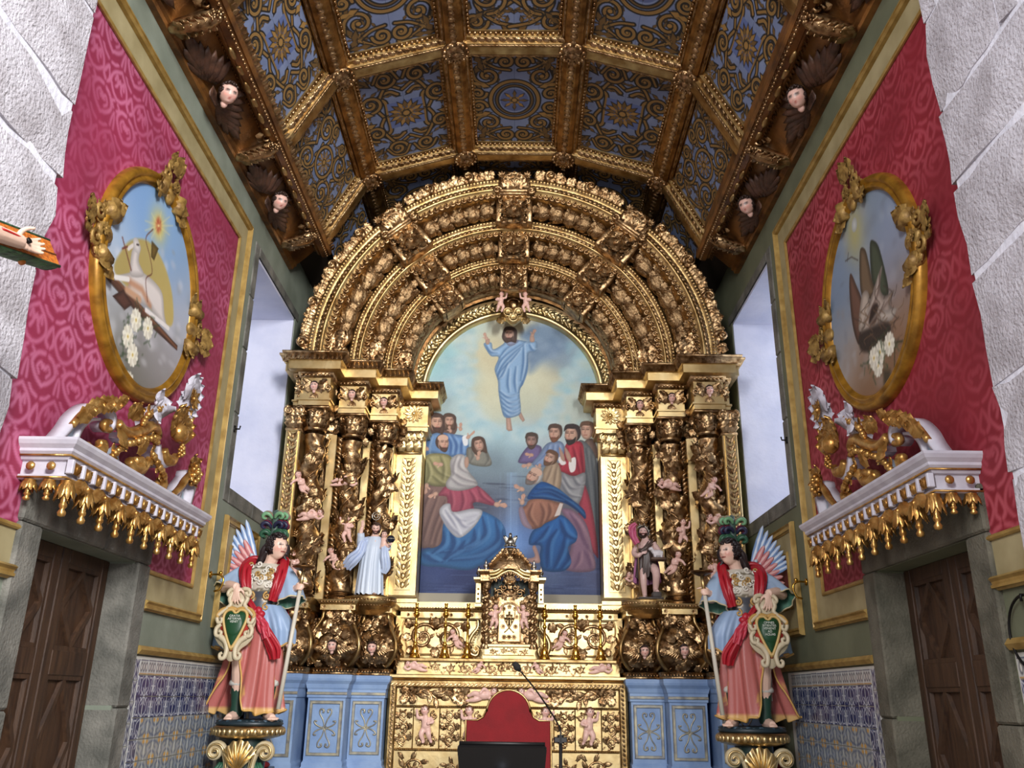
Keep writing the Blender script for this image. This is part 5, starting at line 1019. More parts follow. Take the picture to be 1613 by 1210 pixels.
def capital(r=.11, h=.25):
    g = G(); g.add(lathe([(r*.98, 0), (r*1.1, .012), (r*1.1, .03), (r*.96, .04), (r, h*.5), (r*1.25, h*.8), (r*1.4, h*.86)], 20)); w = r*1.55
    for l in range(2):
        for k in range(8):
            a = (k+.5*l)*PI/4; c, s = math.cos(a), math.sin(a); g.add(LEAF_W, T(c*r*.98, s*r*.98, .035+.07*l) @ FR((0, 0, 1), (-s, c, 0), (c, s, 0), (0, 0, 0)) @ S(.125))
    for k in range(4):
        a = PI/4+k*PI/2; c, s = math.cos(a), math.sin(a); sp = spiral2(0, 0, .042, PI*.9, -1, 1.5, 16); g.add(tube([(c*(r*1.28+x), s*(r*1.28+x), h*.78+z) for x, z in sp], np.linspace(.024, .013, 16), 6)); g.add(tube([(c*r*.9, s*r*.9, h*.45), (c*r*1.1, s*r*1.1, h*.72), (c*(r*1.25), s*(r*1.25), h*.92)], .018, 5))
        a = k*PI/2; c, s = math.cos(a), math.sin(a); g.add(ROSE, FR((-s, c, 0), (0, 0, 1), (c, s, 0), (c*r*1.3, s*r*1.3, h*.86)) @ S(.04)); g.add(ball(.5, 6, 4), T(math.cos(a+.3)*r*1.2, math.sin(a+.3)*r*1.2, h*.7) @ S(.03))
    g.add(box(-w, w, -w, w, h*.9, h, .008)); return g
CAP = capital().mesh('capital', GOLDC)
CBASE = G(); CBASE.add(lathe([(.15, 0), (.15, .02), (.155, .035), (.15, .05), (.125, .06), (.125, .07), (.14, .085), (.13, .1), (.112, .105)], 22)); CBASE = CBASE.mesh('column_base', GOLDD)
def heart_panel(w, h, n):
    g = G(); dz = h/n
    for i in range(n):
        z = -h/2+dz*(i+.5); g.add(ball(.5, 8, 6), T(0, z-.1*dz, 0) @ S(w*.40, dz*.78, .03)); g.add(tube([(-w*.24, z+dz*.30, .008), (0, z-dz*.42, .016), (w*.24, z+dz*.30, .008)], .006, 5))
        for s_ in (-1, 1): g.add(LEAF_S, T(s_*w*.20, z-dz*.3, 0) @ RZ(PI/2-s_*.45) @ S(dz*1.25, w*.9, .07)); g.add(ball(.5, 6, 4), T(s_*w*.40, z+dz*.1, 0) @ S(w*.16, dz*.5, .02))
    return g.vf()[:2]
COLS = [(2.117, 8.86), (1.757, 9.11), (1.442, 9.36)]
ZL, ZC0, ZC1, ZF, ZK, ZT_ = 2.55, 4.31, 4.56, 4.60, 4.93, 5.12
for s in (1, -1):
    M = MIR[s]
    for i, (x, y) in enumerate(COLS):
        c = empty('twisted_column'); c.parent = ALT; c.matrix_parent_inverse = Matrix.Translation(-Vector(RLOC)); c.location = (s*x, y, ZL)
        link('column_base', CBASE, c); link('shaft', SHAFT if s < 0 else SHAFT_M, c, M=T(0, 0, .10) @ RZ(i*1.3+(.5 if s > 0 else 0))); link('capital', CAP, c, loc=(0, 0, ZC0-ZL))
        for k in range(3 if i < 2 else 1):
            q = (k*2+i) % 3; pz = .30+k*.42+.10*((i+k) % 2); px = (.05 if k % 2 else -.05)
            link('putto', PUTTI[q], c, M=T(px, -.115, pz) @ RZ(.3*(k-1)) @ S(s*.26, .26, .26))
    # pilasters and strips between the columns
    def panelled(name, x0, x1, yf, yb, z0, z1, m=GOLD, hearts=0, inset=.03):
        g = G(); g.add(box(x0, x1, yf, yb, z0, z1, .006), M); p = part(g, name, m, smooth=False); lm = GOLD if yf > 9.5 else GOLDC
        if hearts:
            xc = (x0+x1)/2; w = x1-x0-2*inset; h = z1-z0-2*inset; g = G(); fr = [(xc-w/2, yf, z0+inset), (xc+w/2, yf, z0+inset), (xc+w/2, yf, z1-inset), (xc-w/2, yf, z1-inset)]
            g.add(sweep([(-.008, 0), (-.006, .014), (.006, .014), (.008, 0)], fr, (0, -1, 0), True), M); part(g, 'panel_moulding', GOLD, p, False)
            g = G(); g.add(heart_panel(w-.02, h-.02, hearts), M @ T(xc, yf, (z0+z1)/2) @ FACE); part(g, 'carved_leaves', lm, p)
        return p
    panelled('pilaster', 2.235, 2.39, 8.72, 9.4, ZL+.02, ZC0, GOLD, 20, .026)
    for (x0, x1, yf) in ((1.905, 2.0, 9.0), (1.575, 1.662, 9.25), (1.335, 1.36, 9.42)):
        panelled('gilded_strip', x0, x1, yf, 9.9, ZL, ZC0+.02)
        g = G(); t = np.linspace(0, 1, 150); xr = x0-.028
        for q in (0, PI): g.add(tube(np.c_[xr+.016*np.cos(t*110+q), yf+.06+.016*np.sin(t*110+q), ZL+.02+t*(ZC0-ZL-.02)], .017, 5), M)
        if x0 > 1.4: part(g, 'rope_moulding', GOLDC)
    for (x0, x1, y) in ((1.98, 2.25, 9.1), (1.65, 1.92, 9.35), (1.33, 1.6, 9.6)):
        g = G(); g.add(box(x0, x1, y, 9.95, ZL-.1, ZC1+.05), M); part(g, 'back_panel', GOLDC, smooth=False)
        # foliage carved in the hollow behind the column
    ep = panelled('pilaster', 1.03, 1.335, 9.62, 10.0, 2.68, ZC0, GOLD, 15, .07)
    g = G(); g.add(stack(1.03, 1.335, 9.62, 10, [(.035, 2.56), (.035, 2.60), (.02, 2.61), (.02, 2.65), (.008, 2.67), (0, 2.69)]), M); part(g, 'pilaster_base', GOLD, ep, False)
    for (x0, x1, yf) in ((1.05, 1.32, 9.62), (2.24, 2.385, 8.72)):
        g = G(); xc = (x0+x1)/2; g.add(box(x0, x1, yf, yf+.3, ZC0, ZC1), M); n = 3 if x1-x0 > .2 else 2
        for l in range(2):
            for k in range(n+l): g.add(LEAF_W, M @ T(x0+(k+.5)*(x1-x0)/(n+l), yf-.01, ZC0+.01+.09*l) @ FR((0, 0, 1), (1, 0, 0), (0, -1, 0), (0, 0, 0)) @ S(.15))
        for e in (-1, 1):
            sp = spiral2(0, 0, .05, PI/2, -e, 1.4, 16); g.add(tube([(xc+e*(x1-x0)*.42+a, yf-.04, ZC1-.06+b) for a, b in sp], np.linspace(.02, .011, 16), 5), M)
        g.add(stack(x0, x1, yf, yf+.3, [(.0, ZC0-.03), (.012, ZC0-.02), (.012, ZC0), (0, ZC0+.01)]), M); g.add(stack(x0, x1, yf, yf+.3, [(.02, ZC1-.03), (.03, ZC1-.02), (.03, ZC1)]), M); part(g, 'pilaster_capital', GOLDC if yf < 9 else GOLD)
    # --- entablature, five stepped units
    UN = [(2.20, 2.345, 8.74, 0), (1.955, 2.275, 8.68, 1), (1.615, 1.90, 8.94, 1), (1.30, 1.585, 9.19, 1), (.99, 1.325, 9.62, 2)]
    for (x0, x1, yf, kd) in UN:
        u = empty('entablature_block'); u.parent = ALT; u.matrix_parent_inverse = Matrix.Translation(-Vector(RLOC)); xc = (x0+x1)/2; w = x1-x0; yb = yf+.5
        g = G(); g.add(stack(x0, x1, yf, yb, [(.005, ZC1), (.005, ZC1+.05), (.02, ZC1+.055), (.02, ZC1+.075), (0, ZC1+.08), (0, ZK-.06)]), M); o = part(g, 'architrave', GOLD, u, False)
        g = G(); g.add(stack(x0, x1, yf, yb, [(0, ZK-.06), (.02, ZK-.05), (.03, ZK-.02), (.03, ZK)]), M); edge_row([(s*(x0-.01), yf-.03, ZK-.035), (s*(x1+.01), yf-.03, ZK-.035)], (0, -1, 0), .04, EGG_S, (.03, .04, .03), 0, g=g); part(g, 'egg_moulding', GOLDC, u)
        ov = .14 if kd else .12
        g = G(); g.add(stack(x0, x1, yf, yb, [(.03, ZK), (ov-.02, ZK+.005), (ov-.02, ZK+.095), (ov, ZK+.10)]), M); part(g, 'cornice_fascia', GOLD, u, False)
        g = G(); g.add(stack(x0, x1, yf, yb, [(ov-.01, ZK+.10), (ov+.015, ZK+.12), (ov+.035, ZK+.165), (ov+.045, ZK+.17), (ov+.045, ZT_), (0, ZT_+.005)]), M)
        for a, b, nn in (((x0-ov-.02, yf-ov-.02), (x1+ov+.02, yf-ov-.02), (0, -1, .3)), ((x0-ov-.02, yf-ov-.02), (x0-ov-.02, yf+.2), (-1, 0, .3))):
            edge_row([(s*a[0], a[1], ZK+.135), (s*b[0], b[1], ZK+.135)], (nn[0]*s, nn[1], nn[2]), .05, LEAF_S, (.065, .05, .05), 0, PI/2, g=g)
        part(g, 'cornice_crown', GOLDC, u)
        if kd == 1:
            link('cherub_head', CHERUB, u, M=T(s*xc, yf-.045, ZC1+.20) @ S(.105))
            g = G()
            for e in (-1, 1):
                for k in range(4): g.add(LEAF_W, M @ T(xc+e*.05, yf, ZC1+.15+.02*k) @ FACE @ RZ((PI/2-e*(.4+.15*k)) ) @ S(.13))
                g.add(tube([(xc+e*(w*.5-.02)+a, yf-.02, ZC1+.19+b) for a, b in spiral2(0, 0, .04, -PI/2, e, 1.3, 12)], np.linspace(.018, .01, 12), 5), M)
            for k in range(5): g.add(LEAF_S, M @ T(xc, yf, ZC1+.13) @ FACE @ RZ(-PI/2+(k-2)*.4) @ S(.08))
            part(g, 'carved_wings', GOLDC, u)
        elif kd == 2: g = G(); g.add(SUNF, M @ T(xc, yf, ZC1+.22) @ FACE @ S(.13, .13, .12)); part(g, 'sunflower', GOLD, u)
        else: g = G(); g.add(SUNF, M @ T(xc, yf, ZC1+.21) @ FACE @ S(.09, .14, .1)); part(g, 'sunflower', GOLDC, u)
    # carved foliage filling the hollows of the frieze
    g = G(); rg = np.random.default_rng(5)
    for (xa, ya, xb, yb_) in ((1.95, 8.95, 1.93, 9.25), (1.62, 9.2, 1.60, 9.5), (1.30, 9.45, 1.33, 9.62)):
        for k in range(14): g.add(LEAF_W, M @ T(rg.uniform(xb-.04, xa+.04), rg.uniform(ya, yb_)-.04, rg.uniform(ZC0-.05, ZK-.05)) @ FACE @ RZ(rg.uniform(0, 6)) @ S(rg.uniform(.09, .13)))
    part(g, 'foliage', GOLDC)
    for (x0, x1, yf) in ((2.0, 2.42, 8.78), (1.66, 1.99, 9.0), (1.36, 1.65, 9.26)):
        g = G(); g.add(stack(x0, x1, yf, yf+.3, [(0, ZT_), (0, 5.19), (.015, 5.20), (.015, 5.215)]), M); part(g, 'attic_plinth', GOLD, smooth=False)

# --- concentric arches
ZA = 5.18
def ring(prof, n=72, a0=0., a1=PI, zc=ZA):
    """prof (R, Y) swept over the arch"""
    th = np.linspace(a0, a1, n); p = np.asarray(prof, float)
    P = np.stack([np.cos(th)[:, None]*p[:, 0], np.broadcast_to(p[:, 1], (n, len(p))), zc+np.sin(th)[:, None]*p[:, 0]], -1); return grid(P)
def arc3(R, Y, a0=0., a1=PI, n=60, zc=ZA): t = np.linspace(a0, a1, n); return np.c_[R*np.cos(t), np.full(n, Y), zc+R*np.sin(t)]
BANDS = [(2.27, 2.03, 8.72, 9.06), (1.86, 1.66, 8.98, 9.30), (1.50, 1.345, 9.22, 9.52)]
for (Ro, Ri, yf, yb) in BANDS:
    w = Ro-Ri; a = empty('archivolt'); a.parent = ALT; a.matrix_parent_inverse = Matrix.Translation(-Vector(RLOC))
    g = G(); g.add(ring([(Ro, yf+.3), (Ro, yf+.02), (Ro-.02, yf), (Ro-w*.22, yf), (Ro-w*.25, yf+.025), (Ro-w*.55, yf+.025), (Ro-w*.58, yf), (Ro-w*.66, yf-.012), (Ro-w*.72, yf), (Ro-w*.8, yf+.03), (Ri+.01, yf+.035), (Ri, yf+.06), (Ri, yb)])); part(g, 'moulded_band', GOLDM, a)
    g = G(); edge_row(arc3(Ro-w*.4, yf+.02), (0, -1, 0), .055, LEAF_S, (.07, w*.42, .06), .0, .5, g=g); edge_row(arc3(Ro-w*.12, yf), (0, -1, 0), .04, LEAF_S, (.05, .05, .045), 0, PI/2, g=g); part(g, 'carved_leaf_row', GOLDC, a)
    g = G(); edge_row(arc3(Ri+.012, yf+.04), (0, -1, 0), .07, CURL, (.078, .075, .13), 0, g=g); part(g, 'curl_row', GOLDC, a)
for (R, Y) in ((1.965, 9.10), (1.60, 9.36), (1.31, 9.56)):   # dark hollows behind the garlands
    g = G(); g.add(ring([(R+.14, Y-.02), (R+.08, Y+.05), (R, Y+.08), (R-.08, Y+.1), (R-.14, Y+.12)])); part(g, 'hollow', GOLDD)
# inner plain band, egg row and the wide picture arch
g = G(); g.add(ring([(1.27, 9.60), (1.27, 9.52), (1.235, 9.50), (1.20, 9.51), (1.20, 9.66)])); edge_row(arc3(1.236, 9.50), (0, -1, 0), .045, LEAF_S, (.055, .04, .04), 0, .5, g=g); part(g, 'inner_archivolt', GOLDC)
ZP = 5.13
pf = empty("picture_frame"); pf.parent = ALT; pf.matrix_parent_inverse = Matrix.Translation(-Vector(RLOC))
part_pf = lambda g, n, m, sm=True: part(g, n, m, pf, sm)
g = G(); g.add(ring([(1.32, 9.99), (1.32, 9.90), (1.295, 9.88), (1.27, 9.88), (1.262, 9.90), (1.13, 9.90), (1.12, 9.88), (1.08, 9.88), (1.062, 9.92), (1.06, 9.99)], zc=ZP, a0=.02, a1=PI-.02)); part_pf(g, 'arch_moulding', GOLD)
g = G(); edge_row(arc3(1.195, 9.90, .03, PI-.03, zc=ZP), (0, -1, 0), .085, HEARTL, (.105, .085, .06), 0, PI/2, g=g); edge_row(arc3(1.24, 9.90, .03, PI-.03, zc=ZP), (0, -1, 0), .06, LEAF_S, (.08, .05, .05), 0, .6, g=g); edge_row(arc3(1.15, 9.90, .03, PI-.03, zc=ZP), (0, -1, 0), .06, LEAF_S, (.08, .05, .05), 0, -.6, g=g); part_pf(g, 'scale_leaves', GOLD)
for s in (1, -1):
    g = G(); g.add(box(1.03, 1.10, 9.9, 9.99, 2.72, 5.14), MIR[s]); part_pf(g, 'side_rail', GOLD, False)

# leaf-wrapped garlands between the arches: every bud its own piece
def bud(seed):
    """swelling leaf-wrapped bud along x: twisted ribs, leaf tips folding back over the next one"""
    rg = np.random.default_rng(seed); g = G(); nu, nv = 20, 30; u = np.linspace(0, 1, nu)[:, None]; v = (np.arange(nv)*2*PI/nv)[None]
    R = .40*np.sin(PI*np.clip(u*.94+.05, 0, 1))**.62*(1-.18*u); ph = v*5+u*3.4+seed; rib = np.abs(np.sin(ph))**.7; R = R*(.86+.20*rib+.05*np.sin(v*11+u*16)*np.sin(u*PI)); x = -.52+1.04*u+.05*rib*u
    P = np.stack([np.broadcast_to(x, R.shape), R*np.cos(v), R*np.sin(v)], -1); g.add((lambda q: (q[0], [q[1][0][:, ::-1]]))(grid(P, cv=True)))
    for i in range(7):
        a = 2*PI*i/7+seed; x_ = .05+.20*(i % 2); R_ = .30; c, s_ = math.cos(a), math.sin(a); d = nrm((1, -.35*s_, .35*c)); g.add(LEAF_W, T(x_, c*R_, s_*R_) @ FR(d, nrm(np.cross((0, c, s_), d)), (0, c, s_), (0, 0, 0)) @ S(.34, .42, .42))
    for i in range(2): a = rg.uniform(0, 6); g.add(GRAPES, T(-.1+.3*i, .34*math.cos(a), .34*math.sin(a)) @ S(.10))
    return g.mesh('garland_bud', GOLDC)
BUDS = [bud(1), bud(2), bud(3)]
BLK = [math.radians(50), math.radians(90), math.radians(130)]
for ri, (R, Y, hw, nb) in enumerate(((1.955, 8.93, .125, 5), (1.59, 9.18, .145, 4), (1.30, 9.42, .155, 4))):
    ends = [0.10, BLK[0], BLK[1], BLK[2], PI-.10]
    gl = empty('leaf_garland'); gl.parent = ALT; gl.matrix_parent_inverse = Matrix.Translation(-Vector(RLOC)); k_ = 0
    for q in range(4):
        a0 = ends[q]+(hw if q else 0); a1 = ends[q+1]-(hw if q < 3 else 0)
        for i in range(nb):
            th = a0+(a1-a0)*(i+.5)/nb; L = (a1-a0)/nb*R*1.22; d = 1 if th > PI/2 else -1
            tn = np.array([-math.sin(th), 0, math.cos(th)])*-d; rd = np.array([math.cos(th), 0, math.sin(th)]); link('garland_bud', BUDS[k_ % 3], gl, M=FR(nrm(tn+rd*.18*(1 if i % 2 else -1)*0+rd*.12), np.cross((0, -1, 0), nrm(tn+rd*.12)), (0, -1, 0), rd*R+np.array([0, Y, ZA])) @ RX(k_*.9) @ S(L*1.02, .29, .29)); k_ += 1
    g = G()
    for e in (.02, PI-.02):                      # leafy foot where the garland springs
        c = np.array([R*math.cos(e), Y, ZA+.05]); rg = np.random.default_rng(ri)
        for i in range(16): g.add(LEAF_W, T(*(c+np.array([rg.normal()*.05, -.07-rg.random()*.04, rg.uniform(-.02, .14)]))) @ FACE @ RZ(PI/2+rg.normal()*.9) @ S(rg.uniform(.12, .18)))
        for s_ in (-1, 1): sp = spiral2(0, 0, .06, PI/2, s_, 1.4, 16); g.add(tube(np.c_[c[0]+s_*.10+sp[:, 0], np.full(16, Y-.09), c[2]+.0+sp[:, 1]], np.linspace(.024, .012, 16), 5))
    part(g, 'springing_leaves', GOLDC)
# radial key blocks crossing the garlands
def key_block(w, h, seed, face=False):
    """console with a big acanthus, local x tangential, y radial inwards, z out; origin at its outer end"""
    g = G(); g.add(box(-w/2, w/2, 0, h, -.25, .0, .012)); pf_ = cr([(0, .02), (h*.25, .08), (h*.55, .09), (h*.85, .03), (h, .05)], 6)
    for e in (-1, 1):
        g.add(box(e*w/2-.035, e*w/2+.035, 0, h, -.2, .035, .01)); sp = spiral2(0, 0, .05, -PI/2, e, 1.5, 18); g.add(tube(np.c_[e*w*.40+sp[:, 0], h*.25+sp[:, 1], np.full(18, .05)], np.linspace(.022, .011, 18), 6)); g.add(ROSE, T(e*w*.40, h*.62, .04) @ S(.05)); g.add(ball(.5, 7, 5), T(e*w*.4, h*.88, .04) @ S(.06))
    for k in range(5):
        for e in (-1, 1): g.add(LEAF_W, T(e*.015, h*(.04+.17*k), .05) @ RZ(PI/2-e*(.75-.06*k)) @ S(min(.2, w*.6)))
    g.add(tube(np.c_[np.zeros(len(pf_)), pf_[:, 0], pf_[:, 1]], np.linspace(.03, .014, len(pf_)), 6)); g.add(LEAF_W, T(0, h*.45, .08) @ RZ(PI/2) @ S(h*.75, h*.75, h*.8)); g.add(LEAF_W, T(0, h*.98, .06) @ RZ(-PI/2) @ S(h*.3, h*.4, h*.5))
    if face:
        g.add(ball(.5, 10, 8), T(0, h*.62, .10) @ S(.11, .14, .1)); g.add(ball(.5, 6, 5), T(0, h*.66, .155) @ S(.025, .05, .03))
        for e in (-1, 1): g.add(ball(.5, 6, 4), T(e*.025, h*.56, .145) @ S(.03, .015, .02)); g.add(tube(cr([(e*.05, h*.35, .08), (e*.10, h*.5, .07), (e*.08, h*.75, .07)], 4), .022, 5))
    return g
KEYB = [key_block(.36, .36, 1, True).mesh('key_block', GOLDC), key_block(.31, .32, 2).mesh('key_block', GOLDC), key_block(.27, .27, 3, True).mesh('key_block', GOLDC)]
CART = G(); CART.add(box(-.19, .19, -.02, .30, -.2, .0, .015)); CART.add(box(-.22, .22, .22, .28, -.1, .03, .01))
for k in range(7): CART.add(LEAF_W, T(0, .20, .01) @ RZ(-PI/2+(k-3)*.42) @ S(.2))
for e in (-1, 1): CART.add(ROSE, T(e*.15, .05, .02) @ S(.06)); CART.add(tube(np.c_[e*.2+spiral2(0, 0, .05, 0, e, 1.4, 14)[:, 0], .26+spiral2(0, 0, .05, 0, e, 1.4, 14)[:, 1], np.full(14, .03)], np.linspace(.022, .012, 14), 5))
CART = CART.mesh('outer_key_block', GOLDC)
for th in BLK:
    rd = np.array([math.cos(th), 0, math.sin(th)]); tn = np.array([-math.sin(th), 0, math.cos(th)])*-1
    kb = empty('radial_band'); kb.parent = ALT; kb.matrix_parent_inverse = Matrix.Translation(-Vector(RLOC))
    link('outer_key_block', CART, kb, M=FR(tn, -rd, (0, -1, 0), rd*2.33+np.array([0, 8.71, ZA])))
    for me, R, Y in zip(KEYB, (2.08, 1.70, 1.37), (8.84, 9.08, 9.32)): link('key_block', me, kb, M=FR(tn, -rd, (0, -1, 0), rd*R+np.array([0, Y, ZA])))
# crest of leaves and shells round the outer arch
rg = np.random.default_rng(3)
for i in range(58):
    g = G()
    th = .05+(PI-.1)*i/57
    if min(abs(th-b) for b in BLK) < .09: continue
    rd = np.array([math.cos(th), 0, math.sin(th)]); tn = np.array([-math.sin(th), 0, math.cos(th)]); o = rd*2.26+np.array([0, 8.75, ZA]); F = FR(tn, rd, (0, -1, 0), o)
    if F[2, 0] < 0: F = F @ S(-1, 1, 1)
    if i % 4 == 1: g.add(CURL, F @ T(0, .06, .03) @ S(.14, .14, .3)); g.add(ROSE, F @ T(.0, .06, .05) @ S(.045))
    for q in (-.5, .4): g.add(LEAF_W, F @ T(0, .0, .01) @ RZ(PI/2+q+rg.normal()*.15) @ S(rg.uniform(.11, .16)))
    part(g, 'crest_leaf', GOLDC)
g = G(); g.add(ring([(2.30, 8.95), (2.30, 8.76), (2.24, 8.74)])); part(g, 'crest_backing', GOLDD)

# keystone shield with three roundels held by two putti
ks = empty('keystone_shield'); ks.parent = ALT; ks.matrix_parent_inverse = Matrix.Translation(-Vector(RLOC))
ROSY = mat('worn rose paint', (196, 168, 160), .5, 0, (160, 136, 126), 20, .002, 60)
g = G(); F = T(0, 9.70, 6.20) @ FACE @ S(.88)
g.add(prism(cr([(-.20, -.22), (-.12, -.17), (0, -.26), (.12, -.17), (.20, -.22), (.17, -.05), (.15, .1), (.06, .2), (0, .22), (-.06, .2), (-.15, .1), (-.17, -.05)], 4, True), -.06, .03), F)
for (x, z) in ((-.075, -.08), (.075, -.08), (0, -.16)):
    g.add(lathe([(0, .05), (.05, .05), (.055, .06), (.07, .06), (.075, .03)], 16), F @ T(x, z, 0)); g.add(ROSE, F @ T(x, z, .05) @ S(.045))
for e in (-1, 1): g.add(LEAF_W, F @ T(e*.15, -.15, .02) @ RZ(-PI/2+e*.4) @ S(.16))
link('shield', g.mesh('shield', GOLD), ks)
g = G(); g.add(ball(.5, 10, 8), F @ T(0, .03, .05) @ S(.13, .15, .08)); g.add(tube(arc(0, .03, .09, .3, PI-.3, 12) @ np.array([[1, 0, 0], [0, 1, 0]]) + np.array([0, 0, .07]), .02, 6), F); link('crown', g.mesh('crown', GOLDC), ks)
for e in (-1, 1): link('putto', PUTTI[0], ks, M=T(e*.155, 9.44, 6.135) @ S(e*-.245, .22, .245))

# --- lower zone: ledge, consoles, blue pedestals
BEADM = GOLDC
def bulge(z, z0=1.90, z1=2.44):
    t = np.clip((np.asarray(z, float)-z0)/(z1-z0), 0, 1); return np.interp(t, [0, .08, .2, .34, .48, .62, .76, .88, 1], [-.035, .0, .055, .08, .072, .04, 0, -.03, -.035])
for s in (1, -1):
    M = MIR[s]
    for (x0, x1, yf, hd) in ((1.96, 2.36, 8.62, 0), (1.53, 1.88, 8.80, 1), (1.20, 1.51, 9.04, 1)):
        cn = empty('console'); cn.parent = ALT; cn.matrix_parent_inverse = Matrix.Translation(-Vector(RLOC)); xc = (x0+x1)/2; w = x1-x0
        zz = np.linspace(1.90, 2.44, 19); b = bulge(zz)
        g = G(); g.add(stack(x0, x1, yf, 9.7, [(o, z) for o, z in zip(b, zz)]), M); part(g, 'bombe_body', GOLDC, cn)
        for e in (0, 1): g = G(); g.add(tube(np.c_[(x1+b) if e else (x0-b), yf-b-.004, zz], .019, 6, up=(0, 1, 0)), M); part(g, 'edge_band', GOLDM, cn)
        def bend(g_):
            V, F, C = g_.vf(); V = V.copy(); z = V[:, 1]+2.17; V2 = np.stack([xc+V[:, 0]*(1+bulge(z)*1.5), yf-bulge(z)-V[:, 2]*.9, z], 1); return V2, [f[:, ::1] for f in F]
        g = scrollwork(.50, w*.92, 2, .016, int(x0*10), True, RZ(PI/2), flower=True); rg = np.random.default_rng(int(x0*100))
        for k in range(26): g.add(LEAF_W, T(rg.uniform(-w*.4, w*.4), rg.uniform(-.23, .23), .01) @ RZ(rg.uniform(0, 6)) @ S(rg.uniform(.08, .13)))
        VF = bend(g); q = G(); q.add(VF, M); part(q, 'carved_scrolls', GOLDC, cn)
        q = G()                                   # carved flank towards the middle
        for k in range(22): z = rg.uniform(1.95, 2.40); q.add(LEAF_W, M @ T(x0-float(bulge(z)), yf+rg.uniform(.0, .2), z) @ FR((0, 1, 0), (0, 0, 1), (-1, 0, 0), (0, 0, 0)) @ RZ(rg.uniform(0, 6)) @ S(rg.uniform(.09, .14)))
        part(q, 'carved_flank', GOLDC, cn)
        if hd:
            zc = 2.10; link('cherub_head', CHERUB, cn, M=T(s*(xc+.0), yf-.13, zc) @ S(.11))
            for e in (-1, 1): q = G(); q.add(WING, M @ T(xc+e*.04, yf-.10, zc-.03) @ FR((e, 0, 0), (0, 0, 1), (0, -1, 0), (0, 0, 0)) @ S(.17)); part(q, 'wing', GOLDC, cn)
        else: link('putto', PUTTI[0], cn, M=T(s*(xc-.04), yf-.10, 2.15) @ S(s*.26, .26, .26))
        g = G(); g.add(stack(x0-.02, x1+.02, yf, 9.7, [(0, 1.84), (0, 1.87), (.012, 1.88), (.012, 1.90)]), M); edge_row([(s*(x0-.02), yf-.012, 1.872), (s*(x1+.02), yf-.012, 1.872)], (0, -1, 0), .03, EGG_S, (.024, .03, .03), 0, g=g); part(g, 'egg_moulding', GOLDC, cn)
        g = G(); g.add(stack(x0, x1, yf, 9.7, [(-.03, 2.44), (.0, 2.45), (.0, 2.50), (.012, 2.51), (.03, 2.535), (.035, 2.55)]), M); part(g, 'ledge', GOLD, cn, False)
        g = G(); edge_row([(s*x0, yf-.025, 2.525), (s*x1, yf-.025, 2.525)], (0, -1, 0), .03, EGG_S, (.024, .026, .024), 0, g=g)
        part(g, 'bead_row', GOLDC, cn)
        for e in (-1, 1): g = G(); g.add(ROSE, M @ T(xc+e*w*.40, yf, 2.477) @ FACE @ S(.028)); part(g, 'ledge_rosette', GOLDC, cn)
    # blue pedestals
    for (x0, x1, yf) in ((1.97, 2.44, 8.52), (1.55, 1.91, 8.76), (1.215, 1.545, 9.0)):
        pd = empty('blue_pedestal'); pd.parent = ALT; pd.matrix_parent_inverse = Matrix.Translation(-Vector(RLOC)); xc = (x0+x1)/2
        g = G(); g.add(stack(x0, x1, yf, 9.8, [(.06, 0), (.06, .72), (.05, .74), (.05, .90), (.03, .93), (.03, .99), (.012, 1.02), (.012, 1.05), (0, 1.07), (0, 1.62), (.012, 1.63), (.012, 1.70), (.02, 1.715), (.028, 1.75), (.05, 1.78), (.055, 1.80), (.055, 1.835), (0, 1.84)]), M); part(g, 'body', BLUE, pd, False)
        g = G(); g.add(sweep([(-.014, 0), (-.01, .016), (.01, .016), (.014, 0)], [(x0-.012+.0, yf-.012, 1.665), (x1+.012, yf-.012, 1.665)], (0, -1, 0)), M); g.add(sweep([(-.014, 0), (-.01, .014), (.01, .014), (.014, 0)], [(x0-.0, yf-.034, .96), (x1+.0, yf-.034, .96)], (0, -1, 0)), M); part(g, 'silvered_bead', SILV, pd, False)
        fr = [(x0+.035, yf, 1.125), (x1-.035, yf, 1.125), (x1-.035, yf, 1.585), (x0+.035, yf, 1.585)]
        g = G(); g.add(sweep([(-.015, 0), (-.012, .02), (.008, .02), (.015, .004), (.015, 0)], fr, (0, -1, 0), True), M); part(g, 'panel_moulding', SILV, pd, False)
        g = G(); zc = 1.355
        for ex in (-1, 1):
            for ez in (-1, 1):
                st_ = cr([(xc, zc), (xc+ex*.02, zc+ez*.07), (xc+ex*.055, zc+ez*.13), (xc+ex*.05, zc+ez*.165), (xc+ex*.02, zc+ez*.16), (xc+ex*.025, zc+ez*.135)], 5); g.add(tube(to3(st_, yf-.004), np.linspace(.006, .010, len(st_)), 5), M)
                st_ = cr([(xc, zc), (xc+ex*.05, zc+ez*.012), (xc+ex*.09, zc+ez*.035), (xc+ex*.10, zc+ez*.06), (xc+ex*.075, zc+ez*.06)], 5); g.add(tube(to3(st_, yf-.004), np.linspace(.006, .009, len(st_)), 5), M)
        g.add(ROSE, M @ T(xc, yf, zc) @ FACE @ S(.03)); part(g, 'silver_flourish', SILV, pd)
    # statue brackets
    g = G(); bx, by = 1.425, 9.06; g.add(lathe([(.10, 2.42), (.16, 2.45), (.20, 2.47), (.22, 2.50), (.255, 2.515), (.265, 2.545), (.27, 2.575), (.27, 2.595), (0, 2.60)], 26), T(s*bx, by, 0)); br = part(g, 'statue_bracket', GOLDM)
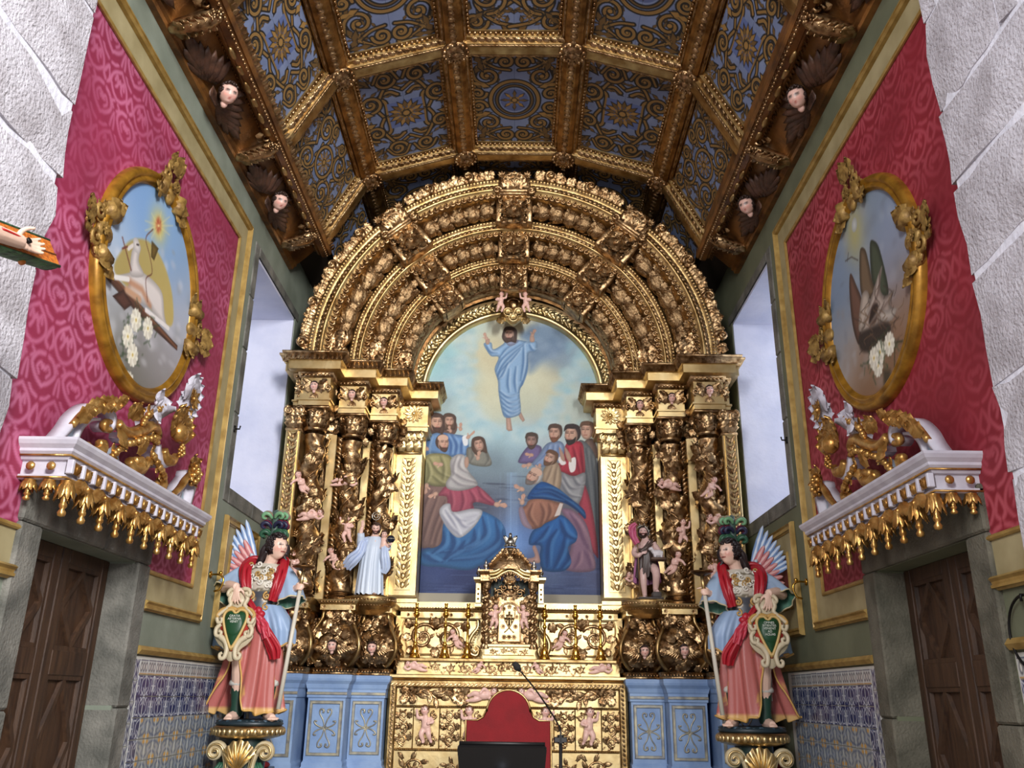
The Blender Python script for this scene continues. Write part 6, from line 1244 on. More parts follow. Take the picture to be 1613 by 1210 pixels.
    g = G(); t = np.linspace(PI, 2*PI, 30); edge_row(np.c_[s*bx+.262*np.cos(t), by+.262*np.sin(t), np.full(30, 2.56)], np.c_[np.cos(t), np.sin(t), np.zeros(30)], .034, EGG_S, (.028, .03, .024), 0, g=g); part(g, 'bead_row', GOLDC, br); g = G(); edge_row(np.c_[s*bx+.225*np.cos(t), by+.225*np.sin(t), np.full(30, 2.507)], np.c_[np.cos(t), np.sin(t), np.zeros(30)-.4], .03, EGG_S, (.024, .026, .024), 0, g=g); part(g, 'bead_row', GOLDC, br)

# --- middle of the predella: gradine shelf, scrolled panels, carved band
g = G(); g.add(box(-1.21, 1.21, 9.5, 9.95, 1.84, 2.46)); g.add(box(-1.06, 1.06, 9.62, 9.95, 2.46, 2.62)); part(g, 'predella_core', GOLD, smooth=False)
g = G(); g.add(stack(-1.16, 1.16, 9.46, 9.9, [(0, 2.44), (0, 2.50), (.012, 2.51), (.03, 2.54), (.03, 2.56)])); part(g, 'predella_ledge', GOLD, smooth=False)
g = G(); edge_row([(-1.16, 9.43, 2.535), (1.16, 9.43, 2.535)], (0, -1, 0), .03, EGG_S, (.024, .026, .024), 0, g=g)
part(g, 'bead_row', GOLDC)
for x in (-1.08, -.83, -.62, -.40, .40, .62, .83, 1.08): g = G(); g.add(ROSE, T(x, 9.46, 2.47) @ FACE @ S(.026)); part(g, 'ledge_rosette', GOLDC)
g = G(); g.add(box(-1.03, 1.03, 9.93, 9.99, 2.6, 2.75)); part(g, 'grey_sill', mat('grey sill board', (150, 146, 132), .7), smooth=False)
for s in (1, -1):
    M = MIR[s]; p = empty('scrolled_panel'); p.parent = ALT; p.matrix_parent_inverse = Matrix.Translation(-Vector(RLOC))
    out = cr([(.40, 2.07), (1.02, 2.07), (1.06, 2.10), (1.09, 2.2), (1.13, 2.3), (1.12, 2.42)], 5).tolist()+cr([(.31, 2.42), (.34, 2.34), (.42, 2.25), (.44, 2.16), (.40, 2.07)], 5).tolist()
    g = G(); g.add(prism([(x, z) for x, z in out], 0, .03), M @ T(0, 9.5, 0) @ FACE); part(g, 'panel_ground', GOLD, p, False)
    g = G(); g.add(tube(to3(out, 9.465), .009, 5, True), M); part(g, 'panel_moulding', GOLDM, p)
    g = G(); F = M @ T(.80, 9.47, 2.24) @ FACE
    for (cx, r, a0, d) in ((.11, .15, 2.6, -1), (-.15, .155, .6, 1)):
        sp = spiral2(cx, .0, r, a0, d, 1.5, 28); stem(g, sp, .021, .012, 0, .02, F); leaves_along(g, sp, r*.8, 3, -d, 0, F); leaves_along(g, sp[:18], r*.4, 4, d, 0, F); g.add(ROSE, F @ T(cx, 0, .01) @ S(.055))
    for (x, z, a, L) in ((.24, .10, .9, .12), (.25, .02, -.4, .1), (-.02, .1, 1.6, .13), (-.02, -.1, -1.6, .13), (-.30, .08, 2.4, .13), (-.32, -.06, 3.6, .13), (.22, -.1, -.9, .1)): g.add(LEAF_W, F @ T(x, z, 0) @ RZ(a) @ S(L))
    part(g, 'carved_scrolls', GOLDC, p)
    inst('putto', PUTTI[1], T(s*.55, 9.43, 2.20) @ S(s*.22, .2, .22), p)
    g = G()                                         # white-gold volute beside the tabernacle
    vo = cr([(.33, 2.42), (.33, 2.34), (.39, 2.26), (.425, 2.17), (.40, 2.08), (.335, 2.06), (.31, 2.12), (.34, 2.15)], 6); g.add(tube(to3(vo, 9.41), np.interp(np.linspace(0, 1, len(vo)), [0, .5, 1], [.018, .026, .014]), 6, up=(0, 1, 0)), M)
    edge_row([(s*x, 9.40, z) for x, z in cr([(.30, 2.36), (.34, 2.27), (.375, 2.18), (.36, 2.12)], 4)], (0, -1, 0), .028, EGG_S, (.022, .024, .02), 0, g=g); g.add(ROSE, M @ T(.345, 9.40, 2.12) @ FACE @ S(.04)); part(g, 'volute', GOLD, p)
g = G(); g.add(box(-1.17, 1.17, 9.12, 9.55, 1.985, 2.018, .006)); part(g, 'gradine_shelf', GOLDM, smooth=False)
g = G(); g.add(box(-1.13, 1.13, 9.17, 9.55, 1.86, 1.985)); part(g, 'carved_band', GOLD, smooth=False)
g = scrollwork(1.02, .135, 4, .011, 3, True, T(0, 9.17, 1.925) @ FACE)
part(g, 'carved_scrolls', GOLDC)
for e in (-1, 1): part(scrollwork(.3, .11, 2, .009, 4, False, T(e*.66, 9.17, 1.925) @ FACE), 'carved_scrolls', GOLDC)
for x, q, w in ((-.92, 2, 1), (.92, 2, -1), (-.30, 1, 1), (.30, 1, -1), (-.04, 0, 0)):
    if w: inst('putto', PUTTI[q], T(x, 9.145, 1.925-(0 if q == 2 else .0)) @ S(.22*w if q == 2 else .15*w, .12, .22 if q == 2 else .15))
g = G(); g.add(stack(-1.2, 1.2, 9.17, 9.6, [(0, 2.02), (0, 2.05), (.008, 2.06), (0, 2.07)])); edge_row([(-1.18, 9.465, 2.05), (1.18, 9.465, 2.05)], (0, -1, 0), .05, LEAF_S, (.06, .04, .04), 0, .6, g=g); part(g, 'leaf_moulding', GOLDC) if 0 else None

# --- altar table with carved gilt frontal
ALTAR = thing('altar_table', 'carved and gilded altar table front under the candlestick shelf', 'altar', (0, 9.3, 0))
pa = lambda g, n, m, par=ALTAR, sm=True: part(g, n, m, par, sm)
g = G(); g.add(box(-1.19, 1.19, 9.12, 9.49, 0, 1.82)); g.add(box(-1.24, 1.24, 9.06, 9.49, 1.82, 1.858, .008)); pa(g, 'table_body', GOLD, ALTAR, False)
g = G(); FRM = [(-1.15, 9.12, .55), (1.15, 9.12, .55), (1.15, 9.12, 1.775), (-1.15, 9.12, 1.775)]
g.add(sweep([(-.045, 0), (-.045, .03), (-.03, .045), (.02, .045), (.03, .02), (.045, .012), (.045, 0)], FRM, (0, -1, 0), True)); bord = pa(g, 'border', GOLDM, ALTAR, False)
g = G(); edge_row([(x, 9.07, z) for x, _, z in FRM], (0, -1, 0), .042, LEAF_S, (.05, .055, .05), 0, .6, True, g); pa(g, 'carved_border_leaves', GOLDC, bord)
g = G()
for z in (1.555, 1.16, .8): g.add(sweep([(-.012, 0), (-.012, .01), (.0, .022), (.012, .01), (.012, 0)], [(-1.1, 9.12, z), (1.1, 9.12, z)], (0, -1, 0))); edge_row([(-1.1, 9.098, z), (1.1, 9.098, z)], (0, -1, 0), .02, EGG_S, (.014, .012, .012), 0, g=g)
pa(g, 'dividing_rail', GOLDM, ALTAR, False)
yf = 9.118
for e in (-1, 1):
    g = G()
    for k in range(4):
        a = PI/4+k*PI/2; g.add(LEAF_W, T(e*.99, yf, 1.665) @ FACE @ RZ(a) @ S(.13))
        for q in (-.3, .3): g.add(LEAF_S, T(e*.99, yf, 1.665) @ FACE @ RZ(a+q) @ S(.12))
    g.add(ROSE, T(e*.99, yf, 1.665) @ FACE @ T(0, 0, .02) @ S(.05)); pa(g, 'corner_rosette', GOLDC)
    g = G(); F = T(e*.66, yf, 1.665) @ FACE @ S(e, 1, 1)
    st_ = cr([(.26, .0), (.16, .05), (.05, -.03), (-.05, .04), (-.15, .0)], 7); stem(g, st_, .012, .012, 0, 0, F); leaves_along(g, st_, .13, 3, 1, 0, F, .1, True)
    sp = spiral2(-.20, 0, .075, 0, 1, 1.3, 18); stem(g, sp, .014, .008, 0, .02, F); leaves_along(g, sp, .08, 3, -1, 0, F); g.add(ROSE, F @ T(-.2, 0, .01) @ S(.035))
    for a in (.4, 1.2, 2.2, -.5, -1.4, -2.2): g.add(LEAF_W, F @ T(-.2, 0, 0) @ RZ(a) @ S(.13))
    pa(g, 'carved_scrolls', GOLDC); inst('putto', PUTTI[2], T(e*.27, yf-.03, 1.655) @ S(e*.30, .22, .30), ALTAR)
def vpanel(xc, z0, z1, w):
    g = G(); F = T(xc, yf, (z0+z1)/2) @ FACE @ RZ(PI/2); scrollwork(z1-z0, w*1.25, 3, .014, int(abs(xc)*100), False, F, g, False); leaves = [(t, q) for t in (-.3, 0, .3) for q in (-1, 1)]
    for t, q in leaves: g.add(LEAF_W, F @ T(t*(z1-z0), q*w*.2, 0) @ RZ(q*1.2) @ S(w*.5))
    pa(g, 'carved_strip', GOLDC)
    for q in (-1, 1): g = G(); g.add(sweep([(-.006, 0), (0, .012), (.006, 0)], [(xc+q*w*.62, yf, z0-.02), (xc+q*w*.62, yf, z1+.02)], (0, -1, 0))); pa(g, 'strip_moulding', GOLDM, ALTAR, False)
for e in (-1, 1):
    vpanel(e*1.03, 1.19, 1.53, .16); vpanel(e*.565, 1.19, 1.53, .17)
    for x in (.80, .36):
        inst('putto', PUTTI[0], T(e*x, yf-.03, 1.36) @ S(e*.31, .22, .31), ALTAR); g = G(); rg = np.random.default_rng(int(x*50))
        for k in range(4):
            sx_, sz_ = (1, 1, -1, -1)[k], (1, -1, 1, -1)[k]; sp = spiral2(sx_*.075, sz_*.11, .045, PI/2*sz_, sx_*sz_, 1.3, 14); F = T(e*x, yf, 1.36) @ FACE; stem(g, sp, .011, .007, 0, .01, F); leaves_along(g, sp, .06, 3, 1, 0, F)
        for k in range(3): g.add(LEAF_W, T(e*x+(k-1)*.04, yf, 1.20) @ FACE @ RZ(PI/2+(1-k)*.8) @ S(.08))
        pa(g, 'carved_scrolls', GOLDC)
    scr = scrollwork(1.0, .28, 3, .014, 5, False, T(e*.56, yf, .98) @ FACE); pa(scr, 'carved_scrolls', GOLDC); scr = scrollwork(1.0, .2, 4, .014, 5, False, T(e*.56, yf, .68) @ FACE); pa(scr, 'carved_scrolls', GOLDC)

# ------------------------------------------------------------------ figures
def shell(P, th=.006, cu=False):
    """sheet P (m,n,3) given a thickness"""
    P = np.asarray(P, float); du = np.gradient(P, axis=0); dv = np.gradient(P, axis=1)
    if cu: du = np.roll(P, -1, 0)-np.roll(P, 1, 0)
    n = nrm(np.cross(du, dv)); Q = P-n*th; g = G(); V, F = grid(P, cu=cu); g.add((V, F)); V2, F2 = grid(Q, cu=cu); g.add((V2, [F2[0][:, ::-1]]))
    for a, b, fl in ((P[:, 0], Q[:, 0], 1), (P[:, -1], Q[:, -1], 0)) + (() if cu else ((P[0], Q[0], 0), (P[-1], Q[-1], 1))):
        V3, F3 = grid(np.stack([a, b]), cv=cu and len(a) == len(P)); g.add((V3, [F3[0][:, ::-1]] if fl else F3))
    return g.vf()[:2]
def robe(rings, nth=72, fold=(9, .08), a0=0., a1=2*PI, gap=None, seed=0, nz=26, th=.006, twist=0.):
    """lofted cloth. rings: (z, cx, cy, rx, ry, foldscale) top to bottom; angle 0 = front (-y), +pi/2 = +x. gap(t)->half opening about gap centre"""
    R = np.array(rings, float); t = np.linspace(0, 1, nz); k = np.linspace(0, 1, len(R)); q = np.stack([np.interp(t, k, R[:, i]) for i in range(6)], 1)
    rg = np.random.default_rng(seed); ph = rg.uniform(0, 6, 4); P = []
    for i in range(nz):
        g = gap(t[i]) if gap else 0; c = a0; th_ = np.linspace(c+g, c+2*PI-g, nth) if gap else np.linspace(a0, a1, nth, endpoint=(abs(a1-a0-2*PI) > 1e-6))
        a = th_+twist*t[i]; f = np.sin(fold[0]*a+ph[0]+.8*np.sin(3*a+ph[1])+t[i]*.8)*.6+np.sin(fold[0]*1.7*a+ph[2])*.3+np.sin(4*a+ph[3]+t[i])*.3; f = np.sign(f)*np.abs(f)**.8
        s = 1+fold[1]*f*q[i, 5]; P.append(np.stack([q[i, 1]+q[i, 3]*s*np.sin(th_), q[i, 2]-q[i, 4]*s*np.cos(th_), np.full(len(th_), q[i, 0])+.012*f*q[i, 5]*(i == nz-1)], -1))
    P = np.array(P)
    if gap or abs(a1-a0-2*PI) > 1e-6: return shell(P.transpose(1, 0, 2)[::-1], th), P
    V, F = grid(P.transpose(1, 0, 2), cu=True); return (V, [F[0][:, ::-1]]), P
def ribbon_cloth(path, w, seed=0, folds=3, depth=.02, n=9, up=(0, -1, 0), th=.008, taper=None):
    """gathered band of cloth along path, its face towards up"""
    p = cr(path, 7); _, t, N, B_ = frames(p, False, up); v = np.linspace(-1, 1, n*2+1); rg = np.random.default_rng(seed); ph = rg.uniform(0, 6, 3); u = np.linspace(0, 1, len(p)); wd = np.broadcast_to(np.interp(u, np.linspace(0, 1, len(w)), w) if np.ndim(w) else w, u.shape)
    h = depth*(np.sin(v[None]*PI*folds+ph[0]+2.5*np.sin(u[:, None]*3+ph[1]))+.5*np.sin(v[None]*PI*folds*1.9+ph[2]+u[:, None]*5))+.5*wd[:, None]*(1-v[None]**2)*.5
    return shell(p[:, None]+B_[:, None]*(wd[:, None]*v[None]*.5)[..., None]+N[:, None]*h[..., None], th)
def curled_feather(g, base, d, L, r, c1, c2, M):
    t = np.linspace(0, 1, 22); an = 1.35-4.6*t**1.6; step = L/22; p = [np.array(base, float)]
    for a in an[1:]: p.append(p[-1]+step*np.array([math.cos(a)*d, -.25*(1-t[len(p)]), math.sin(a)]))
    p = np.array(p); rr = r*np.sin(PI*(.15+.75*t))**.6
    for k in range(5):
        o = (k-2)/2.4; q = p+np.stack([np.zeros(22), o*rr*1.2, -abs(o)*rr*.5], 1); g.add(tube(q, rr*.55, 6), M, np.array(c1 if k % 2 else c2)/255)
FLESH = (232, 196, 176)
def angel(s, loc, label):
    """guardian angel in painted armour; s=1 turns towards +x, s=-1 is its mirror"""
    M0 = S(s, 1, 1); A = thing('angel_statue', label, 'statue', loc, 0)
    def pt(name, VF, m=PAINT, parent=A, col=None, smooth=True):
        g = G(); items = VF if isinstance(VF, list) else [(VF, col)]
        for q, c in items: g.add(q, M0, None if c is None else np.array(c)/255)
        return g.obj(name, m, parent, smooth, True)
    # body : legs, torso, arms with hands, neck and head in one surface
    c = lambda v: colour(v, FLESH); H = head((40, 30, 30), FLESH, .12); hm = T(.085, -.04, 1.465) @ RZ(1.0) @ RX(-.06) @ S(.235)
    hair_c = (44, 34, 36)
    wr = np.array([-.155, -.29, 1.08]); hd_ = FR(nrm((.10, -.22, -.95)), nrm((.97, -.2, .12)), nrm(np.cross(nrm((.10, -.22, -.95)), nrm((.97, -.2, .12)))), wr)
    wr2 = np.array([.30, -.13, 1.09]); gx = nrm((.55, -.70, .1)); gy = nrm((.25, .05, 1.)); gy = nrm(gy-gx*(gx@gy)); h2 = FR(gx, gy, np.cross(gx, gy), wr2)
    body = [c(limb([(-.02, 0, .78), (-.01, 0, .95), (.0, .0, 1.12), (.01, 0, 1.25)], [.14, .12, .15, .12], 12)), c(limb([(.01, 0, 1.24), (.035, -.01, 1.33), (.06, -.02, 1.40)], [.075, .055, .06], 10)), (H[0] @ hm[:3, :3].T+hm[:3, 3], H[1], H[2]),
            c(limb([(-.10, 0, 1.25), (-.20, 0, 1.22), (-.33, -.08, 1.10), (-.25, -.20, 1.10), tuple(wr)], [.07, .065, .05, .044, .034], 10)), hand(hd_, .165, .22, .55, 1, FLESH),
            c(limb([(.10, 0, 1.25), (.19, -.01, 1.20), (.27, -.03, 1.06), tuple(wr2)], [.07, .062, .048, .034], 10)), hand(h2, .15, .95, .15, 1, FLESH),
            c(limb([(-.07, 0, .80), (-.10, -.12, .52), (-.105, -.13, .44), (-.11, -.06, .26), (-.11, -.04, .07)], [.10, .075, .062, .056, .04], 10)), c(limb([(-.11, -.03, .05), (-.125, -.11, .035), (-.13, -.18, .03)], [.045, .042, .03], 8)),
            c(limb([(.07, 0, .80), (.10, -.04, .44), (.14, .0, .07)], [.10, .065, .042], 10)), c(limb([(.14, 0, .05), (.19, -.09, .035), (.23, -.15, .03)], [.045, .042, .03], 8))]
    for k in range(5):
        for (bx, by, sx) in ((-.155+.013*k, -.185+.006*abs(k-2), 1), (.205+.016*k, -.165+.008*k, 1)): body.append(c(limb([(bx, by, .026), (bx, by-.028, .018)], [.012, .010], 6)))
    pt('body', [(v[:2], None) if 0 else ((v[0], v[1], v[2]), None) for v in [fuse(body, .0062, 1)]], SKIN)
    # hair, long dark curls
    g = []; hc = curls(80, 4, .10, lo=-.3); g.append(((hc[0] @ hm[:3, :3].T+hm[:3, 3], hc[1]), hair_c)); rg = np.random.default_rng(8)
    for k in range(22):
        a = .9+rg.uniform(.9, 4.4); b = np.array([.085+.085*math.sin(a), -.03+.10*-math.cos(a)*.9, 1.46+rg.uniform(-.05, .05)]); q = [b]
        for j in range(1, 5): q.append(b+np.array([(b[0]-.085)*.18*j-.012*j+rg.normal()*.008, .012*j+rg.normal()*.008, -.048*j]))
        g.append((limb(q, [.024, .026, .02, .012], 6), hair_c))
    pt('hair', g)
    # plumes
    gp = G(); 
    for (bz, c1, c2, d) in ((1.575, (92, 140, 104), (40, 84, 62), 1), (1.655, (150, 44, 62), (36, 38, 66), -1), (1.74, (196, 96, 112), (112, 160, 118), 1)):
        for k in (-1, 0, 1): curled_feather(gp, (.03+k*.035, .02+.02*abs(k), bz), 1 if k >= 0 else -1, .17, .036, c1, c2, M0)
    gp.add(lathe([(.0, 1.56), (.05, 1.57), (.035, 1.62), (.03, 1.80), (0, 1.82)], 10), M0 @ T(.03, .03, 0), np.array((70, 92, 84))/255); gp.obj('plume', PAINT, A, True, True)
    # white undertunic, pink skirt open over the forward leg
    VF, P = robe([(.90, -.01, 0, .15, .12, .3), (.72, -.02, -.01, .15, .12, .7), (.45, -.02, 0, .17, .14, 1), (.22, -.01, .01, .19, .15, 1)], 70, (12, .05), a0=-.6, gap=lambda t: .3+.75*max(0, t-.2)); pt('white_tunic', VF, col=(206, 202, 196))
    VF, P = robe([(.93, 0, 0, .145, .125, .2), (.74, -.01, -.01, .20, .175, .9), (.48, -.02, .0, .235, .20, 1.3), (.22, -.045, .02, .275, .225, 1.6), (.07, -.065, .03, .31, .24, 1.9)], 120, (11, .10), a0=-.60, gap=lambda t: .05+.95*np.clip(t-.30, 0, 1)**.7, th=.010)
    V = VF[0]; rg = np.random.default_rng(3); cc = np.ones((len(V), 3))*np.array((180, 100, 94))/255; ang = np.arctan2(V[:, 0], -V[:, 1])
    for k in range(26):
        a, z = rg.uniform(-3, 3), rg.uniform(.12, .8); d = np.hypot((np.angle(np.exp(1j*(ang-a))))*.25, V[:, 2]-z); cc[(d < .03) & (d > .014)] = np.array((206, 150, 96))/255; cc[d < .008] = np.array((210, 160, 100))/255
    cc[V[:, 2] < .10] = np.array((214, 172, 110))/255; g = G(); g.add((V, VF[1]), M0, cc); g.obj('pink_skirt', PAINT, A, True, True)
    sh_o = P[:, 0]; pt('gold_hem', [(tube(P[8:, 0], .008, 6), (212, 170, 96)), (tube(P[8:, -1], .008, 6), (212, 170, 96)), (tube(P[-1], .009, 6), (206, 164, 92))])
    # boots
    for (x, y, sx) in ((-.11, -.045, 1), (.142, -.004, 1)):
        pt('boot', [(lathe([(.05, .035), (.058, .06), (.052, .12), (.066, .24), (.07, .28)], 16), (34, 66, 52)), (lathe([(.066, .275), (.085, .285), (.088, .30), (.08, .32), (.066, .33)], 16), (206, 204, 196)), (tube(np.c_[.085*np.cos(np.linspace(0, 2*PI, 25)), .085*np.sin(np.linspace(0, 2*PI, 25)), .29+.008*np.sin(np.linspace(0, 2*PI, 25)*6)], .009, 5, True), (150, 160, 180))] if 0 else [((q[0]+np.array([x, y-(0 if i else 0), 0]), q[1]), c_) for i, (q, c_) in enumerate([(lathe([(.048, .035), (.058, .06), (.052, .12), (.066, .24), (.07, .28)], 16), (34, 66, 52)), (lathe([(.066, .275), (.085, .285), (.088, .30), (.08, .32), (.066, .33)], 16), (206, 204, 196))])])
    pt('knee_band', [(tube(np.c_[-.10+.075*np.cos(np.linspace(0, 2*PI, 21)), -.10+.075*np.sin(np.linspace(0, 2*PI, 21)), np.full(21, .575)], .014, 6, True), (190, 130, 96)), ((ball(.028, 8, 6)[0]+np.array([-.11, -.18, .58]), ball(1, 8, 6)[1]), (206, 160, 90))])
    # blue drapery over the hips, gilt hem
    for (rings, a0, gp_, sd) in (([(.95, -.03, -.01, .15, .14, .2), (.84, -.05, -.02, .23, .20, .9), (.70, -.08, -.02, .27, .22, 1.2), (.585, -.09, -.02, .275, .22, 1.4)], .75, lambda t: 1.15+.35*t, 2), ([(.95, .05, 0, .13, .13, .2), (.84, .09, 0, .17, .16, .9), (.74, .12, 0, .19, .17, 1.2), (.62, .14, .01, .17, .16, 1.4)], -1.9, lambda t: 1.5+.35*t, 5)):
        VF, P = robe(rings, 64, (8, .10), a0=a0, gap=gp_, seed=sd, th=.010); pt('blue_drapery', VF, col=(148, 172, 204)); pt('gold_hem', tube(P[-1], .010, 6), col=(200, 160, 96))
    # armour breastplate with painted scrolls
    VF, P = robe([(1.31, .01, .0, .12, .085, 0), (1.24, .005, -.01, .165, .135, 0), (1.12, 0, -.015, .165, .15, 0), (1.0, -.005, -.01, .135, .125, 0), (.93, -.01, -.01, .145, .13, 0), (.86, -.01, -.015, .175, .155, .4)], 64, (5, .04), nz=46)
    V = VF[0]; a = np.arctan2(V[:, 0], -V[:, 1]); z = V[:, 2]; cc = np.ones((len(V), 3))*np.array((72, 76, 84))/255
    cc[z > 1.06] = np.array((200, 194, 178))/255
    w = np.sin(np.hypot(np.abs(a)-.5, (z-1.0)*7)*9+np.abs(a)*2); cc[(w > .35) & (z <= 1.06)] = np.array((206, 198, 176))/255; cc[(w > .1) & (w <= .35) & (z <= 1.06)] = np.array((150, 110, 60))/255; w2 = np.sin(np.hypot(np.abs(a)-.35, (z-1.17)*7)*11); cc[(w2 > .75) & (z > 1.06)] = np.array((120, 112, 92))/255
    cc[(z < .875)] = np.array((208, 170, 100))/255; g = G(); g.add((V, VF[1]), M0, cc); cu_ = g.obj('breastplate', PAINT, A, True, True)
    g = []; rg = np.random.default_rng(6)
    for k in range(26):
        a_ = rg.uniform(-.75, .75); zz = rg.uniform(1.10, 1.30); p_ = np.array([.165*math.sin(a_), -.15*math.cos(a_)+(zz > 1.25)*.04-.005, zz]); sp = spiral2(0, 0, .03, rg.uniform(0, 6), 1 if k % 2 else -1, 1.2, 12); g.append((tube(p_+np.c_[sp[:, 0], -np.linspace(.008, .02, 12), sp[:, 1]], np.linspace(.011, .006, 12), 5), (222, 218, 206) if k % 4 else (176, 140, 80)))
    for e in (-1, 1):
        for (zz, r_, tn) in ((1.02, .036, 1.4), (.925, .032, 1.2)): sp = spiral2(0, 0, r_, PI/2, e, tn, 16); g.append((tube(np.array([e*.07, -.145, zz])+np.c_[sp[:, 0], np.zeros(16), sp[:, 1]], np.linspace(.010, .006, 16), 5), (198, 158, 92)))
    pt('armour_scrolls', g)
    # sleeves : blue outside, green lining
    for (p0, p1, p2, r) in (((-.14, 0, 1.26), (-.25, -.02, 1.17), (-.30, -.13, 1.03), (.075, .095, .135)), ((.14, 0, 1.26), (.22, -.02, 1.15), (.27, -.07, .98), (.075, .09, .12))):
        p = cr([p0, p1, p2], 8); _, t_, N_, B_ = frames(p); th = np.arange(30)*2*PI/30; rr = np.interp(np.linspace(0, 1, len(p)), [0, .5, 1], r); f = 1+.10*np.sin(th*7)[None]*np.linspace(0, 1, len(p))[:, None]
        P = p[:, None]+(np.cos(th)[None, :, None]*N_[:, None]+np.sin(th)[None, :, None]*B_[:, None])*(rr[:, None]*f)[..., None]; V, F = grid(P, cv=True); pt('sleeve', (V, F), col=(158, 182, 210)); P2 = p[:, None]+(P-p[:, None])*.93; V, F = grid(P2, cv=True); pt('sleeve_lining', (V, [F[0][:, ::-1]]), col=(84, 128, 110)); V, F = tube(P[-1], .007, 5, True); pt('sleeve_hem', (V, F), col=(214, 200, 160))
    # red mantle and sash
    red = (170, 30, 44)
    pt('red_mantle', [(ribbon_cloth([(-.02, .10, 1.30), (-.13, .05, 1.33), (-.15, -.10, 1.26), (-.12, -.17, 1.12), (-.09, -.18, 1.0)], [.10, .13, .12, .09, .06], 2, 2, .012), red), (ribbon_cloth([(.02, .10, 1.30), (.13, .05, 1.33), (.16, -.09, 1.24), (.15, -.15, 1.10), (.12, -.14, .98)], [.10, .13, .12, .09, .07], 3, 2, .012), red), (ribbon_cloth([(-.20, .08, 1.30), (-.10, .13, 1.24), (.0, .15, 1.0), (.08, .16, .7)], [.2, .3, .34, .3], 4, 4, .02, up=(0, 1, 0)), red)])
    pt('red_sash', [(ribbon_cloth([(-.13, -.15, 1.02), (-.05, -.19, .93), (.01, -.21, .86), (.06, -.21, .80), (.12, -.21, .70), (.19, -.18, .58), (.205, -.16, .50)], [.06, .08, .06, .05, .09, .12, .09], 5, 2, .014), red), (ribbon_cloth([(.03, -.22, .85), (.09, -.22, .76), (.13, -.22, .66)], [.05, .09, .07], 6, 2, .014), (190, 60, 78))]+[((ball(.5, 9, 7, 1, .8, .8)[0]*.075 @ RY(k*1.1)[:3, :3].T+np.array([.03+.03*math.cos(k*1.3), -.225, .86+.03*math.sin(k*1.3)]), ball(1, 9, 7)[1]), (180, 36, 52)) for k in range(5)])
    # shield with a green heart
    sh = empty('shield', parent=A); sc = np.array([-.125, -.30, .765]); FS = T(*sc) @ RX(-.10) @ FACE
    cream, tan = (204, 190, 160), (190, 150, 84)
    def sp_(name, items, m=PAINT, par=sh):
        g = G()
        for q, c_ in items: g.add(q, M0 @ FS, np.array(c_)/255)
        return g.obj(name, m, par, True, True)
    half = [(0, .31), (.05, .31), (.085, .285), (.07, .24), (.06, .19), (.10, .13), (.14, .10), (.165, .03), (.15, -.05), (.16, -.10), (.12, -.16), (.07, -.20), (.04, -.27), (0, -.30)]
    outl = cr(half+[(-x, y) for x, y in half[::-1][1:-1]], 3, True)
    sp_('back_board', [(prism(outl, -.03, .0), cream)]); sp_('red_ground', [(prism(cr([(0, .10), (.12, .07), (.11, -.06), (.05, -.18), (0, -.22), (-.05, -.18), (-.11, -.06), (-.12, .07)], 4, True), 0, .012), (170, 48, 40))])
    ht = cr([(0, .075), (.03, .10), (.07, .09), (.085, .04), (.06, -.05), (.02, -.14), (0, -.17), (-.02, -.14), (-.06, -.05), (-.085, .04), (-.07, .09), (-.03, .10)], 4, True)
    sp_('heart_rim', [(prism(ht*1.28+np.array([0, .002]), .005, .028), tan), (tube(np.c_[ht*1.16, np.full(len(ht), .03)], .012, 6, True), (206, 174, 110))])
    sp_('heart', [(prism(ht*1.03, .01, .034), (24, 70, 40)), ((lambda b: (b[0]*np.array([.075, .10, .018])+np.array([0, .0, .030]), b[1]))(ball(1, 14, 8)), (24, 70, 40))])
    sw = []
    for e in (-1, 1):
        for (p_, r0, r1) in (([(e*.055, .27), (e*.075, .21), (e*.06, .16), (e*.11, .11), (e*.155, .06), (e*.14, .01), (e*.11, .02), (e*.115, .05)], .02, .014), ([(e*.12, .0), (e*.15, -.04), (e*.145, -.09), (e*.11, -.10), (e*.10, -.07), (e*.12, -.06)], .02, .012), ([(e*.11, -.10), (e*.06, -.14), (e*.035, -.20), (e*.045, -.27), (e*.075, -.28), (e*.085, -.25), (e*.065, -.235)], .026, .012), ([(e*.0, .12), (e*.06, .135), (e*.12, .12), (e*.155, .08), (e*.15, .05)], .018, .014), ([(e*.03, .30), (e*.075, .29), (e*.095, .26), (e*.085, .235), (e*.07, .25)], .02, .012)):
            q = cr(p_, 6); sw.append((tube(np.c_[q, np.linspace(.012, .03, len(q))], np.linspace(r0, r1, len(q)), 7, up=(0, 0, 1)), cream if r0 > .019 else tan))
    sp_('scroll_rim', sw)
    words = ('GRATIA', 'AETERNA', 'VENIT') if s > 0 else ('OMNES', 'SITIENTES', 'VENIENT', 'AD', 'AQUAS')
    for k, wd in enumerate(words):
        cu = bpy.data.curves.new('text', 'FONT'); cu.body = wd; cu.size = .026; cu.align_x = 'CENTER'; cu.extrude = .0008; to = bpy.data.objects.new('t', cu); COL.objects.link(to)
        me = bpy.data.meshes.new_from_object(to.evaluated_get(bpy.context.evaluated_depsgraph_get())); bpy.data.objects.remove(to); me.materials.clear(); me.materials.append(LETTER)
        inst('lettering', me, T(*(np.array(sc)*np.array([s, 1, 1]))) @ RX(-.10) @ T(0, -.051, .055-.024*k) @ RX(PI/2), sh)
    # staff with scallop-shaped drip pan
    st = empty('staff', parent=A); b0, b1 = np.array([.285, -.21, .10]), np.array([.375, -.165, 1.235]); dm = b0+(b1-b0)*.88
    g = G(); g.add(tube([b0, dm], [.019, .017], 12), M0, np.array((206, 200, 184))/255); g.obj('pole', PAINT, st, True, True)
    g = G(); g.add(tube([dm, b1], .017, 12), M0); g.obj('gilded_end', GOLD, st)
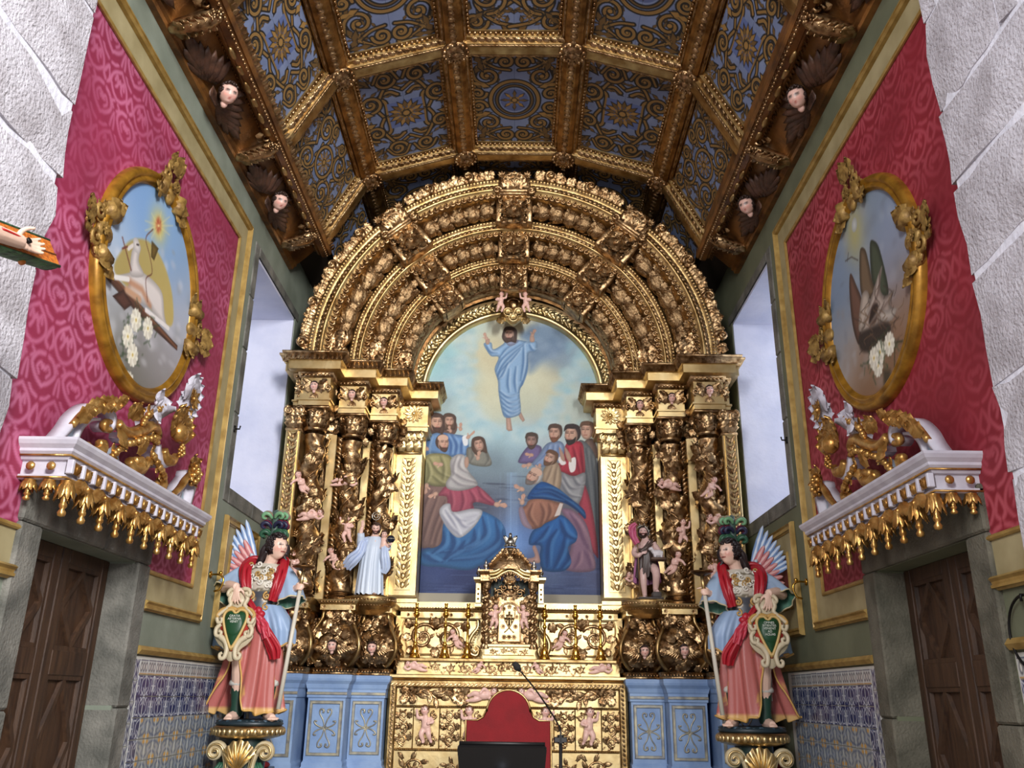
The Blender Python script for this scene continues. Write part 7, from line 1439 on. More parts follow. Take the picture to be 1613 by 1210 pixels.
    g = G(); g.add(lathe([(0, 0), (.03, .0), (.075, .018), (.10, .035), (.095, .042), (.06, .03), (.02, .022), (.02, .07), (0, .07)], 20), M0 @ T(*b1)); g.obj('drip_pan', GOLDD, st)
    # wing, feather by feather
    wg = empty('wing', parent=A); wg.location = (s*-.07, .12, 1.30)
    fe = lambda L, w: (lambda b: (b[0]*np.array([L/2, w/2, .011])+np.array([L/2, 0, 0]), b[1]))(ball(1, 10, 8))
    def feather(x, z, a, L, w, y, c_, c2):
        V, F = fe(L, w); cc = np.where((np.abs(V[:, 1:2]) < w*.16), np.array(c2)/255, np.array(c_)/255); g = G(); g.add((V, F), M0 @ T(x, y, z) @ FR((math.cos(a), 0, math.sin(a)), (-math.sin(a), 0, math.cos(a)), (0, -1, 0), (0, 0, 0)) @ RX(.35), cc); g.obj('feather', PAINT, wg, True, True)
    for k in range(9): feather(-.08-.012*k, .06-.012*k, 1.92+.085*k*1.15, .42-.018*k, .058, .05-.006*k, (120, 150, 196), (206, 216, 230))
    for k in range(8): feather(-.07-.008*k, .02-.02*k, 2.1+.16*k, .28-.006*k, .058, .02-.006*k, (196, 116, 120), (222, 176, 172))
    for k in range(8): feather(-.03-.010*k, .0-.018*k, 2.2+.17*k, .16, .05, -.015-.005*k, (156, 182, 208), (220, 226, 230))
    for k in range(5): feather(-.02-.02*k, -.02-.022*k, 2.5+.18*k, .09, .045, -.05, (190, 206, 222), (226, 230, 232))
    # plinth
    g = G(); g.add(lathe([(0, -.035), (.27, -.035), (.285, -.02), (.27, .0), (.25, .012), (0, .014)], 26), S(1, .85, 1) @ M0, np.array((30, 46, 54))/255); rg = np.random.default_rng(2)
    for k in range(30): a_ = k*.21; g.add(ball(.5, 6, 5), M0 @ T(.245*math.cos(a_), .2*math.sin(a_), 0) @ S(.07, .06, .03), np.array((28, 44, 52) if k % 2 else (60, 84, 100))/255)
    g.obj('plinth', PAINT, A, True, True)
    return A
LETTER = mat('white lettering', (216, 222, 210), .5)
angel(1, (-2.17, 7.80, 1.435), 'winged angel statue on the left, facing right with three-line green heart shield')
angel(-1, (2.075, 7.80, 1.435), 'winged angel statue on the right, facing left with five-line green heart shield')
CREAM = mat('cream painted carving', (206, 192, 158), .5, 0, (186, 168, 128), 10, .001, 50); GREENL = mat('green painted leaves', (48, 104, 78), .5, 0, (28, 66, 50), 10, .002, 50); ROSEP = mat('dusky rose paint', (164, 96, 100), .5, 0, (120, 60, 70), 30)
for s, x, nm in ((-1, -2.17, 'left'), (1, 2.075, 'right')):
    p = thing('angel_pedestal', 'tall carved pedestal with gilt scallop shell and cream volutes under the %s angel' % nm, 'pedestal', (x, 7.80, 0))
    g = G(); g.add(lathe([(.20, 1.30), (.26, 1.315), (.295, 1.335), (.295, 1.385), (.27, 1.398), (0, 1.40)], 40)); cap_ = g.obj('gadrooned_top', GOLDM, p); g = G()
    for k in range(34): a = k*2*PI/34; g.add(ball(.5, 7, 5), RZ(a) @ T(.288, 0, 1.355) @ S(.035, .050, .062))
    g.obj('gadroon_rim', GOLD, cap_)
    g = G(); g.add(lathe([(.24, 0), (.24, .12), (.18, .16), (.14, .3), (.125, .8), (.16, 1.1), (.15, 1.3)], 24)); g.obj('shaft', mat('dark green shaft', (30, 54, 50), .5) if s < 0 else bpy.data.materials['dark green shaft'], p)
    for e in (-1, 1):
        g = G(); q = np.concatenate([cr([(e*.09, .80), (e*.10, .95), (e*.10, 1.1), (e*.13, 1.22)], 6), spiral2(e*.205, 1.20, .075, PI/2 if 0 else (PI if e > 0 else 0), -e, 1.5, 26)])
        g.add(tube(to3(q, -.17), np.interp(np.linspace(0, 1, len(q)), [0, .4, 1], [.022, .032, .02]), 8, up=(0, 1, 0))); g.obj('volute', CREAM, p); g = G(); g.add(tube(to3(q, -.20), .009, 5)); g.obj('gilt_fillet', GOLD, p)
        g = G(); 
        for k in range(3): g.add(limb([(e*(.12+.02*k), -.15, 1.12), (e*(.17+.03*k), -.17, 1.0), (e*(.18+.05*k), -.16, .88), (e*(.23+.05*k), -.14, .80)], [.012, .028, .022, .008], 6))
        g.obj('leaves', GREENL, p); g = G(); g.add(GRAPES, T(e*.17, -.18, .86) @ FACE @ S(.055)); g.add(GRAPES, T(e*.11, -.18, .80) @ FACE @ S(.05)); g.obj('fruit', ROSEP, p)
    g = G(); th = np.linspace(-1.25, 1.25, 60); rr = np.linspace(.02, 1, 12)
    P = np.array([[(r_*.14*math.sin(a)*(1+.0*r_), -.21-.05*math.sin(r_*PI)*(.7+.3*math.cos(a*14)), 1.06+(r_*.235*math.cos(a*.8))*(1+.035*math.cos(a*14)*r_)) for a in th] for r_ in rr]); g.add(shell(P, -.012)); g.obj('scallop_shell', GOLD, p)
    g = G(); g.add(limb([(-.03, -.15, 1.05), (-.05, -.17, .95), (-.10, -.16, .84)], [.012, .02, .008], 6)); g.add(limb([(.03, -.15, 1.05), (.05, -.17, .95), (.10, -.16, .84)], [.012, .02, .008], 6)); g.obj('leaves', GREENL, p)

# --- the two small saints on their brackets
def saint_parts(name, label, loc):
    A = thing(name, label, 'statue', loc)
    def pt(n, items, m=PAINT, par=A):
        g = G()
        for q, c in items: g.add(q, None, None if c is None else np.array(c)/255)
        return g.obj(n, m, par, True, True)
    return A, pt
fl = (222, 184, 168)
A, pt = saint_parts('white_robed_statue', 'bearded statue in pale blue-white robes with raised hand and dark globe', (-1.425, 9.0, 2.60))
c = lambda v: colour(v, fl); H = head((70, 48, 38), fl, 0, (70, 46, 36)); hm = T(.02, -.03, .70) @ RZ(.1) @ RX(.30) @ S(.125)
body = [c(limb([(0, 0, .30), (0, 0, .48), (.01, 0, .57), (.015, -.01, .64), (.02, -.02, .69)], [.08, .085, .075, .034, .036], 10)), (H[0] @ hm[:3, :3].T+hm[:3, 3], H[1], H[2]), c(limb([(-.06, 0, .57), (-.12, -.03, .52), (-.13, -.07, .62), (-.115, -.09, .70)], [.038, .034, .026, .020], 8)), hand(FR(nrm((.05, -.1, 1)), nrm((1, -.2, 0)), nrm(np.cross(nrm((.05, -.1, 1)), nrm((1, -.2, 0)))), (-.115, -.09, .695)), .088, .12, .35, 1, fl),
        c(limb([(.08, 0, .57), (.14, -.02, .50), (.17, -.08, .52)], [.038, .034, .022], 8)), hand(FR(nrm((.5, -.8, .1)), nrm((.2, 0, 1)), nrm(np.cross(nrm((.5, -.8, .1)), nrm((.2, 0, 1)))), (.165, -.08, .52)), .075, .5, .3, 1, fl), c(limb([(.05, -.02, .05), (.06, -.09, .02)], [.024, .02], 8)), c(limb([(-.04, -.02, .05), (-.04, -.09, .02)], [.024, .02], 8))]
pt('body', [(fuse(body, .0045, 1), None)], SKIN); hc = curls(40, 2, .11, lo=-.75); hc = (hc[0] @ hm[:3, :3].T+hm[:3, 3], hc[1]); pt('hair', [(hc, (66, 46, 36))])
wht = (188, 200, 216)
VF, P = robe([(.61, .01, 0, .075, .062, .1), (.50, .0, 0, .115, .09, .5), (.33, -.01, 0, .12, .10, .9), (.15, -.01, 0, .135, .115, 1.1), (.02, -.01, 0, .145, .12, 1.2)], 84, (13, .07), seed=3); pt('robe', [(VF, wht)])
pt('mantle', [(ribbon_cloth([(-.05, .05, .60), (-.10, -.06, .55), (-.12, -.09, .44), (-.19, -.08, .36), (-.25, -.03, .30)], [.05, .075, .10, .13, .11], 2, 3, .012), (178, 192, 220)), (ribbon_cloth([(.07, .02, .59), (.12, -.05, .50), (.14, -.09, .40), (.15, -.06, .30), (.13, -.04, .24)], [.05, .07, .09, .09, .05], 4, 3, .010), (182, 196, 220)), (limb([(-.06, 0, .58), (-.12, -.03, .52), (-.125, -.08, .64)], [.048, .048, .036], 10), wht), (limb([(.08, 0, .57), (.14, -.02, .50), (.165, -.06, .51)], [.046, .046, .034], 10), wht)])
g = G(); hb = head((60, 40, 32), fl, .8, nu=24, nv=20); g.add(hb, T(.115, -.06, .63) @ RZ(.3) @ S(.08)); h2 = curls(20, 5, .13); g.add(h2, T(.115, -.06, .63) @ RZ(.3) @ S(.08), np.array((60, 40, 32))/255); g.add(limb([(.11, -.04, .60), (.12, -.05, .54), (.10, -.05, .48)], [.03, .04, .03], 8), None, np.array(fl)/255); g.obj('child_angel', SKIN, A, True, True)
g = G(); g.add(ball(.042, 14, 10), T(.195, -.11, .575)); gl = g.obj('globe', mat('dark blue globe', (26, 30, 44), .2), A); g = G(); t = np.linspace(0, 2*PI, 25); g.add(tube(np.c_[.195+.043*np.cos(t), -.11+.043*np.sin(t), np.full(25, .575)], .004, 5, True)); g.obj('silver_band', SILV, gl)
g = G(); t = np.linspace(0, 2*PI, 29); g.add(tube(np.c_[.0+.042*np.cos(t), np.full(29, .05), .845+.042*np.sin(t)], .006, 6, True)); g.add(tube(np.c_[.0+.02*np.cos(t), np.full(29, .05), .845+.02*np.sin(t)], .005, 6, True)); g.add(tube([(.0, .05, .80), (.01, .05, .72)], .004, 5)); g.obj('halo', SILVER, A)
g = G(); g.add(lathe([(0, -.002), (.15, -.002), (.15, .012), (.12, .022), (0, .022)], 20), S(1.05, .8, 1)); g.obj('rocky_base', GOLDD, A)

A, pt = saint_parts('baptist_statue', 'bare-chested bearded statue in fur tunic and purple cloak holding a lamb on a book', (1.425, 9.0, 2.60))
fl2 = (206, 172, 164); c = lambda v: colour(v, fl2); H = head((50, 38, 34), fl2, 0, (56, 40, 34)); hm = T(-.03, -.03, .69) @ RZ(-.15) @ RX(-.12) @ S(.125)
body = [c(limb([(0, 0, .36), (0, 0, .48), (0, -.005, .57), (-.01, -.01, .63), (-.03, -.02, .68)], [.07, .075, .078, .034, .036], 12)), (H[0] @ hm[:3, :3].T+hm[:3, 3], H[1], H[2]), c(limb([(-.07, 0, .57), (-.13, -.01, .48), (-.10, -.09, .44), (-.07, -.10, .46)], [.036, .032, .026, .020], 8)), hand(FR(nrm((.9, -.3, .2)), nrm((0, -.1, 1)), nrm(np.cross(nrm((.9, -.3, .2)), nrm((0, -.1, 1)))), (-.07, -.10, .46)), .075, .35, .3, 1, fl2),
        c(limb([(.07, 0, .58), (.13, -.02, .49), (.15, -.09, .41)], [.038, .032, .022], 8)), hand(FR(nrm((-.7, -.6, .0)), nrm((0, 0, 1)), nrm(np.cross(nrm((-.7, -.6, .0)), nrm((0, 0, 1)))), (.15, -.09, .41)), .07, .3, .3, 1, fl2),
        c(limb([(-.035, 0, .36), (-.05, -.05, .20), (-.035, -.02, .03)], [.052, .038, .022], 10)), c(limb([(-.035, -.02, .03), (-.05, -.09, .02)], [.024, .018], 8)), c(limb([(.04, 0, .36), (.075, -.09, .27), (.075, -.04, .12), (.07, -.03, .09)], [.052, .042, .030, .022], 10)), c(limb([(.07, -.03, .09), (.085, -.10, .08)], [.024, .018], 8))]
pt('body', [(fuse(body, .0045, 1), None)], SKIN); hc = curls(46, 6, .11, lo=-.8); hc = (hc[0] @ hm[:3, :3].T+hm[:3, 3], hc[1]); pt('hair', [(hc, (46, 34, 30))])
VF, P = robe([(.52, -.01, 0, .082, .082, .2), (.42, 0, 0, .088, .085, .8), (.32, 0, 0, .10, .09, 1.2), (.22, 0, .01, .105, .09, 1.5)], 60, (11, .12), a0=.35, gap=lambda t: .02+.6*max(0, t-.45), seed=4, th=.008); pt('fur_tunic', [(VF, (70, 56, 52)), (ribbon_cloth([(.05, -.02, .60), (.0, -.08, .53), (-.06, -.085, .47)], .06, 3, 2, .006), (78, 62, 56))])
VF, P = robe([(.46, 0, .03, .11, .07, .4), (.34, 0, .03, .13, .08, 1), (.18, 0, .04, .14, .085, 1.3)], 60, (9, .10), a0=0, gap=lambda t: 1.15, seed=8, th=.008); pt('purple_cloak', [(VF, (150, 92, 130))])
g = G(); g.add(box(.02, .17, -.20, -.06, .385, .41, .005)); bk = g.obj('book', mat('brown book', (86, 64, 50), .6), A)
g = G(); b_ = [limb([(.05, -.13, .45), (.10, -.13, .455), (.145, -.13, .45)], [.036, .042, .034], 9), limb([(.06, -.14, .46), (.03, -.15, .50)], [.022, .02], 8), limb([(.035, -.15, .50), (.005, -.165, .495)], [.024, .014], 8)]+[limb([(x, y, .43), (x, y, .412)], [.010, .009], 6) for x, y in ((.065, -.11), (.065, -.155), (.13, -.11), (.13, -.155))]
VF = fuse([colour(q, (206, 200, 202)) for q in b_]+[colour(limb([(.03, -.14, .515), (.045, -.125, .50)], [.008, .005], 5), (190, 180, 180))], .0035, 1); g.add(VF); g.obj('lamb', PAINT, A, True, True)
g = G()
for k in range(17):
    a = -.5+k*(PI+1.0)/16; d = np.array([math.cos(a), 0, math.sin(a)]); L = .115 if k % 2 else .09; g.add(tube([np.array([-.03, .03, .70])+d*.06, np.array([-.03, .03, .70])+d*L], [.008, .002], 5))
g.add(tube(arc3(.068, 0, -.5, PI+.5, 26, 0)*1+np.array([-.03, .03, .70]), .007, 5)); g.obj('ray_halo', SILVER, A)
g = G(); g.add(tube([(-.095, -.10, .03), (-.105, -.10, .80)], .006, 6), None, np.array((120, 92, 60))/255); g.add(ribbon_cloth([(-.105, -.09, .77), (-.15, -.07, .72), (-.14, -.08, .64), (-.10, -.09, .56)], [.03, .08, .07, .05], 3, 2, .008), None, np.array((176, 76, 108))/255); g.obj('banner_staff', PAINT, A, True, True)
g = G(); g.add(box(-.11, .14, -.13, .09, 0, .022, .006)); g.add(box(.03, .12, -.12, 0, .02, .075, .008)); g.obj('stone_base', mat('dark stone base', (70, 64, 62), .7), A)

# ------------------------------------------------------------------ tabernacle, candlesticks, chair, lectern, microphone
TB = thing('tabernacle', 'gilded tabernacle with twisted colonnettes, domed canopy and silver pelican on top', 'tabernacle', (.005, 9.20, 2.018))
tp = lambda g, n, m, par=TB, sm=True, cols=False: g.obj(n, m, par, sm, cols)
g = G(); g.add(stack(-.235, .235, -.03, .22, [(.03, 0), (.03, .03), (.012, .04), (.012, .11), (.03, .12), (.03, .14), (0, .15)])); b_ = tp(g, 'base', GOLD, TB, False)
g = scrollwork(.44, .07, 2, .007, 1, True, T(0, -.043, .075) @ FACE); tp(g, 'base_scrolls', GOLDC, b_)
g = G(); g.add(box(-.20, .20, .02, .22, .14, .62)); tp(g, 'body', GOLDC, TB, False)
g = G(); g.add(box(-.20, .20, .10, .24, .62, .80)); tp(g, 'niche_back', mat('dark green niche', (40, 52, 46), .6), TB, False)
dr = [(-.115, .17)]+arc(0, .44, .115, PI, 0, 14).tolist()+[(.115, .17)]
g = G(); g.add(prism(dr, -.02, .012), T(0, 0, 0) @ FACE); d_ = tp(g, 'door', GOLD, TB, False); g = G(); g.add(tube(to3(dr, -.012), .011, 6, True)); tp(g, 'door_rim', GOLDC, d_)
g = G(); F = T(0, -.014, .42) @ FACE
g.add(box(-.01, .01, -.09, .05, 0, .014), F); g.add(box(-.05, .05, -.03, -.01, 0, .014), F); g.add(box(-.035, .035, .005, .02, 0, .012), F); g.add(box(-.03, -.018, -.07, .02, 0, .01), F); g.add(box(.018, .03, -.07, .02, 0, .01), F)
for (x, z) in ((-.06, .08), (.06, .08), (-.075, .0), (.075, .0), (-.065, -.10), (.065, -.10), (0, .10)): g.add(ROSE, F @ T(x, z, .006) @ S(.030))
for e in (-1, 1): g.add(tube(np.c_[cr([(e*.06, .06), (e*.05, -.02), (0, -.11), (-e*.05, -.16)], 6), np.full(19, .008)], .006, 5), F)
for k in range(3): g.add(ROSE, F @ T((k-1)*.05, -.205, .006) @ S(.032))
tp(g, 'door_emblem', GOLDC, d_)
rg = np.random.default_rng(4); g = G()
for k in range(60):
    e = -1 if k % 2 else 1; g.add(LEAF_W, T(e*rg.uniform(.125, .20), .015, rg.uniform(.16, .62)) @ FACE @ RZ(rg.uniform(0, 6)) @ S(rg.uniform(.05, .085)))
for e in (-1, 1):
    for (x, z, r, a, d) in ((.11, .66, .05, 0, 1), (.06, .72, .035, 1, -1), (.16, .60, .04, 2, 1)): sp = spiral2(e*x, z, r, a if e > 0 else PI-a, d*e, 1.4, 18); stem(g, sp, .012, .007, 0, .02, T(0, .05, 0) @ FACE); leaves_along(g, sp, r*.9, 3, -d*e, 0, T(0, .05, 0) @ FACE)
for k in range(5): g.add(LEAF_W, T(0, .04, .60) @ FACE @ RZ(PI/2+(k-2)*.5) @ S(.12))
tp(g, 'carved_foliage', GOLDC)
g = G(); F = T(0, .05, .76) @ FACE @ S(1.25)                          # fleur-de-lis finial inside the niche
for a, L in ((PI/2, .11), (PI/2+.7, .085), (PI/2-.7, .085), (-PI/2, .06)): g.add(LEAF_W, F @ RZ(a) @ S(L))
g.add(box(-.03, .03, -.008, .008, 0, .03), F); tp(g, 'fleur_finial', GOLDC)
for e in (-1, 1): link('putto', PUTTI[0], TB, M=T(e*.155, -.01, .40) @ S(-e*.22, .2, .22))
for e in (-1, 1):
    for (x, y) in ((.235, -.035), (.265, .06)):
        g = G(); t = np.linspace(0, 1, 70); q = np.c_[e*x+.010*np.cos(t*42), y+.010*np.sin(t*42), .14+t*.55]; g.add(tube(q, .022, 8)); g.add(lathe([(.034, .10), (.034, .13), (.026, .145)], 12), T(e*x, y, 0)); g.add(lathe([(.022, .68), (.03, .70), (.04, .74), (.042, .76)], 12), T(e*x, y, 0))
        for k in range(6): g.add(LEAF_W, T(e*x+.02*math.cos(k), y+.02*math.sin(k), .685) @ FR((0, 0, 1), (-math.sin(k), math.cos(k), 0), (math.cos(k), math.sin(k), 0), (0, 0, 0)) @ S(.06))
        for k in range(10): g.add(LEAF_S, T(e*x, y-.024, .17+.05*k) @ FACE @ RZ(1+k) @ S(.035))
        tp(g, 'twisted_colonnette', GOLDC)
    g = G(); g.add(stack(e*.255-.05, e*.255+.05, -.05, .2, [(0, .76), (.012, .77), (.0, .78), (0, .84), (.015, .85), (.03, .875), (.03, .89)])); tp(g, 'entablature', GOLDC, TB, False)
    g = G(); g.add(stack(e*.33-.025, e*.33+.025, .02, .2, [(.01, .52), (.01, .55), (0, .56), (0, .76), (.012, .78), (.025, .80), (.025, .82)])); sp_p = tp(g, 'side_pilaster', GOLD, TB, False)
    g = G(); [g.add(ROSE, T(e*.33, .018, z) @ FACE @ S(.016)) for z in (.6, .65, .7)]; tp(g, 'pilaster_panel', GOLDD, sp_p)
    for x, z in ((.255, .89), (.33, .82)):
        g = G(); g.add(lathe([(.022, 0), (.022, .012), (.010, .02), (.026, .04), (.028, .06), (.012, .08), (.016, .09), (.005, .115), (0, .125)], 12), T(e*x, .04, z)); tp(g, 'urn_finial', SILVER)
arch = cr([(-.22, .80), (-.14, .815), (-.07, .86), (0, .885), (.07, .86), (.14, .815), (.22, .80)], 6)
for (yy, r_, dz) in ((-.05, .016, .02), (-.055, .012, .055), (-.065, .018, .085)): g = G(); g.add(tube(to3(arch+np.array([0, dz-.02]), yy), r_, 8, up=(0, 1, 0))); tp(g, 'canopy_moulding', GOLD)
g = G(); edge_row(to3(arch-np.array([0, .022]), -.05), (0, -1, 0), .042, CURL, (.045, .045, .08), 0, g=g); g.add(prism(np.concatenate([arch, arch[::-1]+np.array([0, .09])]), -.2, .045), FACE); tp(g, 'canopy_fringe', GOLDC)
g = G(); g.add(lathe([(.22, .90), (.215, .93), (.19, .99), (.14, 1.05), (.09, 1.09), (.06, 1.12), (.062, 1.14), (0, 1.15)], 24, PI*.98, 2.02*PI), S(1.05, .75, 1) @ T(0, .08, 0)); F = T(0, -.07, 1.0) @ FACE; g.add(ROSE, F @ S(.045))
for e in (-1, 1):
    for (x, z, r, a, d) in ((.07, 1.0, .045, 2.6, 1), (.13, .96, .04, .5, -1), (.05, 1.08, .03, 1, 1)): sp = spiral2(e*x, z, r, a if e > 0 else PI-a, d*e, 1.4, 16); stem(g, sp, .012, .006, 0, .02, T(0, -.05+.35*x, 0) @ FACE); leaves_along(g, sp, r*.9, 3, -d*e, 0, T(0, -.06+.35*x, 0) @ FACE)
    for k in range(6): g.add(LEAF_W, T(e*(.20-.026*k), .02-.0*k, .93+.03*k) @ FACE @ RZ(PI/2-e*.4) @ S(.06))
tp(g, 'dome', GOLDC)
g = G(); g.add(limb([(0, .0, 1.15), (0, -.01, 1.19), (0, -.01, 1.235)], [.035, .045, .028], 10)); g.add(limb([(0, -.01, 1.22), (.0, -.03, 1.27), (0, -.05, 1.255), (0, -.055, 1.225)], [.02, .016, .018, .006], 8))
for e in (-1, 1):
    for k in range(5): g.add(LEAF, T(e*.03, .0, 1.16+.012*k) @ FACE @ RZ(PI/2-e*(.15+.14*k)) @ S(.11-.008*k, .10, .1))
for k in range(5): a = k*PI/4+PI; g.add(ball(.016, 6, 4), T(.05*math.cos(a), .04*math.sin(a), 1.155))
tp(g, 'pelican', SILVER)

# six brass candlesticks on the shelf
CS = {}
def cs(name, prof, n=18): q = G(); q.add(lathe(prof, n)); CS[name] = q.mesh(name, BRASS)
cs('foot', [(0, 0), (.055, 0), (.058, .012), (.05, .022), (.052, .035), (.038, .045), (.04, .06), (.032, .10), (.018, .125)])
cs('stem', [(.018, .12), (.026, .135), (.018, .15), (.0145, .16), (.013, .30), (.018, .31), (.024, .325), (.018, .34), (.013, .35), (.012, .40)])
cs('knop', [(.012, .40), (.022, .41), (.034, .43), (.034, .445), (.02, .465), (.024, .475)]); cs('socket', [(.020, .47), (.034, .478), (.03, .49), (.017, .495), (.016, .53), (.020, .54), (.020, .55), (.0, .551)])
for i, (x, lb) in enumerate(((-.964, 'brass altar candlestick at far left, outermost of the left three'), (-.657, 'brass altar candlestick, middle one of the three left of the tabernacle'), (-.425, 'brass altar candlestick just left of the tabernacle, innermost of three'), (.372, 'brass altar candlestick just right of the tabernacle, innermost of three'), (.693, 'brass altar candlestick, middle one of the three right of the tabernacle'), (.95, 'brass altar candlestick at far right, outermost of the right three'))):
    t_ = thing('candlestick', lb, 'candlestick', (x, 9.24, 2.018), 0, 'brass candlesticks on the altar shelf')
    for n_, me in CS.items(): link(n_, me, t_)

# red high-backed chair
VELV = mat('red velvet', (118, 3, 13), .85, 0, (106, 2, 10), 8, .002, 120); CH = thing('celebrant_chair', 'red velvet chair with tall arched back in front of the altar', 'chair', (.025, 7.5, 0))
hb = [(-.345, .42), (-.345, 1.475), (-.25, 1.475), (-.205, 1.50), (-.175, 1.56)]; top = arc(0, 1.53, .178, PI*.98, PI*.02, 16).tolist(); outl = hb+top+[(-x, z) for x, z in hb[::-1]]
g = G(); g.add(prism(outl, -.04, .03), FACE); g.obj('backrest', VELV, CH, False); g = G(); g.add(tube(to3(outl, -.03), .009, 6)); g.obj('piping', GOLDM, CH)
g = G(); g.add(box(-.345, .345, -.62, -.02, .40, .50, .02)); g.obj('seat', VELV, CH, False)
for sx in (-1, 1):
    for y in (-.58, .0): g = G(); g.add(box(sx*.31-.03, sx*.31+.03, y-.03, y+.03, 0, .41, .005)); g.obj('leg', OAK, CH, smooth=False)
    g = G(); g.add(tube(cr([(sx*.34, -.02, .74), (sx*.36, -.3, .75), (sx*.36, -.56, .72), (sx*.36, -.6, .66)], 5), .03, 8)); g.add(tube([(sx*.36, -.56, .72), (sx*.34, -.56, .48)], .025, 8)); g.obj('armrest', OAK, CH)
# black lectern
LC = thing('lectern', 'black reading stand with a steel column in front of the red chair', 'lectern', (0, 6.0, 0)); BM = mat('black lacquered metal', (12, 11, 12), .5)
g = G(); o = [(-.285, .03), (-.272, -.17), (.272, -.17), (.285, .03), (.275, .045), (-.275, .045)]; g.add(prism(cr(o, 1, True) if 0 else o, 0, .03), T(0, -.02, 1.325) @ RX(.55) @ FACE); g.obj('reading_desk', BM, LC, smooth=False)
g = G(); g.add(tube([(-.275, -.045, 1.372), (.275, -.045, 1.372)], .011, 8)); g.obj('book_ledge', BM, LC); g = G(); g.add(lathe([(.052, .06), (.052, 1.13), (.05, 1.20), (0, 1.205)], 20), T(0, .0, 0)); g.obj('steel_column', mat('brushed steel', (150, 156, 168), .3, 1), LC); g = G(); g.add(lathe([(.22, 0), (.22, .03), (.06, .05), (.055, .08)], 28), T(0, -.08, 0)); g.obj('round_base', BM, LC)
# microphone on a slim stand
MS = thing('microphone_stand', 'slim black gooseneck microphone stand to the right of the red chair', 'microphone', tuple(at(883, 1165, Y=6.5)*[1, 1, 0]))
m0 = at(883, 1165, Y=6.5); mtop = at(880, 1148, Y=6.5); tip = at(818, 1055, Y=6.25); x0, z0 = m0[0], m0[2]; off = np.array([x0, 6.5, 0])
g = G(); g.add(tube([(0, 0, .03), (0, 0, z0)], .012, 8)); g.obj('pole', BM, MS); g = G(); g.add(tube([(0, 0, z0-.025), (0, 0, z0+.03)], .022, 12)); g.add(box(-.045, .045, -.02, .02, z0-.02, z0+.015, .004)); g.obj('clutch', BM, MS, smooth=False)
q = cr([(0, 0, z0), tuple(mtop-off+np.array([.0, 0, .02])), tuple((mtop*.45+tip*.55)-off+np.array([.015, 0, .01])), tuple(tip-off)], 10); g = G(); g.add(tube(q, .0055, 6)); g.obj('gooseneck', BM, MS); d = nrm(q[-1]-q[-4]); g = G(); g.add(limb([q[-1]-d*.01, q[-1]+d*.02, q[-1]+d*.06], [.010, .026, .018], 12)); g.obj('microphone_head', mat('black foam', (18, 18, 18), .9), MS)
g = G(); g.add(lathe([(.13, 0), (.13, .015), (.03, .03), (.014, .05)], 20)); g.obj('foot', BM, MS)
# low upholstered stools beside the dado
for s, x, y, lb in ((1, 2.29, 8.29, 'small dark stool with red seat behind the right angel pedestal'), (-1, -2.30, 8.29, 'small dark stool with red seat behind the left angel pedestal')):
    t_ = thing('stool', lb, 'stool', (x, y, 0)); zt = 1.12 if s > 0 else 1.06
    g = G(); g.add(ball(.5, 16, 8), T(0, 0, zt) @ S(.42, .34, .10)); g.obj('seat', VELV, t_); g = G(); g.add(box(-.21, .21, -.17, .17, zt-.14, zt-.02, .006)); g.obj('apron', BLACK, t_, smooth=False)
    for ex in (-1, 1):
        for ey in (-1, 1): g = G(); tz = np.linspace(0, zt-.13, 60); g.add(tube(np.c_[ex*.18+.012*np.cos(tz*60), ey*.14+.012*np.sin(tz*60), tz], .018, 6)); g.obj('leg', BLACK, t_)

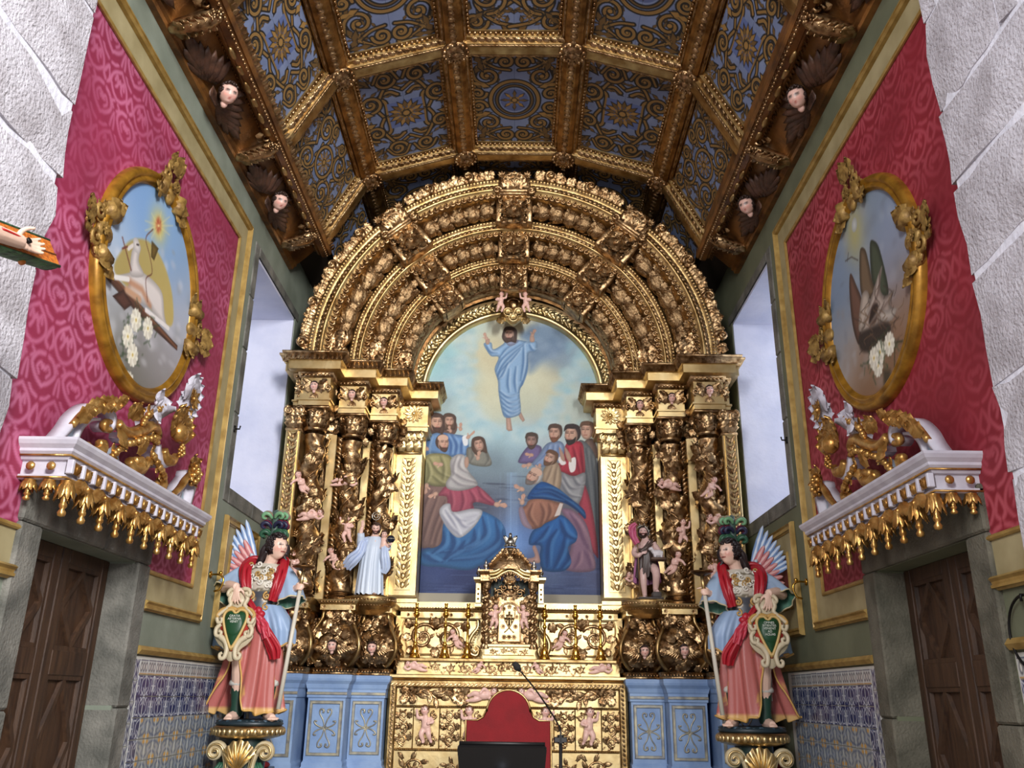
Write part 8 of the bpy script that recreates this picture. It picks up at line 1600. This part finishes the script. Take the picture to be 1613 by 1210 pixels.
# ------------------------------------------------------------------ round wall paintings in carved frames, gilt door pelmets
OLDG = mat('ochre gold frame', (186, 136, 46), .35, .5, (132, 92, 28), 9, .001, 30); OLDC = mat('carved ochre frame', (176, 142, 78), .5, .3, (110, 80, 36), 16, .004, 45)
for side, nm, what in ((-1, 'left', 'lamb lying on a cross among clouds'), (1, 'right', 'pelican on its nest among lilies')):
    fr = thing('wall_medallion', 'round painting of a %s in gold frame, %s wall' % (what, nm), 'painting', (side*(WX-.006), OVC[0], OVC[1]))
    g = G(); g.add(paint_medal(side), T(-side*(WX-.006), -OVC[0], -OVC[1])); g.obj('painted_canvas', OIL, fr, cols=True)
    L = FR((0, 1, 0), (0, 0, 1), (1, 0, 0), (0, 0, 0)) if side < 0 else FR((0, -1, 0), (0, 0, 1), (-1, 0, 0), (0, 0, 0))
    t = np.arange(72)*2*PI/72; g = G(); prof = [(.83, 0), (.83, .03), (.815, .06), (.79, .07), (.775, .05), (.76, .05), (.75, .065), (.735, .06), (.72, .035), (.715, .03), (.715, .022)]
    P = np.stack([np.stack([r_*np.cos(t), r_*np.sin(t), np.full(72, h)], -1) for r_, h in prof], 1); V, F = grid(P, cu=True); g.add((V, F), L); g.obj('moulding', OLDG, fr)
    for a in (0.0, PI/2, PI):
        g = G(); rd = np.array([math.cos(a), math.sin(a)]); K = L @ T(rd[0]*.775, rd[1]*.775, .03) @ RZ(a-PI/2) @ S(.8, .8, .6)
        g.add(ball(.5, 12, 8), K @ T(0, -.01, .02) @ S(.16, .24, .11))
        for e in (-1, 1):
            for (x, y, r, a0, d, r0) in ((.10, .12, .075, -PI/2, 1, .026), (.17, .02, .06, PI/2, -1, .024), (.07, .24, .05, -PI/2, 1, .02)): sp = spiral2(e*x, y, r, a0, d*e, 1.5, 22); stem(g, sp, r0, r0*.5, .02, .06, K); leaves_along(g, sp, r*1.0, 3, -d*e, .02, K)
            g.add(LEAF_W, K @ T(e*.05, .22, .03) @ RZ(PI/2-e*.35) @ S(.2)); g.add(LEAF_W, K @ T(e*.14, .0, .03) @ RZ(-e*.3+(0 if e > 0 else PI)) @ S(.22)); g.add(LEAF_W, K @ T(e*.20, -.08, .02) @ RZ((-.6 if e > 0 else PI+.6)) @ S(.2))
            g.add(tube([tuple((K @ np.array([e*.19, -.12, .02, 1]))[:3]), tuple((K @ np.array([e*.19, .05, .05, 1]))[:3])], .05, 10))
        g.add(LEAF_W, K @ T(0, .20, .05) @ RZ(PI/2) @ S(.22)); g.add(ROSE, K @ T(0, .05, .07) @ S(.07)); g.obj('corner_cartouche', OLDC, fr)

WHITE = mat('lavender white gesso', (206, 204, 214), .45, 0, (188, 184, 196), 8, .001, 40); PBLUE = mat('faded blue gesso', (164, 182, 192), .5, 0, (146, 164, 176), 6); GB = mat('bright water gilding', (214, 170, 100), .3, .75, (160, 112, 52), 14, .003, 40)
def rib3(g, pts, w, th, M, n=6, z=0., nm='scroll_band'):
    g = G(); rib3_(g, pts, w, th, M, n, z); return g.obj(nm, WHITE, pm)
def rib3_(g, pts, w, th, M, n=6, z=0.):
    """scroll band standing out from the wall plane: path (s,h), width w across the plane normal"""
    p = cr(pts, n); k = np.linspace(0, 1, len(p)); ww = np.interp(k, np.linspace(0, 1, len(th)), th) if np.ndim(th) else np.full(len(p), th)
    t = nrm(np.gradient(p, axis=0)); nn = np.stack([-t[:, 1], t[:, 0]], 1); a, b = p+nn*ww[:, None]/2, p-nn*ww[:, None]/2
    P = np.stack([np.c_[a, np.full(len(p), z)], np.c_[b, np.full(len(p), z)], np.c_[b, np.full(len(p), z+w)], np.c_[a, np.full(len(p), z+w)]], 1); V, F = grid(P, cv=True); k_ = len(p)-1
    g.add((V, [F[0][:, ::-1], np.array([(0, 1, 2, 3), (4*k_+3, 4*k_+2, 4*k_+1, 4*k_)])]), M)
for side, nm in ((-1, 'left'), (1, 'right')):
    Y0, Y1, XF, ZT2, ZB2 = (4.40, 6.40, 2.30, 2.90, 2.70); Lp = Y1-Y0
    pm = thing('door_pelmet', 'white and gold carved canopy with hanging tassels above the %s doorway' % nm, 'canopy', (side*(WX-.035), (Y0+Y1)/2, 2.70))
    if side > 0: Y0 += .08; Y1 += .10
    off = T(-side*(WX-.035), -(Y0+Y1)/2 if side < 0 else -(4.40+6.40)/2, -2.70)
    # frame: s along the wall (0..Lp), h up, out from the wall
    L = off @ FR((0, 1, 0), (0, 0, 1), (1, 0, 0), (-(WX-.0), Y0, 0)) if side < 0 else off @ FR((0, 1, 0), (0, 0, 1), (-1, 0, 0), (WX-.0, Y0, 0))
    Lm = Y1-Y0; D = WX-XF
    def ring3(prof):   # mouldings on three sides: prof (out, h)
        P = np.array([[(-o, h, .0), (-o, h, D+o), (Lm+o, h, D+o), (Lm+o, h, .0)] for o, h in prof]); V, F = grid(P); k = (len(prof)-1)*4; F[0] = F[0]; F.append(np.array([(3, 2, 1, 0)])); F.append(np.array([(k, k+1, k+2, k+3)])); return V, F
    g = G(); g.add(ring3([(-.01, 2.70), (.0, 2.705), (.0, 2.725), (-.02, 2.73), (-.02, 2.80), (.0, 2.805), (.01, 2.82), (.015, 2.83), (.03, 2.845), (.03, 2.86), (.05, 2.88), (.06, 2.90), (.06, 2.915), (0, 2.92)]), L); g.obj('cornice', WHITE, pm, smooth=False)
    g = G()
    for h, o in ((2.826, .018), (2.71, .003)): g.add(tube([(-o, h, 0), (-o, h, D+o), (Lm+o, h, D+o), (Lm+o, h, 0)], .006, 5), L)
    g.obj('gilt_line', GB, pm)
    n = 16; sp = Lm/n                               # little gilded windows along the frieze
    for k in range(n):
        sx = (k+.5)*sp; g = G(); g.add(box(sx-sp*.33, sx+sp*.33, 2.735, 2.797, D+.018, D+.024), L); g.add(ball(.5, 7, 5), L @ T(sx, 2.765, D+.024) @ S(.035, .055, .03)); g.add(LEAF_W, L @ T(sx, 2.735, D+.024) @ RZ(PI/2) @ S(.06)); g.obj('frieze_ornament', GB, pm)
        g = G(); g.add(box(k*sp-.013, k*sp+.013, 2.728, 2.805, D+.0, D+.036, .004), L); g.obj('frieze_pillar', WHITE, pm, smooth=False)
    for k in range(2):
        for q in (0, 1): g = G(); o_ = -.024 if q == 0 else Lm+.024; g.add(ball(.5, 7, 5), L @ T(o_, 2.765, D*(.3+.42*k)) @ S(.03, .05, .05)); g.obj('frieze_ornament', GB, pm)
    TS = G() if side < 0 else TS
    if side < 0:
        TS.add(lathe([(0, -.16), (.022, -.155), (.028, -.14), (.014, -.125), (.024, -.115), (.026, -.105), (.018, -.095), (.04, -.03), (.045, 0)], 12))
        for k in range(8): TS.add(LEAF_S, RZ(k*PI/4) @ T(.036, 0, -.01) @ FR((.05, 0, -1), (0, 1, 0), (1, 0, 0), (0, 0, 0)) @ S(.095))
        TS = TS.mesh('tassel', GB)
    nt = 10
    for k in range(nt):
        sx = .05+(Lm-.10)*k/(nt-1); q_ = (L @ np.array([sx, 2.70, D-.01, 1]))[:3]; link('tassel', TS, pm, M=T(*q_) @ RZ(k) @ S(.82, .82, 1.2))
        if k < nt-1: g = G(); sp_ = spiral2(0, 0, .035, 0, 1, 1.2, 12); g.add(tube(np.c_[sx+(Lm-.1)/(nt-1)/2+sp_[:, 0], 2.69+sp_[:, 1], np.full(12, D)], np.linspace(.016, .01, 12), 5), L); g.add(LEAF_W, L @ T(sx+(Lm-.1)/(nt-1)/2-.05, 2.69, D) @ S(.11)); g.obj('festoon_curl', GB, pm)
    for k in range(2): q_ = (L @ np.array([.02, 2.70, D*(.25+.4*k), 1]))[:3]; link('tassel', TS, pm, M=T(*q_) @ S(.7)); 
    # pediment scrolls, taken from the photograph of the left one on its plane
    A2 = lambda x, y: (lambda p: (p[1]-4.40, p[2]))(at(x/4.32, 600+y/4.32, X=-2.36)); Z4 = lambda *p: [A2(x, y) for x, y in p]; z0 = D-.17
    if side > 0: Z4 = lambda *p: [(lambda q: (q[0]*1.0+.03, q[1]+.0))(A2(x, y)) for x, y in p]
    g = G(); rib3(g, Z4((400, 405), (470, 330), (530, 250), (620, 190), (710, 190), (770, 240), (770, 310), (730, 335), (705, 300), (730, 275)), .09, [.02, .035, .05, .05, .042, .032, .022, .015], L, z=z0+.03); rib3(g, Z4((540, 430), (560, 350), (590, 300), (640, 265), (700, 262)), .07, [.02, .035, .025, .015], L, z=z0+.03)
    g = G(); g.add(prism(Z4((440, 415), (520, 330), (575, 300), (560, 360), (560, 420), (600, 480)), z0+.02, z0+.07), L); g.add(prism(Z4((730, 520), (800, 490), (870, 440), (850, 520), (870, 600), (800, 580)), z0+.02, z0+.07), L); g.add(prism(Z4((930, 640), (980, 560), (1010, 560), (1030, 700)), z0+.02, z0+.07), L); g.add(prism(Z4((1200, 790), (1250, 720), (1285, 720), (1285, 850)), z0+.02, z0+.07), L); g.obj('blue_ground', PBLUE, pm, smooth=False)
    g = G()
    for p_, w_ in ((((480, 300), (540, 235), (630, 170), (720, 150), (790, 165), (800, 190)), .03), (((735, 335), (700, 320), (705, 285), (740, 280)), .03), (((570, 440), (610, 480), (670, 475), (690, 435), (660, 425)), .04), (((790, 290), (830, 340), (890, 355), (960, 330), (1010, 310), (1050, 330), (1060, 380), (1030, 390)), .045), (((870, 540), (900, 600), (945, 590), (940, 545), (905, 545)), .045), (((1050, 690), (1060, 720), (1100, 710), (1095, 670), (1070, 675)), .035), (((960, 620), (990, 560), (1000, 520)), .03), (((1105, 470), (1120, 530), (1160, 545), (1185, 510)), .045), (((1160, 780), (1220, 720), (1260, 660), (1290, 620)), .03)):
        q = np.array(cr(Z4(*p_), 6)); g.add(tube(np.c_[q, np.full(len(q), z0+.12)], np.interp(np.linspace(0, 1, len(q)), [0, .5, 1], [w_*.7, w_, w_*.6]), 7, up=(0, 0, 1)), L)
    for p_, a, L_ in (((500, 260), .9, .14), ((560, 200), .7, .14), ((630, 165), .4, .14), ((690, 150), .2, .13), ((770, 160), .9, .1), ((860, 260), 1.5, .14), ((850, 250), 2.2, .12), ((870, 250), .9, .12), ((780, 330), -1.3, .14), ((800, 380), -1.7, .12), ((910, 500), 1.4, .12)): c_ = Z4(p_)[0]; g.add(LEAF_W, L @ T(c_[0], c_[1], z0+.14) @ RZ(a) @ S(L_))
    g.obj('gilded_scrolls', GB, pm)
    g = G(); c_ = Z4((1190, 330))[0]                    # shell mask
    for k in range(9): a = PI*.9-k*.33; g.add(LEAF_W, L @ T(c_[0]-.03, c_[1]-.03, z0+.12) @ RZ(a) @ S(.24, .20, .2))
    g.add(ball(.5, 10, 8), L @ T(c_[0], c_[1]-.03, z0+.15) @ S(.16, .14, .12)); g.add(GRAPES, L @ T(c_[0]+.02, c_[1]-.12, z0+.16) @ S(.06)); g.obj('shell_mask', GB, pm)
    g = G(); rib3(g, Z4((1000, 290), (1060, 230), (1120, 200), (1180, 190)), .10, [.05, .09, .07, .03], L, z=z0+.03); rib3(g, Z4((1080, 440), (1085, 520), (1120, 560), (1180, 540)), .12, [.05, .07, .07, .03], L, z=z0); rib3(g, Z4((840, 370), (880, 395), (960, 360), (1030, 350)), .10, [.04, .06, .05, .03], L, z=z0+.02); rib3(g, Z4((1230, 800), (1245, 740), (1280, 690), (1310, 650)), .10, .05, L, z=z0); rib3(g, Z4((1285, 850), (1310, 760), (1325, 690), (1300, 640), (1330, 620)), .12, [.04, .05, .05, .03], L, z=z0)
    g = G(); c_ = Z4((1225, 110))[0]
    for k in range(6): g.add(LEAF_W, L @ T(c_[0]-.03, c_[1]-.02, z0+.12+.01*k) @ RZ(-.5+k*.45) @ S(.22))
    g.obj('white_flower', WHITE, pm); g = G()
    for k in range(4): cc_ = Z4((1030, 180))[0]; g.add(LEAF_W, L @ T(cc_[0], cc_[1], z0+.14) @ RZ(.6+k*1.3) @ S(.15))
    g.obj('white_leaf', WHITE, pm); g = G(); g.add(ROSE, L @ T(c_[0]+.01, c_[1]-.01, z0+.2) @ S(.10)); g.obj('gilded_rosette', GB, pm)
    g = G()
    for pth, nb in ((((720, 510), (800, 440), (900, 410), (980, 390), (1030, 420)), 15), (((1000, 500), (1030, 560), (1060, 610), (1080, 660)), 11), (((930, 290), (970, 230), (1030, 200), (1070, 170)), 10)):
        q = np.array(cr(Z4(*pth), 8)); idx = np.linspace(0, len(q)-1, nb).astype(int)
        for j, i in enumerate(idx): g.add(ball(.5, 7, 5), L @ T(q[i][0], q[i][1], z0+.15) @ S(.05 if j % 2 else .04)); g.add(LEAF_S, L @ T(q[i][0], q[i][1], z0+.13) @ RZ(j*2.1) @ S(.08))
        g.obj('bead_garland', GB, pm); g = G()
    c_ = Z4((1300, 610))[0]; g.add(GRAPES, L @ T(c_[0], c_[1]+.02, z0+.12) @ S(.10)); [g.add(LEAF_W, L @ T(c_[0], c_[1], z0+.1) @ RZ(k*1.0) @ S(.15)) for k in range(6)]; g.obj('fruit_garland', GB, pm)

# ------------------------------------------------------------------ carved crucifix arm at the left edge
WOODO = mat('orange grained wood', (206, 120, 40), .4, 0, (150, 74, 22), 5, .003, 30, stretch=(2, 16, 16)); BARK = mat('green painted bark', (64, 104, 66), .6, 0, (30, 58, 36), 30, .008, 50)
P0 = at(84, 400, Y=3.02); P1 = at(0, 370, Y=2.72); ax = nrm(P0-P1); nf = nrm(CAM-P0); nf = nrm(nf-ax*(nf@ax)); uu = np.cross(ax, nf); nf = nrm(nf*.72+uu*(.70 if uu[2] > 0 else -.70)); vb = np.cross(nf, ax); LB = abs((P0[0]+2.31)/ax[0])
CX = thing('crucifix_arm', 'green barked wooden cross arm with a carved nailed hand at the left edge', 'crucifix', tuple(P0))
K = FR(ax, vb, nf, (0, 0, 0)); hx = nrm(ax+vb*.0)
g = G(); th = np.linspace(PI, 2*PI, 18); sec = [(.060*math.cos(a), .088*math.sin(a)) for a in th]
P = np.array([[(x, y, z) for y, z in sec] for x in np.linspace(0, -LB, 40)]); P[..., 1:] *= 1+RNG.normal(size=P.shape[:2])[..., None]*.03; V, F = grid(P); g.add((V, F), K); g.add((np.array([(0, y, z) for y, z in sec]), [np.array([list(range(18))])]), K); g.obj('bark', BARK, CX)
g = G(); g.add(ball(.014, 8, 6), K @ T(-.16, -.052, -.045)); g.obj('branch_stub', WOODO, CX)
for e in (-1, 1): g = G(); g.add(tube([K[:3, :3] @ np.array([x, e*.058, .004]) for x in np.linspace(0, -LB, 20)], .007, 6)); g.obj('bark_edge', BARK, CX)
g = G(); g.add(box(-LB, -.0, -.056, .056, -.01, .008, .003), K); g.obj('split_face', WOODO, CX, smooth=False)
g = G(); g.add(tube([K[:3, :3] @ np.array([x, -.008, .007]) for x in (0, -LB)], .005, 5)); g.obj('grain_ridge', WOODO, CX)
w0 = at(12, 386, Y=2.76)-P0; w0 = w0-nf*(w0@nf)+nf*.032; HM = FR(hx, nrm(np.cross(-nf, hx))*-1, nf*1.0, w0); nv = nf
HM = FR(hx, np.cross(-nf, hx), -nf, w0)
arm = [colour(limb([w0-hx*.42, w0-hx*.25, w0-hx*.08, w0+hx*.02], [.042, .038, .030, .027], 10), (206, 174, 154)), hand(HM, .15, .20, .35, -1, (206, 174, 154))]
g = G(); g.add(fuse(arm, .0042, 1)); g.obj('arm_and_hand', SKIN, CX, True, True)
g = G(); g.add(limb([w0+hx*.04+nv*.01, w0+hx*.04+nv*.026], [.009, .012], 8)); g.obj('nail', bpy.data.materials['black iron'], CX); g = G(); g.add(limb([w0+hx*.03+nv*.014, w0-hx*.03+nv*.024, w0-hx*.12+nv*.031], [.006, .006, .005], 6)); g.obj('blood', mat('red paint', (170, 30, 30), .4), CX)

# ------------------------------------------------------------------ pictures
_pt = paint_ascension(); g = G(); g.add(_pt); tag(g.obj('altar_painting', OIL, cols=True), 'tall round-headed oil painting of a robed figure rising above kneeling onlookers', 'painting')

# things that come in pairs or sets share a group
for o in [o for o in bpy.data.objects if o.parent is None and 'category' in o and 'group' not in o]:
    base = o.name.split('.')[0]
    if base+'.001' in bpy.data.objects: o['group'] = 'pair of '+base.replace('_', ' ')+'s'
